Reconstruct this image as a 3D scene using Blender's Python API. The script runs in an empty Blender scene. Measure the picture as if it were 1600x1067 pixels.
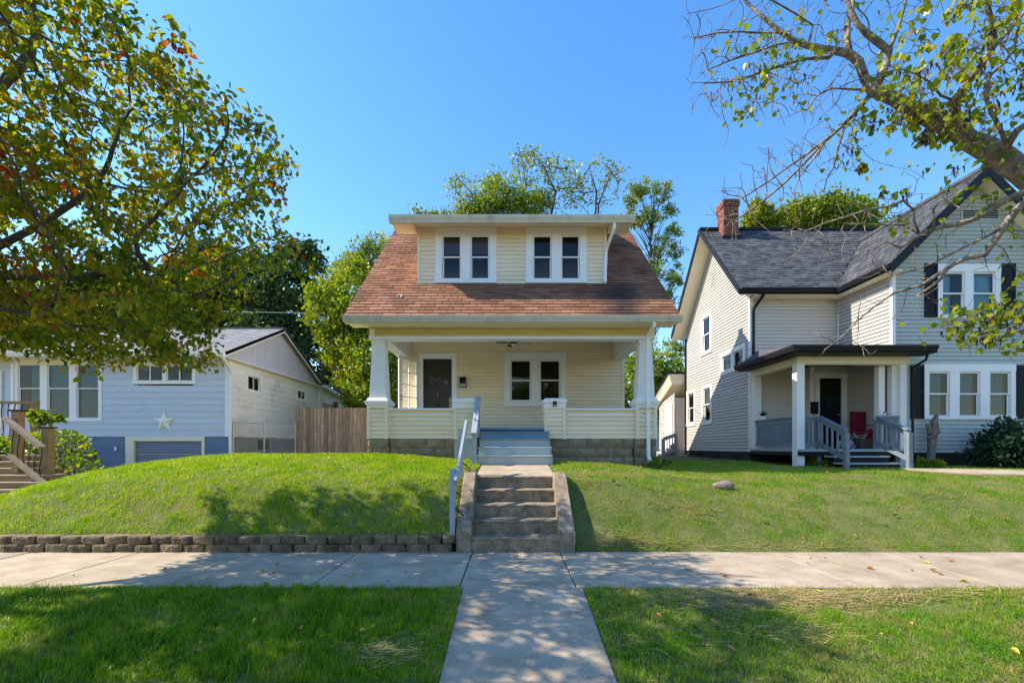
import bpy, math, random
import numpy as np
from mathutils import Vector, Matrix

random.seed(7)
RNG = np.random.default_rng(7)
PI = math.pi
CZ = 1.43            # eye height above the sidewalk
FP = 711.0           # focal length in photo pixels (16 mm lens)
SC = bpy.context.scene
COL = SC.collection

# ------------------------------------------------------------------ camera, sky, sun
cd = bpy.data.cameras.new('camera')
cam = bpy.data.objects.new('camera', cd)
COL.objects.link(cam)
cam.location = (0, 0, CZ)
cam.rotation_euler = (PI / 2, 0, 0)
cd.sensor_width = 36
cd.lens = 16.0
cd.shift_y = 0.1022
cd.clip_start = 0.05
cd.clip_end = 3000
SC.camera = cam

SUN_DIR = Vector((1.85, -0.10, -1.78)).normalized()      # the way the light travels
to_sun = -SUN_DIR
elev = math.asin(to_sun.z)
azim = math.atan2(to_sun.x, to_sun.y)
world = bpy.data.worlds.new('World')
SC.world = world
world.use_nodes = True
wn = world.node_tree.nodes
wl = world.node_tree.links
bg = wn['Background']
sky = wn.new('ShaderNodeTexSky')
sky.sky_type = 'NISHITA'
sky.sun_disc = False
sky.sun_elevation = elev
sky.sun_rotation = azim
sky.altitude = 200
sky.air_density = 1.5
sky.dust_density = 0.3
sky.ozone_density = 3.0
hsv = wn.new('ShaderNodeHueSaturation')
hsv.inputs['Saturation'].default_value = 1.30
tnt = wn.new('ShaderNodeVectorMath')
tnt.operation = 'MULTIPLY'
tnt.inputs[1].default_value = (0.88, 0.88, 0.98)
wl.new(sky.outputs[0], hsv.inputs['Color'])
wl.new(hsv.outputs[0], tnt.inputs[0])
wl.new(tnt.outputs[0], bg.inputs[0])
bg.inputs[1].default_value = 0.15
sd = bpy.data.lights.new('sun', 'SUN')
sd.energy = 4.5
sd.angle = math.radians(0.5)
sd.color = (1.0, 0.90, 0.74)
sun = bpy.data.objects.new('sun', sd)
COL.objects.link(sun)
sun.rotation_euler = SUN_DIR.to_track_quat('-Z', 'Y').to_euler()
SC.view_settings.view_transform = 'Standard'
SC.view_settings.look = 'None'
SC.view_settings.gamma = 1
SC.view_settings.exposure = 1.0
SC.render.engine = 'CYCLES'
SC.cycles.max_bounces = 6
SC.cycles.transparent_max_bounces = 12
SC.cycles.use_denoising = True

# ------------------------------------------------------------------ materials
def sr(r, g, b):
    f = lambda c: (c / 255 / 12.92) if c / 255 <= 0.04045 else ((c / 255 + 0.055) / 1.055) ** 2.4
    return (f(r), f(g), f(b))

def mat(name, col, rough=0.6, col2=None, var=0.08, scale=4.0, island=0.0, bump=0.0, bscale=40.0,
        spec=0.3, metal=0.0, stretch=(1, 1, 1), dirt=None, dscale=2.0, damt=0.5, grain=0.0, gscale=200.0):
    m = bpy.data.materials.new(name)
    m.use_nodes = True
    nt = m.node_tree
    N, L = nt.nodes, nt.links
    b = N['Principled BSDF']
    b.inputs['Roughness'].default_value = rough
    b.inputs['Specular IOR Level'].default_value = spec
    b.inputs['Metallic'].default_value = metal
    geo = N.new('ShaderNodeNewGeometry')
    mp = N.new('ShaderNodeMapping')
    mp.inputs['Scale'].default_value = stretch
    L.new(geo.outputs['Position'], mp.inputs['Vector'])
    no = N.new('ShaderNodeTexNoise')
    no.inputs['Scale'].default_value = scale
    no.inputs['Detail'].default_value = 6
    no.inputs['Roughness'].default_value = 0.65
    L.new(mp.outputs[0], no.inputs['Vector'])
    c1 = tuple(max(0, c * (1 - var)) for c in col)
    c2 = tuple(min(1, c * (1 + var)) for c in (col2 or col))
    rp = N.new('ShaderNodeValToRGB')
    rp.color_ramp.elements[0].position = 0.32
    rp.color_ramp.elements[1].position = 0.68
    rp.color_ramp.elements[0].color = (*c1, 1)
    rp.color_ramp.elements[1].color = (*c2, 1)
    L.new(no.outputs[0], rp.inputs[0])
    out = rp.outputs[0]

    def mulv(src, val_socket):
        vm = N.new('ShaderNodeVectorMath')
        vm.operation = 'SCALE'
        L.new(src, vm.inputs[0])
        L.new(val_socket, vm.inputs['Scale'])
        return vm.outputs[0]
    if island > 0:
        oi = N.new('ShaderNodeObjectInfo')
        ad = N.new('ShaderNodeMath')
        ad.operation = 'ADD'
        L.new(oi.outputs['Random'], ad.inputs[0])
        L.new(geo.outputs['Random Per Island'], ad.inputs[1])
        fr = N.new('ShaderNodeMath')
        fr.operation = 'FRACT'
        L.new(ad.outputs[0], fr.inputs[0])
        mr = N.new('ShaderNodeMapRange')
        mr.inputs['To Min'].default_value = 1 - island
        mr.inputs['To Max'].default_value = 1 + island
        L.new(fr.outputs[0], mr.inputs['Value'])
        out = mulv(out, mr.outputs[0])
    if grain > 0:
        g = N.new('ShaderNodeTexNoise')
        g.inputs['Scale'].default_value = gscale
        g.inputs['Detail'].default_value = 2
        L.new(geo.outputs['Position'], g.inputs['Vector'])
        mr = N.new('ShaderNodeMapRange')
        mr.inputs['From Min'].default_value = 0.3
        mr.inputs['From Max'].default_value = 0.7
        mr.inputs['To Min'].default_value = 1 - grain
        mr.inputs['To Max'].default_value = 1 + grain
        L.new(g.outputs[0], mr.inputs['Value'])
        out = mulv(out, mr.outputs[0])
    if dirt:
        dn = N.new('ShaderNodeTexNoise')
        dn.inputs['Scale'].default_value = dscale
        dn.inputs['Detail'].default_value = 8
        dn.inputs['Roughness'].default_value = 0.7
        L.new(mp.outputs[0], dn.inputs['Vector'])
        dr = N.new('ShaderNodeValToRGB')
        dr.color_ramp.elements[0].position = 0.5
        dr.color_ramp.elements[1].position = 0.75
        dr.color_ramp.elements[0].color = (0, 0, 0, 1)
        dr.color_ramp.elements[1].color = (damt, damt, damt, 1)
        L.new(dn.outputs[0], dr.inputs[0])
        mx = N.new('ShaderNodeMix')
        mx.data_type = 'RGBA'
        L.new(dr.outputs[0], mx.inputs['Factor'])
        L.new(out, mx.inputs['A'])
        mx.inputs['B'].default_value = (*dirt, 1)
        out = mx.outputs['Result']
    L.new(out, b.inputs['Base Color'])
    if bump > 0:
        bn = N.new('ShaderNodeTexNoise')
        bn.inputs['Scale'].default_value = bscale
        bn.inputs['Detail'].default_value = 5
        L.new(mp.outputs[0], bn.inputs['Vector'])
        bp = N.new('ShaderNodeBump')
        bp.inputs['Strength'].default_value = bump
        bp.inputs['Distance'].default_value = 0.02
        L.new(bn.outputs[0], bp.inputs['Height'])
        L.new(bp.outputs[0], b.inputs['Normal'])
    return m

def leafmat(name, stops, trans=0.45, rough=0.5, nscale=0.9):
    m = bpy.data.materials.new(name)
    m.use_nodes = True
    nt = m.node_tree
    N, L = nt.nodes, nt.links
    N.remove(N['Principled BSDF'])
    out = N['Material Output']
    geo = N.new('ShaderNodeNewGeometry')
    oi = N.new('ShaderNodeObjectInfo')
    ns = N.new('ShaderNodeTexNoise')
    ns.inputs['Scale'].default_value = nscale
    ns.inputs['Detail'].default_value = 3
    L.new(geo.outputs['Position'], ns.inputs['Vector'])
    a = N.new('ShaderNodeMath'); a.operation = 'MULTIPLY_ADD'
    L.new(geo.outputs['Random Per Island'], a.inputs[0]); a.inputs[1].default_value = 0.6
    b = N.new('ShaderNodeMath'); b.operation = 'MULTIPLY_ADD'
    L.new(ns.outputs[0], b.inputs[0]); b.inputs[1].default_value = 1.3; b.inputs[2].default_value = -0.45
    L.new(b.outputs[0], a.inputs[2])
    c = N.new('ShaderNodeMath'); c.operation = 'ADD'
    L.new(a.outputs[0], c.inputs[0])
    d = N.new('ShaderNodeMath'); d.operation = 'MULTIPLY'
    L.new(oi.outputs['Random'], d.inputs[0]); d.inputs[1].default_value = 0.12
    L.new(d.outputs[0], c.inputs[1])
    rp = N.new('ShaderNodeValToRGB')
    e = rp.color_ramp.elements
    e[0].position = stops[0][0]; e[0].color = (*stops[0][1], 1)
    e[1].position = stops[-1][0]; e[1].color = (*stops[-1][1], 1)
    for p, col in stops[1:-1]:
        q = e.new(p); q.color = (*col, 1)
    L.new(c.outputs[0], rp.inputs[0])
    di = N.new('ShaderNodeBsdfDiffuse')
    tr = N.new('ShaderNodeBsdfTranslucent')
    gl = N.new('ShaderNodeBsdfGlossy')
    gl.inputs['Roughness'].default_value = rough
    gl.inputs['Color'].default_value = (.6, .6, .5, 1)
    hs = N.new('ShaderNodeHueSaturation')
    hs.inputs['Hue'].default_value = 0.485
    hs.inputs['Saturation'].default_value = 1.15
    hs.inputs['Value'].default_value = 1.7
    L.new(rp.outputs[0], di.inputs[0])
    L.new(rp.outputs[0], hs.inputs['Color'])
    L.new(hs.outputs[0], tr.inputs[0])
    m1 = N.new('ShaderNodeMixShader'); m1.inputs[0].default_value = trans
    L.new(di.outputs[0], m1.inputs[1]); L.new(tr.outputs[0], m1.inputs[2])
    m2 = N.new('ShaderNodeMixShader')
    fr = N.new('ShaderNodeFresnel'); fr.inputs[0].default_value = 1.35
    fm = N.new('ShaderNodeMath'); fm.operation = 'MULTIPLY'; fm.inputs[1].default_value = 0.16
    L.new(fr.outputs[0], fm.inputs[0])
    L.new(fm.outputs[0], m2.inputs[0])
    L.new(m1.outputs[0], m2.inputs[1]); L.new(gl.outputs[0], m2.inputs[2])
    L.new(m2.outputs[0], out.inputs[0])
    return m

def glassmat(name, base=0.10, tint=(1, 1, 1)):
    m = bpy.data.materials.new(name)
    m.use_nodes = True
    N, L = m.node_tree.nodes, m.node_tree.links
    N.remove(N['Principled BSDF'])
    tr = N.new('ShaderNodeBsdfTransparent'); tr.inputs[0].default_value = (*tint, 1)
    gl = N.new('ShaderNodeBsdfGlossy'); gl.inputs['Roughness'].default_value = 0.01
    # old float glass is never quite flat
    geo = N.new('ShaderNodeNewGeometry')
    ns = N.new('ShaderNodeTexNoise'); ns.inputs['Scale'].default_value = 2.2
    L.new(geo.outputs['Position'], ns.inputs['Vector'])
    bp = N.new('ShaderNodeBump'); bp.inputs['Strength'].default_value = 0.06; bp.inputs['Distance'].default_value = 0.05
    L.new(ns.outputs[0], bp.inputs['Height'])
    L.new(bp.outputs[0], gl.inputs['Normal'])
    fr = N.new('ShaderNodeFresnel'); fr.inputs[0].default_value = 1.5
    ad = N.new('ShaderNodeMath'); ad.operation = 'ADD'; ad.use_clamp = True
    L.new(fr.outputs[0], ad.inputs[0]); ad.inputs[1].default_value = base
    mx = N.new('ShaderNodeMixShader')
    L.new(ad.outputs[0], mx.inputs[0]); L.new(tr.outputs[0], mx.inputs[1]); L.new(gl.outputs[0], mx.inputs[2])
    L.new(mx.outputs[0], N['Material Output'].inputs[0])
    return m

M = {}
M['cream'] = mat('cream vinyl', (0.90, 0.73, 0.50), 0.45, var=0.03, scale=1.2, island=0.03, dirt=(0.42, 0.36, 0.24), dscale=1.6, damt=0.22, bump=0.05, bscale=120, stretch=(1, 1, 3))
M['cream_trim'] = mat('cream trim', (0.85, 0.74, 0.54), 0.5, var=0.04)
M['frieze'] = mat('ochre frieze board', (0.70, 0.52, 0.20), 0.5, var=0.08, scale=3, stretch=(1, 1, 6), dirt=(0.3, 0.2, 0.07), damt=0.35)
M['white'] = mat('white paint', (0.88, 0.84, 0.80), 0.45, var=0.03, dirt=(0.5, 0.48, 0.42), damt=0.18)
M['white_stucco'] = mat('white stucco', (0.88, 0.84, 0.79), 0.7, var=0.03, bump=0.9, bscale=38)
M['gutter'] = mat('weathered gutter enamel', (0.62, 0.57, 0.45), 0.45, var=0.06, scale=2.5, stretch=(1, 1, 0.4), dirt=(0.24, 0.22, 0.18), dscale=3.0, damt=0.55)
M['soffit'] = mat('soffit vinyl', (0.82, 0.74, 0.54), 0.5, var=0.03, dirt=(0.4, 0.33, 0.2), damt=0.2)
M['block'] = mat('old concrete block', (0.21, 0.15, 0.085), 0.9, col2=(0.30, 0.23, 0.15), var=0.12, scale=6, island=0.12, bump=0.7, bscale=30, grain=0.15, gscale=90)
M['mortar'] = mat('dark mortar', (0.10, 0.08, 0.06), 0.95, var=0.1)
M['deck_blue'] = mat('slate blue paint', (0.17, 0.27, 0.34), 0.4, var=0.08, scale=3, dirt=(0.30, 0.33, 0.34), damt=0.4, dscale=5)
M['deck_grey'] = mat('blue grey paint', (0.36, 0.42, 0.42), 0.42, var=0.07, scale=3, dirt=(0.42, 0.44, 0.42), damt=0.4, dscale=6)
M['rail_paint'] = mat('grey blue rail paint', (0.32, 0.36, 0.40), 0.45, var=0.07, scale=6, dirt=(0.4, 0.4, 0.38), damt=0.3)
M['concrete'] = mat('sidewalk concrete', (0.33, 0.26, 0.18), 0.9, col2=(0.42, 0.34, 0.245), var=0.10, scale=2.6, island=0.07, bump=0.25, bscale=70, grain=0.16, gscale=110, dirt=(0.22, 0.16, 0.105), dscale=3.2, damt=0.6)
M['old_concrete'] = mat('exposed aggregate concrete', (0.20, 0.145, 0.09), 0.95, col2=(0.33, 0.265, 0.19), var=0.15, scale=7, island=0.04, bump=0.8, bscale=60, grain=0.3, gscale=85, dirt=(0.10, 0.085, 0.06), dscale=2.5, damt=0.5)
M['kerb'] = mat('kerb concrete', (0.30, 0.27, 0.24), 0.9, col2=(0.38, 0.35, 0.31), var=0.1, grain=0.15)
M['wall_block'] = mat('tumbled wall block', (0.10, 0.068, 0.04), 0.95, col2=(0.21, 0.15, 0.092), var=0.2, scale=9, island=0.30, bump=0.8, bscale=45, grain=0.2, gscale=110, dirt=(0.16, 0.17, 0.07), dscale=3.0, damt=0.6)
M['asphalt'] = mat('worn asphalt', (0.11, 0.105, 0.10), 0.9, var=0.15, bump=0.5, bscale=90, grain=0.3)
M['soil'] = mat('soil and thatch', (0.075, 0.10, 0.02), 1.0, col2=(0.13, 0.14, 0.04), var=0.2, scale=2.2, grain=0.35, gscale=120, bump=0.6, bscale=40, dirt=(0.17, 0.125, 0.07), dscale=1.1, damt=0.85)
M['glass'] = glassmat('window glass', 0.0)
M['glass_dark'] = glassmat('storm glass', 0.01)
M['room'] = mat('dark room', (0.022, 0.018, 0.02), 0.9, var=0.2, scale=1)
M['room_brown'] = mat('brown blind', (0.10, 0.055, 0.045), 0.8, var=0.08, stretch=(30, 1, 1))
M['curtain_teal'] = mat('teal curtain', (0.05, 0.16, 0.17), 0.8, var=0.1)
M['curtain_grey'] = mat('grey curtain', (0.10, 0.19, 0.18), 0.8, var=0.1)
M['curtain_blue'] = mat('light blue curtain', (0.16, 0.40, 0.50), 0.8, var=0.1)
M['curtain_tan'] = mat('tan blind', (0.45, 0.34, 0.2), 0.8, var=0.05)
M['door_dark'] = mat('dark brown door', (0.028, 0.02, 0.018), 0.3, var=0.1, spec=0.5)
M['black'] = mat('black enamel', (0.010, 0.011, 0.013), 0.6, var=0.1, spec=0.2)
M['black_trim'] = mat('black gutter enamel', (0.012, 0.013, 0.017), 0.55, var=0.15, spec=0.25)
M['bark'] = mat('bark', (0.085, 0.065, 0.05), 0.95, col2=(0.14, 0.11, 0.085), var=0.2, scale=12, bump=0.8, bscale=30)
M['bark_pale'] = mat('flaking grey bark', (0.10, 0.075, 0.055), 0.95, col2=(0.31, 0.25, 0.185), var=0.2, scale=14, bump=1.0, bscale=26, stretch=(1, 1, 1), dirt=(0.17, 0.18, 0.08), dscale=4, damt=0.5)
M['grey_siding'] = mat('pale warm grey vinyl', (0.48, 0.445, 0.40), 0.5, var=0.03, scale=1.2, island=0.03, bump=0.05, bscale=120)
M['sage_siding'] = mat('pale grey green vinyl', (0.47, 0.48, 0.42), 0.5, var=0.03, scale=1.2, island=0.03)
M['taupe_siding'] = mat('pale taupe vinyl', (0.66, 0.57, 0.48), 0.5, var=0.03, scale=1.2, island=0.03)
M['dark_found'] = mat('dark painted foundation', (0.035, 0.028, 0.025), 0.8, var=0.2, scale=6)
M['sh_dark'] = mat('charcoal shingle', (0.055, 0.057, 0.065), 0.9, col2=(0.092, 0.095, 0.106), var=0.1, scale=5, island=0.34, grain=0.3, gscale=260)
M['sh_grey'] = mat('grey shingle', (0.21, 0.205, 0.21), 0.9, col2=(0.28, 0.27, 0.28), var=0.1, scale=5, island=0.2, grain=0.25, gscale=220)
M['sh_brown'] = mat('faded brown shingle', (0.16, 0.12, 0.10), 0.9, var=0.15, island=0.2)
M['blue_siding'] = mat('sky blue lap board', (0.57, 0.60, 0.67), 0.5, var=0.03, scale=1.5, island=0.03, dirt=(0.26, 0.33, 0.45), damt=0.25)
M['blue_side'] = mat('chalky bounce-lit lavender lap board', (0.86, 0.82, 0.76), 0.6, var=0.04, scale=1.2, island=0.03, dirt=(0.30, 0.30, 0.17), dscale=0.9, damt=0.6, stretch=(1, 1, 1.6))  # faded side wall, paled further to put bounced light into the colour
M['lavender'] = mat('lavender gable board', (0.66, 0.61, 0.64), 0.6, var=0.03, island=0.03, stretch=(1, 1, 0.3))
M['blue_found'] = mat('blue painted block', (0.14, 0.20, 0.30), 0.7, var=0.08, bump=0.3, bscale=20, dirt=(0.14, 0.19, 0.26), damt=0.4)
M['grey_found'] = mat('grey block wall', (0.20, 0.21, 0.22), 0.85, col2=(0.27, 0.26, 0.25), var=0.12, scale=3)
M['garage_blue'] = mat('blue garage door', (0.17, 0.21, 0.27), 0.5, var=0.05)
M['fence_wood'] = mat('weathered cedar picket', (0.27, 0.175, 0.11), 0.85, col2=(0.40, 0.29, 0.20), var=0.12, scale=5, island=0.28, stretch=(4, 4, 0.5), bump=0.3, bscale=30, dirt=(0.12, 0.08, 0.05), dscale=4, damt=0.4)
M['galv'] = mat('galvanised steel', (0.50, 0.51, 0.50), 0.4, var=0.08, metal=0.5)
M['timber'] = mat('brown stained timber', (0.27, 0.155, 0.065), 0.7, col2=(0.36, 0.22, 0.10), var=0.15, scale=6, stretch=(0.5, 3, 5), island=0.08)
M['timber_pale'] = mat('grey brown timber', (0.30, 0.22, 0.15), 0.8, col2=(0.36, 0.28, 0.19), var=0.1, scale=6)
M['brick'] = mat('red chimney brick', (0.19, 0.06, 0.045), 0.9, col2=(0.28, 0.11, 0.08), var=0.2, scale=8, island=0.25)
M['star'] = mat('cream painted metal star', (0.88, 0.84, 0.72), 0.5, var=0.04)
M['rock'] = mat('pinkish field stone', (0.23, 0.165, 0.145), 0.9, col2=(0.30, 0.23, 0.20), var=0.15, scale=12, bump=0.6)
M['red_cloth'] = mat('dark red canvas', (0.20, 0.008, 0.02), 0.8, var=0.15, scale=9)
M['red_bag'] = mat('bright red cloth', (0.38, 0.02, 0.03), 0.7, var=0.15, scale=9)
M['pale_metal'] = mat('pale metal tube', (0.65, 0.58, 0.53), 0.35, var=0.05, metal=0.3)
M['lavender_bag'] = mat('lilac grey bag', (0.34, 0.32, 0.42), 0.8, var=0.15, scale=12)
M['brown_bag'] = mat('brown wicker', (0.09, 0.07, 0.055), 0.9, var=0.25, scale=25)
M['pink'] = mat('pink vinyl ball', (0.72, 0.20, 0.24), 0.4, var=0.05)
M['terracotta'] = mat('brown post paint', (0.25, 0.10, 0.06), 0.7, var=0.1)
M['brass'] = mat('aged brass', (0.42, 0.30, 0.16), 0.35, var=0.1, metal=0.7)
M['dial'] = mat('white digits', (0.8, 0.8, 0.78), 0.5, var=0.0)
M['rail_dark'] = mat('slate porch rail paint', (0.17, 0.21, 0.24), 0.5, var=0.08, dirt=(0.3, 0.3, 0.3), damt=0.25)
M['grey_post'] = mat('light grey rail paint', (0.38, 0.37, 0.36), 0.6, var=0.06)
M['stump'] = mat('dead grey wood', (0.13, 0.10, 0.08), 0.9, col2=(0.23, 0.19, 0.15), var=0.2, scale=10, stretch=(3, 3, 0.6), bump=0.9, bscale=25)
M['lens_warm'] = mat('amber lamp lens', (0.75, 0.55, 0.25), 0.4, var=0.02)
M['fan_blade'] = mat('dark fan blade', (0.018, 0.012, 0.014), 0.35, var=0.1)
M['opal'] = mat('opal glass', (0.75, 0.72, 0.66), 0.3, var=0.01)
M['far_blue'] = mat('pale blue far siding', (0.46, 0.55, 0.60), 0.6, var=0.03, stretch=(1, 1, 3))
M['leaf_dogwood'] = leafmat('turning dogwood leaf', [(0.0, (0.035, 0.075, 0.012)), (0.24, (0.08, 0.15, 0.015)), (0.45, (0.18, 0.24, 0.022)), (0.70, (0.34, 0.29, 0.03)), (0.85, (0.22, 0.12, 0.025)), (0.97, (0.24, 0.055, 0.02))], 0.5)
M['leaf_redbud'] = leafmat('redbud leaf', [(0.0, (0.05, 0.11, 0.015)), (0.4, (0.12, 0.20, 0.02)), (0.75, (0.26, 0.30, 0.03)), (1.0, (0.38, 0.28, 0.03))], 0.5)
M['pod'] = mat('dark seed pod', (0.06, 0.035, 0.028), 0.7, var=0.3, island=0.3)
M['leaf_dark'] = leafmat('dark conifer leaf', [(0.0, (0.014, 0.04, 0.015)), (0.5, (0.04, 0.085, 0.03)), (1.0, (0.10, 0.16, 0.04))], 0.25)
M['leaf_mid'] = leafmat('mid green leaf', [(0.0, (0.05, 0.12, 0.015)), (0.5, (0.13, 0.22, 0.025)), (0.8, (0.26, 0.32, 0.035)), (1.0, (0.35, 0.34, 0.04))], 0.4)
M['leaf_yellow'] = leafmat('yellow green leaf', [(0.0, (0.04, 0.085, 0.015)), (0.35, (0.10, 0.165, 0.022)), (0.7, (0.21, 0.27, 0.035)), (1.0, (0.36, 0.31, 0.045))], 0.45)
M['leaf_orange'] = leafmat('orange autumn leaf', [(0.0, (0.25, 0.16, 0.02)), (0.5, (0.45, 0.2, 0.02)), (1.0, (0.5, 0.12, 0.02))], 0.4)
M['leaf_blue'] = leafmat('blue green leaf', [(0.0, (0.05, 0.11, 0.035)), (0.5, (0.15, 0.23, 0.06)), (1.0, (0.34, 0.38, 0.07))], 0.3)
M['leaf_shrub'] = leafmat('dark shrub leaf', [(0.0, (0.010, 0.03, 0.018)), (0.6, (0.02, 0.05, 0.03)), (1.0, (0.05, 0.09, 0.05))], 0.2)
M['leaf_silver'] = leafmat('grey green ground cover leaf', [(0.0, (0.05, 0.08, 0.05)), (0.5, (0.07, 0.11, 0.05)), (1.0, (0.14, 0.20, 0.10))], 0.3)
M['grass'] = leafmat('grass blade', [(0.0, (0.07, 0.20, 0.008)), (0.30, (0.15, 0.32, 0.01)), (0.65, (0.28, 0.42, 0.02)), (0.88, (0.40, 0.44, 0.06)), (1.0, (0.50, 0.42, 0.15))], 0.45, nscale=3.2)
M['grass_dry'] = leafmat('tired grass blade', [(0.0, (0.06, 0.19, 0.008)), (0.30, (0.12, 0.30, 0.012)), (0.60, (0.22, 0.37, 0.025)), (0.80, (0.36, 0.36, 0.09)), (1.0, (0.52, 0.38, 0.18))], 0.4, nscale=2.8)
M['grass_shaded'] = leafmat('lush shade-darkened grass blade', [(0.0, (0.045, 0.13, 0.006)), (0.35, (0.09, 0.22, 0.008)), (0.7, (0.18, 0.33, 0.014)), (0.92, (0.26, 0.30, 0.05)), (1.0, (0.38, 0.31, 0.12))], 0.35, nscale=2.6)  # darker copy for the left verge, tree shade put into the blade colour
M['clover'] = leafmat('clover leaf', [(0.0, (0.04, 0.12, 0.02)), (1.0, (0.10, 0.24, 0.03))], 0.4)
M['straw'] = mat('dry straw', (0.42, 0.31, 0.13), 0.9, var=0.1, island=0.3)
M['fallen_yellow'] = mat('fallen yellow leaf', (0.50, 0.40, 0.08), 0.8, var=0.2, island=0.2)
M['fallen_orange'] = mat('fallen orange leaf', (0.50, 0.20, 0.06), 0.8, var=0.2, island=0.2)
M['fallen_brown'] = mat('fallen brown leaf', (0.18, 0.10, 0.06), 0.8, var=0.2, island=0.3)

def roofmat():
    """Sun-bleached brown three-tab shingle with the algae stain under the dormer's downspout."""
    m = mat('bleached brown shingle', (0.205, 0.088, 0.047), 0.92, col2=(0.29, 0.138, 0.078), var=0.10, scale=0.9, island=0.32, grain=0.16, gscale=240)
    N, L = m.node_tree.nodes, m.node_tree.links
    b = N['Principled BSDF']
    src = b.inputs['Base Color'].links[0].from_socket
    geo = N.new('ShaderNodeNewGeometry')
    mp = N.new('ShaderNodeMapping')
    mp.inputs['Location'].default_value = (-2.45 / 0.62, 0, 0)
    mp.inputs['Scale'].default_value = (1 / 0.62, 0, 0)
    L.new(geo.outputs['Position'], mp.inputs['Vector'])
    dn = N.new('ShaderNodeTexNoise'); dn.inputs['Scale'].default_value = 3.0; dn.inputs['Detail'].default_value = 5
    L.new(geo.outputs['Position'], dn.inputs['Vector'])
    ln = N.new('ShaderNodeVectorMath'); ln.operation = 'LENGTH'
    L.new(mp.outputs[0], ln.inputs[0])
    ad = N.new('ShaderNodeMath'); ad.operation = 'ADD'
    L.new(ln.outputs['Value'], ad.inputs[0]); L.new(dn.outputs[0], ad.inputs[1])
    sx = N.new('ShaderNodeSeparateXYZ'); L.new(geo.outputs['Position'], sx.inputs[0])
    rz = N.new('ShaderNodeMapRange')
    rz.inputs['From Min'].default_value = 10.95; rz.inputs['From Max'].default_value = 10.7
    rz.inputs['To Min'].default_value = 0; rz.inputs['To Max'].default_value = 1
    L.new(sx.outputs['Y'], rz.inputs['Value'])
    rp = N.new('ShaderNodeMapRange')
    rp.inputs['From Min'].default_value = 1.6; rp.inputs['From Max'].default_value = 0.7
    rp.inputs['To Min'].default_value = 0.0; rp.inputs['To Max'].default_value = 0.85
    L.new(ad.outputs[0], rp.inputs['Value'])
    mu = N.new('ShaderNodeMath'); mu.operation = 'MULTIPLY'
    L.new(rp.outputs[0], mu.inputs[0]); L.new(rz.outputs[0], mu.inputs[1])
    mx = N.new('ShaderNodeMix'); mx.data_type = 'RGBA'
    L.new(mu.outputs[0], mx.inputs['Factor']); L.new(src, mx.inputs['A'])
    mx.inputs['B'].default_value = (0.035, 0.028, 0.026, 1)  # stain colour, also painting in part of the dormer's shadow
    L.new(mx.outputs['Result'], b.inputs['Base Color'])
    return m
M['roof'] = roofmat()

# ------------------------------------------------------------------ mesh helpers
class Fr:
    """A local frame: O origin, U right, V up, W = U x V outward."""
    def __init__(s, O, U=(1, 0, 0), V=(0, 0, 1)):
        s.O = Vector(O); s.U = Vector(U).normalized(); s.V = Vector(V).normalized(); s.W = s.U.cross(s.V)
    def __call__(s, u, v, w):
        return s.O + s.U * u + s.V * v + s.W * w
WORLD = Fr((0, 0, 0), (1, 0, 0), (0, 0, 1))     # u = x, v = z, w = -y

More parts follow.
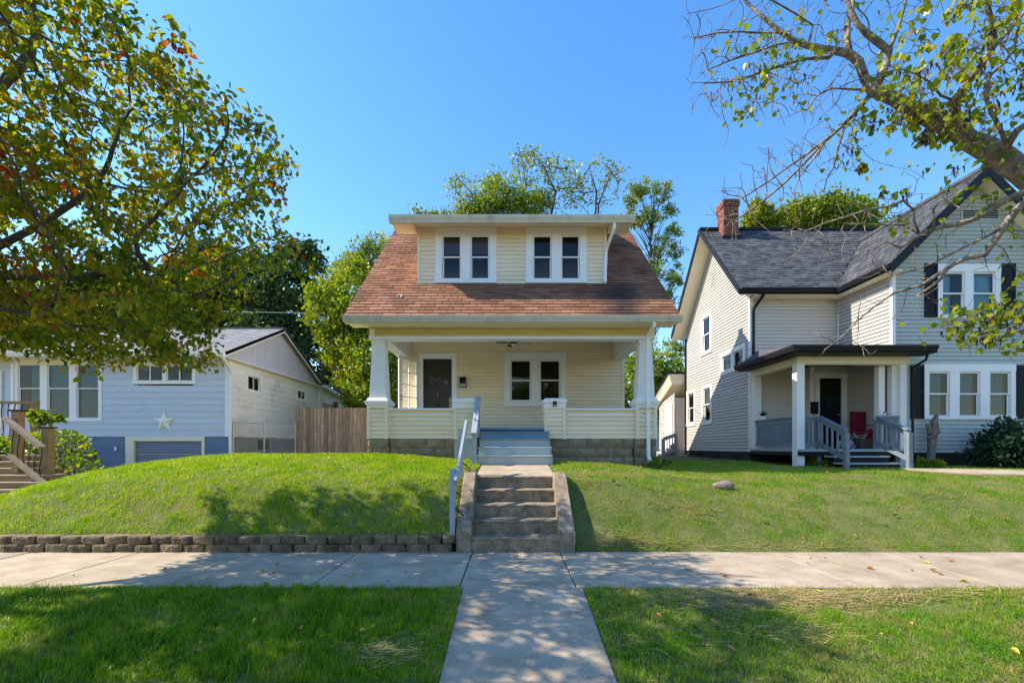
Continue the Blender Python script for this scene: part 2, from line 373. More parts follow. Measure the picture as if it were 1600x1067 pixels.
class MB:
    def __init__(s):
        s.v = []; s.f = []
    def add(s, vs, fs):
        n = len(s.v)
        s.v.extend(tuple(v) for v in vs)
        s.f.extend(tuple(i + n for i in f) for f in fs)
        return s
    def box(s, x0, x1, y0, y1, z0, z1):
        return s.add([(x0, y0, z0), (x1, y0, z0), (x1, y1, z0), (x0, y1, z0), (x0, y0, z1), (x1, y0, z1), (x1, y1, z1), (x0, y1, z1)],
                     [(0, 3, 2, 1), (4, 5, 6, 7), (0, 1, 5, 4), (1, 2, 6, 5), (2, 3, 7, 6), (3, 0, 4, 7)])
    def fbox(s, F, u0, u1, v0, v1, w0, w1):
        return s.add([F(u0, v0, w0), F(u1, v0, w0), F(u1, v1, w0), F(u0, v1, w0), F(u0, v0, w1), F(u1, v0, w1), F(u1, v1, w1), F(u0, v1, w1)],
                     [(0, 3, 2, 1), (4, 5, 6, 7), (0, 1, 5, 4), (1, 2, 6, 5), (2, 3, 7, 6), (3, 0, 4, 7)])
    def cbox(s, F, u0, u1, v0, v1, w0, w1, c=0.01, j=0.0):
        """box with chamfered front (w1) edges and jittered corners"""
        J = lambda: (random.random() - 0.5) * 2 * j
        vs = [F(u0, v0, w0), F(u1, v0, w0), F(u1, v1, w0), F(u0, v1, w0)]
        vs += [F(u0 + J(), v0 + J() * .5, w1 - c), F(u1 + J(), v0 + J() * .5, w1 - c), F(u1 + J(), v1 + J() * .5, w1 - c), F(u0 + J(), v1 + J() * .5, w1 - c)]
        vs += [F(u0 + c + J(), v0 + c, w1 + J()), F(u1 - c + J(), v0 + c, w1 + J()), F(u1 - c + J(), v1 - c, w1 + J()), F(u0 + c + J(), v1 - c, w1 + J())]
        fs = [(0, 3, 2, 1), (8, 9, 10, 11)]
        for a in range(4):
            b = (a + 1) % 4
            fs += [(a, b, b + 4, a + 4), (a + 4, b + 4, b + 8, a + 8)]
        return s.add(vs, fs)
    def prism(s, F, poly, w0, w1):
        n = len(poly)
        vs = [F(u, v, w0) for u, v in poly] + [F(u, v, w1) for u, v in poly]
        fs = [tuple(range(n - 1, -1, -1)), tuple(range(n, 2 * n))]
        fs += [(i, (i + 1) % n, (i + 1) % n + n, i + n) for i in range(n)]
        return s.add(vs, fs)
    def frustum(s, cx, cy, rings):
        """square rings (z, halfwidth x, halfwidth y) stacked"""
        vs = []
        for z, hx, hy in rings:
            vs += [(cx - hx, cy - hy, z), (cx + hx, cy - hy, z), (cx + hx, cy + hy, z), (cx - hx, cy + hy, z)]
        fs = [(3, 2, 1, 0)]
        for i in range(len(rings) - 1):
            for a in range(4):
                b = (a + 1) % 4
                fs.append((i * 4 + a, i * 4 + b, i * 4 + 4 + b, i * 4 + 4 + a))
        k = (len(rings) - 1) * 4
        fs.append((k, k + 1, k + 2, k + 3))
        return s.add(vs, fs)
    def tube(s, pts, rad, n=6, square=False):
        pts = [Vector(p) for p in pts]
        if not isinstance(rad, (list, tuple)):
            rad = [rad] * len(pts)
        base = len(s.v)
        up = None
        for i, p in enumerate(pts):
            t = (pts[min(i + 1, len(pts) - 1)] - pts[max(i - 1, 0)])
            if t.length < 1e-9:
                t = Vector((0, 0, 1))
            t.normalize()
            if up is None:
                up = Vector((0, 0, 1)) if abs(t.z) < 0.9 else Vector((1, 0, 0))
            a = t.cross(up)
            if a.length < 1e-6:
                a = t.cross(Vector((0.3, 1, 0.2)))
            a.normalize()
            b = a.cross(t).normalized()
            up = b
            for k in range(n):
                th = 2 * PI * (k + (0.5 if square else 0)) / n
                s.v.append(tuple(p + (a * math.cos(th) + b * math.sin(th)) * rad[i]))
        for i in range(len(pts) - 1):
            for k in range(n):
                k2 = (k + 1) % n
                s.f.append((base + i * n + k, base + i * n + k2, base + (i + 1) * n + k2, base + (i + 1) * n + k))
        s.f.append(tuple(base + k for k in range(n - 1, -1, -1)))
        m = base + (len(pts) - 1) * n
        s.f.append(tuple(m + k for k in range(n)))
        return s
    def blob(s, c, r, seg=10, rings=7, amp=0.0, seed=0):
        rr = random.Random(seed)
        c = Vector(c); vs = []; fs = []
        ph = [rr.random() * 6.28 for _ in range(6)]
        for i in range(rings + 1):
            th = PI * i / rings
            for k in range(seg):
                a = 2 * PI * k / seg
                d = 1 + amp * (math.sin(3 * a + ph[0] + 2 * th) + math.sin(2 * th * 2 + ph[1] + a) + 0.6 * math.sin(5 * a + ph[2]))
                vs.append((c.x + r[0] * d * math.sin(th) * math.cos(a), c.y + r[1] * d * math.sin(th) * math.sin(a), c.z + r[2] * d * math.cos(th)))
        for i in range(rings):
            for k in range(seg):
                k2 = (k + 1) % seg
                fs.append((i * seg + k, (i + 1) * seg + k, (i + 1) * seg + k2, i * seg + k2))
        return s.add(vs, fs)
    def build(s, name, m, parent=None, smooth=False, **props):
        me = bpy.data.meshes.new(name)
        xs = [v[0] for v in s.v]; ys = [v[1] for v in s.v]; zs = [v[2] for v in s.v]
        c = Vector(((min(xs) + max(xs)) / 2, (min(ys) + max(ys)) / 2, min(zs)))
        me.from_pydata([(x - c.x, y - c.y, z - c.z) for x, y, z in s.v], [], s.f)
        me.materials.append(M[m] if isinstance(m, str) else m)
        if smooth:
            me.polygons.foreach_set('use_smooth', [True] * len(me.polygons))
        me.update()
        return link(name, me, c, parent, **props)

WPOS = {}
def link(name, me, c, parent=None, **props):
    o = bpy.data.objects.new(name, me)
    COL.objects.link(o)
    c = Vector(c)
    WPOS[o.name] = c
    if parent is not None:
        o.parent = parent
        o.location = c - WPOS[parent.name]
    else:
        o.location = c
    for k, v in props.items():
        o[k] = v
    return o

def thing(name, label, cat, loc=(0, 0, 0), group=None, kind=None, parent=None):
    o = bpy.data.objects.new(name, None)
    COL.objects.link(o)
    o.empty_display_size = 0.2
    c = Vector(loc)
    WPOS[o.name] = c
    o.location = c if parent is None else c - WPOS[parent.name]
    if parent is not None:
        o.parent = parent
    if label: o['label'] = label
    if cat: o['category'] = cat
    if group: o['group'] = group
    if kind: o['kind'] = kind
    return o

def part(name, loc, parent):
    return thing(name, None, None, loc, parent=parent)

def npmesh(name, V, Fc, m, parent=None, smooth=False, loc=None, **props):
    """V (n,3) world, Fc (m,k) uniform faces"""
    V = np.asarray(V, dtype=np.float32)
    Fc = np.asarray(Fc, dtype=np.int32)
    c = V.min(0) * 0.5 + V.max(0) * 0.5
    c[2] = V[:, 2].min()
    if loc is not None: c = np.array(loc, dtype=np.float32)
    me = bpy.data.meshes.new(name)
    me.vertices.add(len(V))
    me.vertices.foreach_set('co', (V - c).ravel())
    k = Fc.shape[1]
    me.loops.add(Fc.size)
    me.loops.foreach_set('vertex_index', Fc.ravel())
    me.polygons.add(len(Fc))
    me.polygons.foreach_set('loop_start', np.arange(0, Fc.size, k, dtype=np.int32))
    me.polygons.foreach_set('loop_total', np.full(len(Fc), k, dtype=np.int32))
    if smooth:
        me.polygons.foreach_set('use_smooth', np.ones(len(Fc), dtype=bool))
    me.materials.append(M[m] if isinstance(m, str) else m)
    me.update(calc_edges=True)
    me.validate()
    return link(name, me, Vector([float(x) for x in c]), parent, **props)

def at(px, py, d):
    """the point of the place at distance d that the photograph shows at (px, py)"""
    return Vector(((px - 800) * d / FP, d, CZ + (697 - py) * d / FP))

# ---------------------------------------------------------------- siding, windows, shingles
def span(poly, v):
    xs = []
    n = len(poly)
    for i in range(n):
        (a, b), (c, d) = poly[i], poly[(i + 1) % n]
        if abs(b - d) < 1e-9:
            continue
        if min(b, d) - 1e-9 <= v <= max(b, d) + 1e-9:
            xs.append(a + (c - a) * (v - b) / (d - b))
    return (min(xs), max(xs)) if len(xs) >= 2 else None

def siding(parent, F, poly, openings, expo, m, t=0.028, join=False, name='siding_board', seams=0.0):
    vmin = min(p[1] for p in poly); vmax = max(p[1] for p in poly)
    v = vmin
    J = MB()
    k = 0
    while v < vmax - 0.01:
        v1 = min(v + expo, vmax)
        a = span(poly, v + 1e-4); b = span(poly, v1 - 1e-4)
        if a is None or b is None:
            v = v1; continue
        segs = [(a[0], b[0], a[1], b[1])]
        mid = (v + v1) / 2
        for (o0, o1, p0, p1) in openings:
            if p0 < mid < p1:
                ns = []
                for (l0, l1, r0, r1) in segs:
                    if o0 > max(l0, l1) and o0 < min(r0, r1) + 9:
                        if o0 < min(r0, r1):
                            ns.append((l0, l1, o0, o0))
                        else:
                            ns.append((l0, l1, r0, r1)); continue
                    if o1 < min(r0, r1) and o1 > max(l0, l1):
                        ns.append((o1, o1, r0, r1))
                    elif o1 <= max(l0, l1):
                        ns.append((l0, l1, r0, r1))
                segs = ns
        if seams and not join:
            ns = []
            for (l0, l1, r0, r1) in segs:
                if min(r0, r1) - max(l0, l1) > 2.0 and random.random() < seams:
                    q = random.uniform(max(l0, l1) + .6, min(r0, r1) - .6)
                    ns += [(l0, l1, q - .001, q - .001), (q + .001, q + .001, r0, r1)]
                else: ns.append((l0, l1, r0, r1))
            segs = ns
        for (l0, l1, r0, r1) in segs:
            if max(r0 - l0, r1 - l1) < 0.02:
                continue
            mb = J if join else MB()
            tt = t * random.uniform(0.92, 1.08)
            mb.add([F(l0, v, tt), F(r0, v, tt), F(r1, v1 - .013, 0.008), F(l1, v1 - .013, 0.008), F(l0, v + 0.002, 0), F(r0, v + 0.002, 0), F(l1, v1, 0), F(r1, v1, 0), F(l1, v1 - .012, 0.001), F(r1, v1 - .012, 0.001), F(l1, v1 + .004, 0.001), F(r1, v1 + .004, 0.001)],
                   [(0, 1, 2, 3), (4, 5, 1, 0), (0, 3, 8, 6, 4), (1, 5, 7, 9, 2), (4, 6, 7, 5), (3, 2, 9, 8), (8, 9, 11, 10)])
            if not join:
                mb.build(name, m, parent)
            k += 1
        v = v1
    if join and J.v:
        return J.build('siding', m, parent, kind='stuff')
    return k

def room(F, u0, u1, v0, v1, w, dep, parent, m='room'):
    mb = MB()
    a = [F(u0, v0, w), F(u1, v0, w), F(u1, v1, w), F(u0, v1, w), F(u0, v0, w - dep), F(u1, v0, w - dep), F(u1, v1, w - dep), F(u0, v1, w - dep)]
    mb.add(a, [(4, 5, 6, 7), (0, 1, 5, 4), (1, 2, 6, 5), (2, 3, 7, 6), (3, 0, 4, 7)])
    return mb.build('interior', m, parent)

def curtain(F, u0, u1, v0, v1, w, parent, m, waves=5, amp=0.02, name='curtain'):
    n = max(8, waves * 6)
    vs = []; fs = []
    for i in range(n + 1):
        u = u0 + (u1 - u0) * i / n
        ww = w + amp * math.sin(i / n * waves * 2 * PI + random.random() * 0.7)
        vs += [F(u, v0, ww), F(u, v1, ww)]
    for i in range(n):
        fs.append((2 * i, 2 * i + 2, 2 * i + 3, 2 * i + 1))
    return MB().add(vs, fs).build(name, m, parent, smooth=True)

def window(parent, F, u0, u1, v0, v1, units, trim=0.11, head=None, foot=None, mull=0.10, proud=0.035, style='hung',
           frame='white', glass='glass', back=None, curtains=None, split=0.5, dep=0.9, casing='white', sash=0.035, label=None):
    """outer casing u0..u1 x v0..v1; units is a count. Returns the opening to cut in the siding."""
    head = trim if head is None else head
    foot = trim if foot is None else foot
    mb = MB()
    p = proud
    mb.fbox(F, u0, u0 + trim, v0 + foot, v1 - head, -0.05, p)
    mb.fbox(F, u1 - trim, u1, v0 + foot, v1 - head, -0.05, p)
    mb.fbox(F, u0 - 0.005, u1 + 0.005, v1 - head, v1, -0.05, p + 0.004)
    mb.fbox(F, u0 - 0.012, u1 + 0.012, v0, v0 + foot, -0.05, p + 0.014)
    iw = (u1 - u0 - 2 * trim - (units - 1) * mull) / units
    for i in range(units - 1):
        x = u0 + trim + iw * (i + 1) + mull * i
        mb.fbox(F, x, x + mull, v0 + foot, v1 - head, -0.05, p - 0.003)
    w = mb.build('window', casing, parent)
    if label: w['label'] = label
    room(F, u0 + trim * .6, u1 - trim * .6, v0 + foot * .6, v1 - head * .6, -0.055, dep, w, 'room')
    for i in range(units):
        a = u0 + trim + i * (iw + mull); b = a + iw
        c = v0 + foot; d = v1 - head
        s = sash
        def frame_box(a, b, c, d, w0, w1):
            q = MB()
            q.fbox(F, a, a + s, c, d, w0, w1)
            q.fbox(F, b - s, b, c, d, w0, w1)
            q.fbox(F, a + s, b - s, c, c + s, w0, w1)
            q.fbox(F, a + s, b - s, d - s, d, w0, w1)
            q.build('sash', frame, w)
            MB().add([F(a + s, c + s, (w0 + w1) / 2), F(b - s, c + s, (w0 + w1) / 2), F(b - s, d - s, (w0 + w1) / 2), F(a + s, d - s, (w0 + w1) / 2)], [(0, 1, 2, 3)]).build('pane', glass, w)
        if style == 'hung':
            m = c + (d - c) * split
            frame_box(a + .004, b - .004, m - s * .3, d - .004, -0.025, 0.0)
            frame_box(a + .008, b - .008, c + .004, m + s * .7, -0.048, -0.027)
        elif style == 'slider':
            m = (a + b) / 2
            frame_box(a + .004, m + s * .5, c + .004, d - .004, -0.025, 0.0)
            frame_box(m - s * .5, b - .004, c + .004, d - .004, -0.048, -0.027)
        else:
            frame_box(a + .004, b - .004, c + .004, d - .004, -0.03, -0.005)
        if back:
            MB().add([F(a, c + (d - c) * back[1], -0.075), F(b, c + (d - c) * back[1], -0.075), F(b, d, -0.075), F(a, d, -0.075)], [(0, 1, 2, 3)]).build('blind', back[0], w)
        if curtains and curtains[i]:
            for (fa, fb, cm) in curtains[i]:
                curtain(F, a + (b - a) * fa, a + (b - a) * fb, c, d, -0.12, w, cm, waves=max(2, int((fb - fa) * 5)))
    return (u0 + trim * 0.5, u1 - trim * 0.5, v0 + foot * 0.5, v1 - head * 0.5)

def inpoly(poly, u, v):
    s = span(poly, v)
    return s is not None and s[0] <= u <= s[1]

def shingles(parent, F, poly, m, expo=0.14, wid=0.305, skip=None, parts=0, t=0.010, key=None, tooth=False):
    """tabs laid over the slope polygon (u along the eave, v up the slope); PARTS of the nearest become parts"""
    vmax = max(p[1] for p in poly); vmin = min(p[1] for p in poly)
    tabs = []
    r = 0; v = vmin
    while v < vmax:
        sp = span(poly, min(v + 0.5 * expo, vmax - 1e-3))
        if sp:
            off = (r % 2) * 0.5 * wid + (r % 3) * 0.02
            u = math.floor(sp[0] / wid) * wid - off
            while u < sp[1]:
                a = max(u, sp[0]); b = min(u + wid, sp[1])
                if b - a > 0.04 and not (skip and skip((a + b) / 2, v + expo / 2)):
                    tabs.append((a, b, v, min(v + expo, vmax)))
                u += wid
        v += expo; r += 1
    tabs.sort(key=key or (lambda q: q[2]))
    J = MB()
    proto = {}
    for i, (a, b, v0, v1) in enumerate(tabs):
        g = 0.006
        tt = t * random.uniform(0.8, 1.25) * (random.choice((0.8, 1.7)) if tooth else 1)
        sk = random.uniform(-0.003, 0.003)
        def vs(F, a, b, v0, v1):
            return [F(a + g, v0 + sk, tt), F(b - g, v0 - sk, tt), F(b - g, v1 + 0.012, 0.002), F(a + g, v1 + 0.012, 0.002),
                    F(a + g, v0 + sk, 0), F(b - g, v0 - sk, 0)]
        fs = [(0, 1, 2, 3), (4, 5, 1, 0), (0, 3, 4), (1, 5, 2)]
        if i < parts:
            full = abs((b - a) - wid) < 1e-3
            if full:
                key2 = random.randrange(5)
                if key2 not in proto:
                    L0 = Fr((0, 0, 0), F.U, F.V)
                    me = bpy.data.meshes.new('shingle')
                    me.from_pydata([tuple(x) for x in vs(L0, 0, wid, 0, v1 - v0)], [], fs)
                    me.materials.append(M[m])
                    proto[key2] = me
                link('shingle', proto[key2], F(a, v0, 0), parent)
            else:
                MB().add(vs(F, a, b, v0, v1), fs).build('shingle', m, parent)
        else:
            J.add(vs(F, a, b, v0, v1), fs)
    if J.v:
        J.build('shingle_field', m, parent, kind='stuff')

def grooved(F, u0, u1, v0, v1, pitch=0.08, gap=0.010, dep=0.008):
    """one sheet with pressed grooves across u (a vented soffit panel)"""
    us = []; u = u0
    while u < u1 - 1e-6:
        e = min(u + pitch, u1)
        us += [(u, 0), (e - gap, 0), (e - gap + 0.001, -dep), (e - 0.001, -dep)]
        u = e
    us.append((u1, 0))
    vs = []; fs = []
    for (u, w) in us:
        vs += [F(u, v0, w), F(u, v1, w)]
    for i in range(len(us) - 1):
        fs.append((2 * i, 2 * i + 2, 2 * i + 3, 2 * i + 1))
    return MB().add(vs, fs)

# ================================================================== GROUND
def interp(x, pts):
    return np.interp(x, [p[0] for p in pts], [p[1] for p in pts])
def sstep(x, a, b):
    t = np.clip((x - a) / (b - a), 0, 1)
    return t * t * (3 - 2 * t)
def bump2(X, Y):
    return (np.sin(X * 1.7 + Y * 0.9) * np.sin(Y * 2.1 - X * 0.6) * 0.018 + np.sin(X * 4.1 + 1.3) * np.sin(Y * 3.7 + X) * 0.008)

def lawnz(X, Y):
    X = np.asarray(X, float); Y = np.asarray(Y, float)
    AL = interp(Y, [(6.3, .175), (6.55, .36), (6.9, .64), (7.3, .88), (7.8, 1.04), (8.5, 1.17), (9.2, 1.22), (10.2, 1.18), (13, 1.1), (18, 1.1), (60, 1.1)])
    A0 = interp(Y, [(6.3, .175), (6.6, .42), (7.24, .88), (8.0, 1.0), (9, 1.06), (10, 1.1), (13, 1.1), (60, 1.1)])
    left = AL + (A0 - AL) * sstep(X, -2.4, -1.0)
    C = interp(X, [(-14, .12), (-10.2, .2), (-9.3, .42), (-8.2, .86), (-7.6, 1.02), (-7, 1.13), (-6, 1.22), (-5, 1.25)])
    left = .19 + (left - .19) * np.clip((C - .19) / 1.03, 0, 2)
    fall = sstep(X, -6.3, -9.0) * sstep(Y, 9.0, 12.5)
    left = left * (1 - fall) + 0.55 * fall
    B0 = interp(Y, [(6.18, .0), (6.5, .26), (7.24, .88), (8, 1.01), (9, 1.07), (10, 1.1), (14, 1.08), (60, 1.1)])
    B1 = interp(Y, [(6.18, .0), (6.6, .20), (7.1, .44), (7.6, .62), (8.1, .75), (9, .86), (10, .89), (13, .96), (16, 1.03), (60, 1.1)])
    right = B0 + (B1 - B0) * sstep(X, 1.2, 4.2)
    z = np.where(X < 0.05, left, right)
    amp = sstep(Y, 6.3, 6.9)
    return z + bump2(X, Y) * amp

def verge(Y):
    return interp(Y, [(3.05, -.19), (3.3, -.165), (4.62, -.015)])

def groundz(X, Y):
    X = np.asarray(X, float); Y = np.asarray(Y, float)
    z = lawnz(X, Y)
    z = np.where((X > -0.62) & (X < 0.74) & (Y > 7.1) & (Y < 9.2), np.minimum(z, interp(Y, [(7.24, .92), (9, 1.05)])), z)
    z = np.where((X > -0.745) & (X < 0.845) & (Y > 6.1) & (Y < 7.3), -0.05, z)
    z = np.where((X < -0.745) & (Y < 6.33), -0.03, z)
    z = np.where(Y < 6.175, -0.03, z)
    vz = verge(Y) + np.where((X > -0.5) & (X < 0.72), -0.03, 0) + bump2(X * 1.3, Y * 1.6) * 0.5 * sstep(Y, 3.1, 3.4) * sstep(Y, 4.6, 4.4)
    z = np.where(Y < 4.62, vz, z)
    z = np.where(Y < 3.04, -0.36, z)
    # under the main house and the porches
    z = np.where((X > -3.1) & (X < 3.1) & (Y > 10.1) & (Y < 18), 0.9, z)
    return z

def axis(lo, hi, spec, extra):
    s = set()
    for a, b, st in spec:
        n = int(round((b - a) / st))
        for i in range(n + 1):
            s.add(round(a + (b - a) * i / n, 4))
    for e in extra: s.add(round(e, 4))
    s.update((lo, hi))
    return np.array(sorted(s))
gx = axis(-400, 400, [(-200, -30, 20), (-30, -14, 2), (-14, 14, 0.16), (14, 30, 2), (30, 200, 20)], [-0.75, -0.74, 0.84, 0.85, -0.51, -0.49, 0.71, 0.73, -0.63, -0.61, 0.735, 0.75, 0.04, 0.06])
gy = axis(-400, 600, [(-200, -20, 20), (-20, 2, 2), (3.04, 10.4, 0.12), (10.4, 20, 0.5), (20, 60, 4), (60, 500, 40)], [3.03, 3.05, 4.61, 4.63, 6.17, 6.18, 6.32, 6.34, 7.09, 7.11, 7.29, 7.31])
GX, GY = np.meshgrid(gx, gy)
GZ = groundz(GX, GY)
nx, ny = len(gx), len(gy)
idx = np.arange(nx * ny).reshape(ny, nx)
Fg = np.stack([idx[:-1, :-1].ravel(), idx[:-1, 1:].ravel(), idx[1:, 1:].ravel(), idx[1:, :-1].ravel()], 1)
npmesh('ground', np.stack([GX.ravel(), GY.ravel(), GZ.ravel()], 1), Fg, 'soil', smooth=True, kind='structure')
MB().box(-60, 60, -7.0, 2.93, -0.36, -0.33).build('road', 'asphalt', kind='structure')
kerb = thing('kerb', None, None, (0, 3.0, -.33), kind='structure')
for i in range(-4, 5):
    MB().cbox(Fr((0, 2.935, 0), (1, 0, 0), (0, 1, 0)), i * 3 - 1.49, i * 3 + 1.49, 0, 0.14, -0.34, -0.178, c=0.015).build('kerb_stone', 'kerb', kerb)

# sidewalk of separate slabs
walk = thing('sidewalk', None, None, (0, 5.4, 0), kind='structure')
FT = Fr((0, 0, 0), (1, 0, 0), (0, 1, 0))        # looking down: u = x, v = y, w = z
joints = [-12.4, -10.9, -9.43, -7.96, -6.49, -5.02, -3.55, -2.07, -0.535, 0.655, 2.06, 3.53, 5.0, 6.47, 7.94, 9.41, 10.9, 12.4]
for a, b in zip(joints[:-1], joints[1:]):
    MB().cbox(FT, a + .006, b - .006, 4.62, 6.165, -0.1, random.uniform(-.003, .003), c=0.008).build('slab', 'concrete', walk)
fw = thing('footpath', None, None, (0.11, 3.8, -.1), kind='structure')
Fs = Fr((0, 3.10, -0.175), (1, 0, 0), (0, 1.515, 0.172))
MB().cbox(Fs, -0.5, 0.72, 0, 1.522, -0.1, 0, c=0.008).build('slab', 'concrete', fw)
uw = thing('garden_path', None, None, (0.06, 8.1, 1), kind='structure')
Fs = Fr((0, 7.30, 0.955), (1, 0, 0), (0, 1.7, 0.115))
MB().cbox(Fs, -0.585, 0.70, 0, 0.79, -0.08, 0, c=0.006).build('slab', 'concrete', uw)
MB().cbox(Fs, -0.59, 0.705, 0.80, 1.68, -0.08, 0, c=0.006).build('slab', 'concrete', uw)
# neighbour's path
rp = thing('neighbour_path', None, None, (9, 9, .8), kind='structure')
pp = [(8.9, 10.25, 10.15), (9.0, 9.6, 10.6), (9.2, 9.0, 11.3), (9.5, 8.4, 12.6), (9.9, 8.0, 14.5)]
pts = [(8.75, 10.35, 9.75, 10.35), (9.0, 9.75, 10.25, 10.05), (9.5, 9.2, 11.0, 9.75), (10.2, 8.85, 12.4, 9.5), (11.5, 8.6, 14.5, 9.3)]
for q in range(4):
    a = pts[q]; b = pts[q + 1]
    cs = [(a[0], a[1]), (b[0], b[1]), (b[2], b[3]), (a[2], a[3])]
    mb = MB()
    top = [(x, y, float(lawnz(x, y)) + 0.025) for x, y in cs]
    bot = [(x, y, float(lawnz(x, y)) - 0.08) for x, y in cs]
    mb.add(bot + top, [(0, 3, 2, 1), (4, 5, 6, 7), (0, 1, 5, 4), (1, 2, 6, 5), (2, 3, 7, 6), (3, 0, 4, 7)])
    mb.build('slab', 'concrete', rp)

# concrete stairs
st = thing('concrete_stairs', 'worn aggregate concrete garden stairs of five steps between two sloping cheek walls', 'stairs', (0.04, 6.2, 0))
zs = [.195, .385, .575, .765, .955]
ds = [6.16, 6.43, 6.70, 6.97, 7.24]
FX = Fr((0, 0, 0), (0, -1, 0), (0, 0, 1))       # u = -y, v = z, w = -x ... used for side profiles
for i, (z, d) in enumerate(zip(zs, ds)):
    z0 = zs[i - 1] if i else -0.02
    mb = MB()
    n = 9
    vs = []; fs = []
    x0, x1 = -0.557, 0.645
    back = d + (0.30 if i < 4 else 0.10)
    prof = [(d + .012, z0), (d + .004, z - .03), (d - .012, z - .022), (d - .010, z - .006), (d + .004, z), (back, z + .002), (back, z0)]
    for k in range(n + 1):
        x = x0 + (x1 - x0) * k / n
        for (y, zz) in prof:
            vs.append((x, y + random.uniform(-.003, .003), zz + (random.uniform(-.003, .003) if zz > z0 else 0)))
    m = len(prof)
    for k in range(n):
        for q in range(m):
            q2 = (q + 1) % m
            fs.append((k * m + q, k * m + q2, (k + 1) * m + q2, (k + 1) * m + q))
    fs += [tuple(range(m)), tuple(n * m + q for q in range(m - 1, -1, -1))]
    mb.add(vs, fs).build('step', 'old_concrete', st)
for (a0, a1) in ((-0.75, -0.557), (0.645, 0.85)):
    prof = [(6.13, -0.04), (6.13, .27), (6.16, .31), (6.6, .64), (7.0, .93), (7.15, 1.0), (7.28, 1.02), (7.42, 1.0), (7.5, .95), (7.5, -0.04)]
    # the cheek flares a little towards the street
    vs = []
    for xx, off in ((a0, 0), (a1, 1)):
        for (y, z) in prof:
            vs.append((xx, y, z))
    inner = []
    m = len(prof)
    c = 0.015
    vs = [(a0, y, z - c * (z > 0)) for y, z in prof] + [(a0 + c, y + (c if y < 6.15 else 0), z) for y, z in prof] + [(a1 - c, y + (c if y < 6.15 else 0), z) for y, z in prof] + [(a1, y, z - c * (z > 0)) for y, z in prof]
    vs = [(x + random.uniform(-.002, .002), y, z) for x, y, z in vs]
    fs = [tuple(range(m)), tuple(3 * m + q for q in range(m - 1, -1, -1))]
    for r in range(3):
        for q in range(m - 1):
            fs.append((r * m + q, (r + 1) * m + q, (r + 1) * m + q + 1, r * m + q + 1))
    MB().add(vs, fs).build('cheek_wall', 'old_concrete', st)

# stacked block edging
rw = thing('retaining_wall', 'low two course retaining wall of tumbled brown blocks along the left sidewalk', 'wall', (-4, 6.15, 0))
FB = Fr((0, 6.33, 0), (1, 0, 0), (0, 0, 1))
for row in range(2):
    x = -10.6 + row * 0.16
    while x < -0.80:
        w = random.uniform(.285, .325)
        x1 = min(x + w, -0.765)
        if x1 - x > 0.08:
            F2 = FB
            mb = MB()
            fr = 0.20 - row * 0.035 + random.uniform(-.012, .012)
            z0 = row * .103 - (0.02 if row == 0 else 0); z1 = z0 + .100 + (0.02 if row == 0 else 0) + random.uniform(-.004, .006)
            # rounded split face
            n = 6; vs = []; fs = []
            for k in range(n + 1):
                t = k / n; xx = x + .006 + (x1 - x - .012) * t
                ww = fr - 0.035 * (abs(2 * t - 1) ** 4) + random.uniform(-.007, .007)
                vs += [F2(xx, z0, -.1), F2(xx, z0, ww - .008), F2(xx, z0 + .02, ww + random.uniform(-.004, .004)), F2(xx, z1 - .022, ww + random.uniform(-.006, .006)), F2(xx, z1 + random.uniform(-.003, .002), ww - .014), F2(xx, z1, -.1)]
            for k in range(n):
                for q in range(5):
                    fs.append((k * 6 + q, (k + 1) * 6 + q, (k + 1) * 6 + q + 1, k * 6 + q + 1))
            fs += [tuple(range(5, -1, -1)), tuple(n * 6 + q for q in range(6))]
            yaw = random.uniform(-.035, .035); cxm = (x + x1) / 2; dz = random.uniform(-.003, .004) * row
            vs = [Vector((cxm + (v.x - cxm) * math.cos(yaw) - (v.y - 6.2) * math.sin(yaw), 6.2 + (v.y - 6.2) * math.cos(yaw) + (v.x - cxm) * math.sin(yaw), v.z + dz)) for v in vs]
            mb.add(vs, fs).build('block', 'wall_block', rw)
        x += w + .004

exec_parts = []
# ================================================================== MAIN HOUSE
H = thing('house', 'cream sided bungalow with brown shingle roof, wide front dormer and open front porch', 'house', (0, 12, 1.1))
WD = 12.8
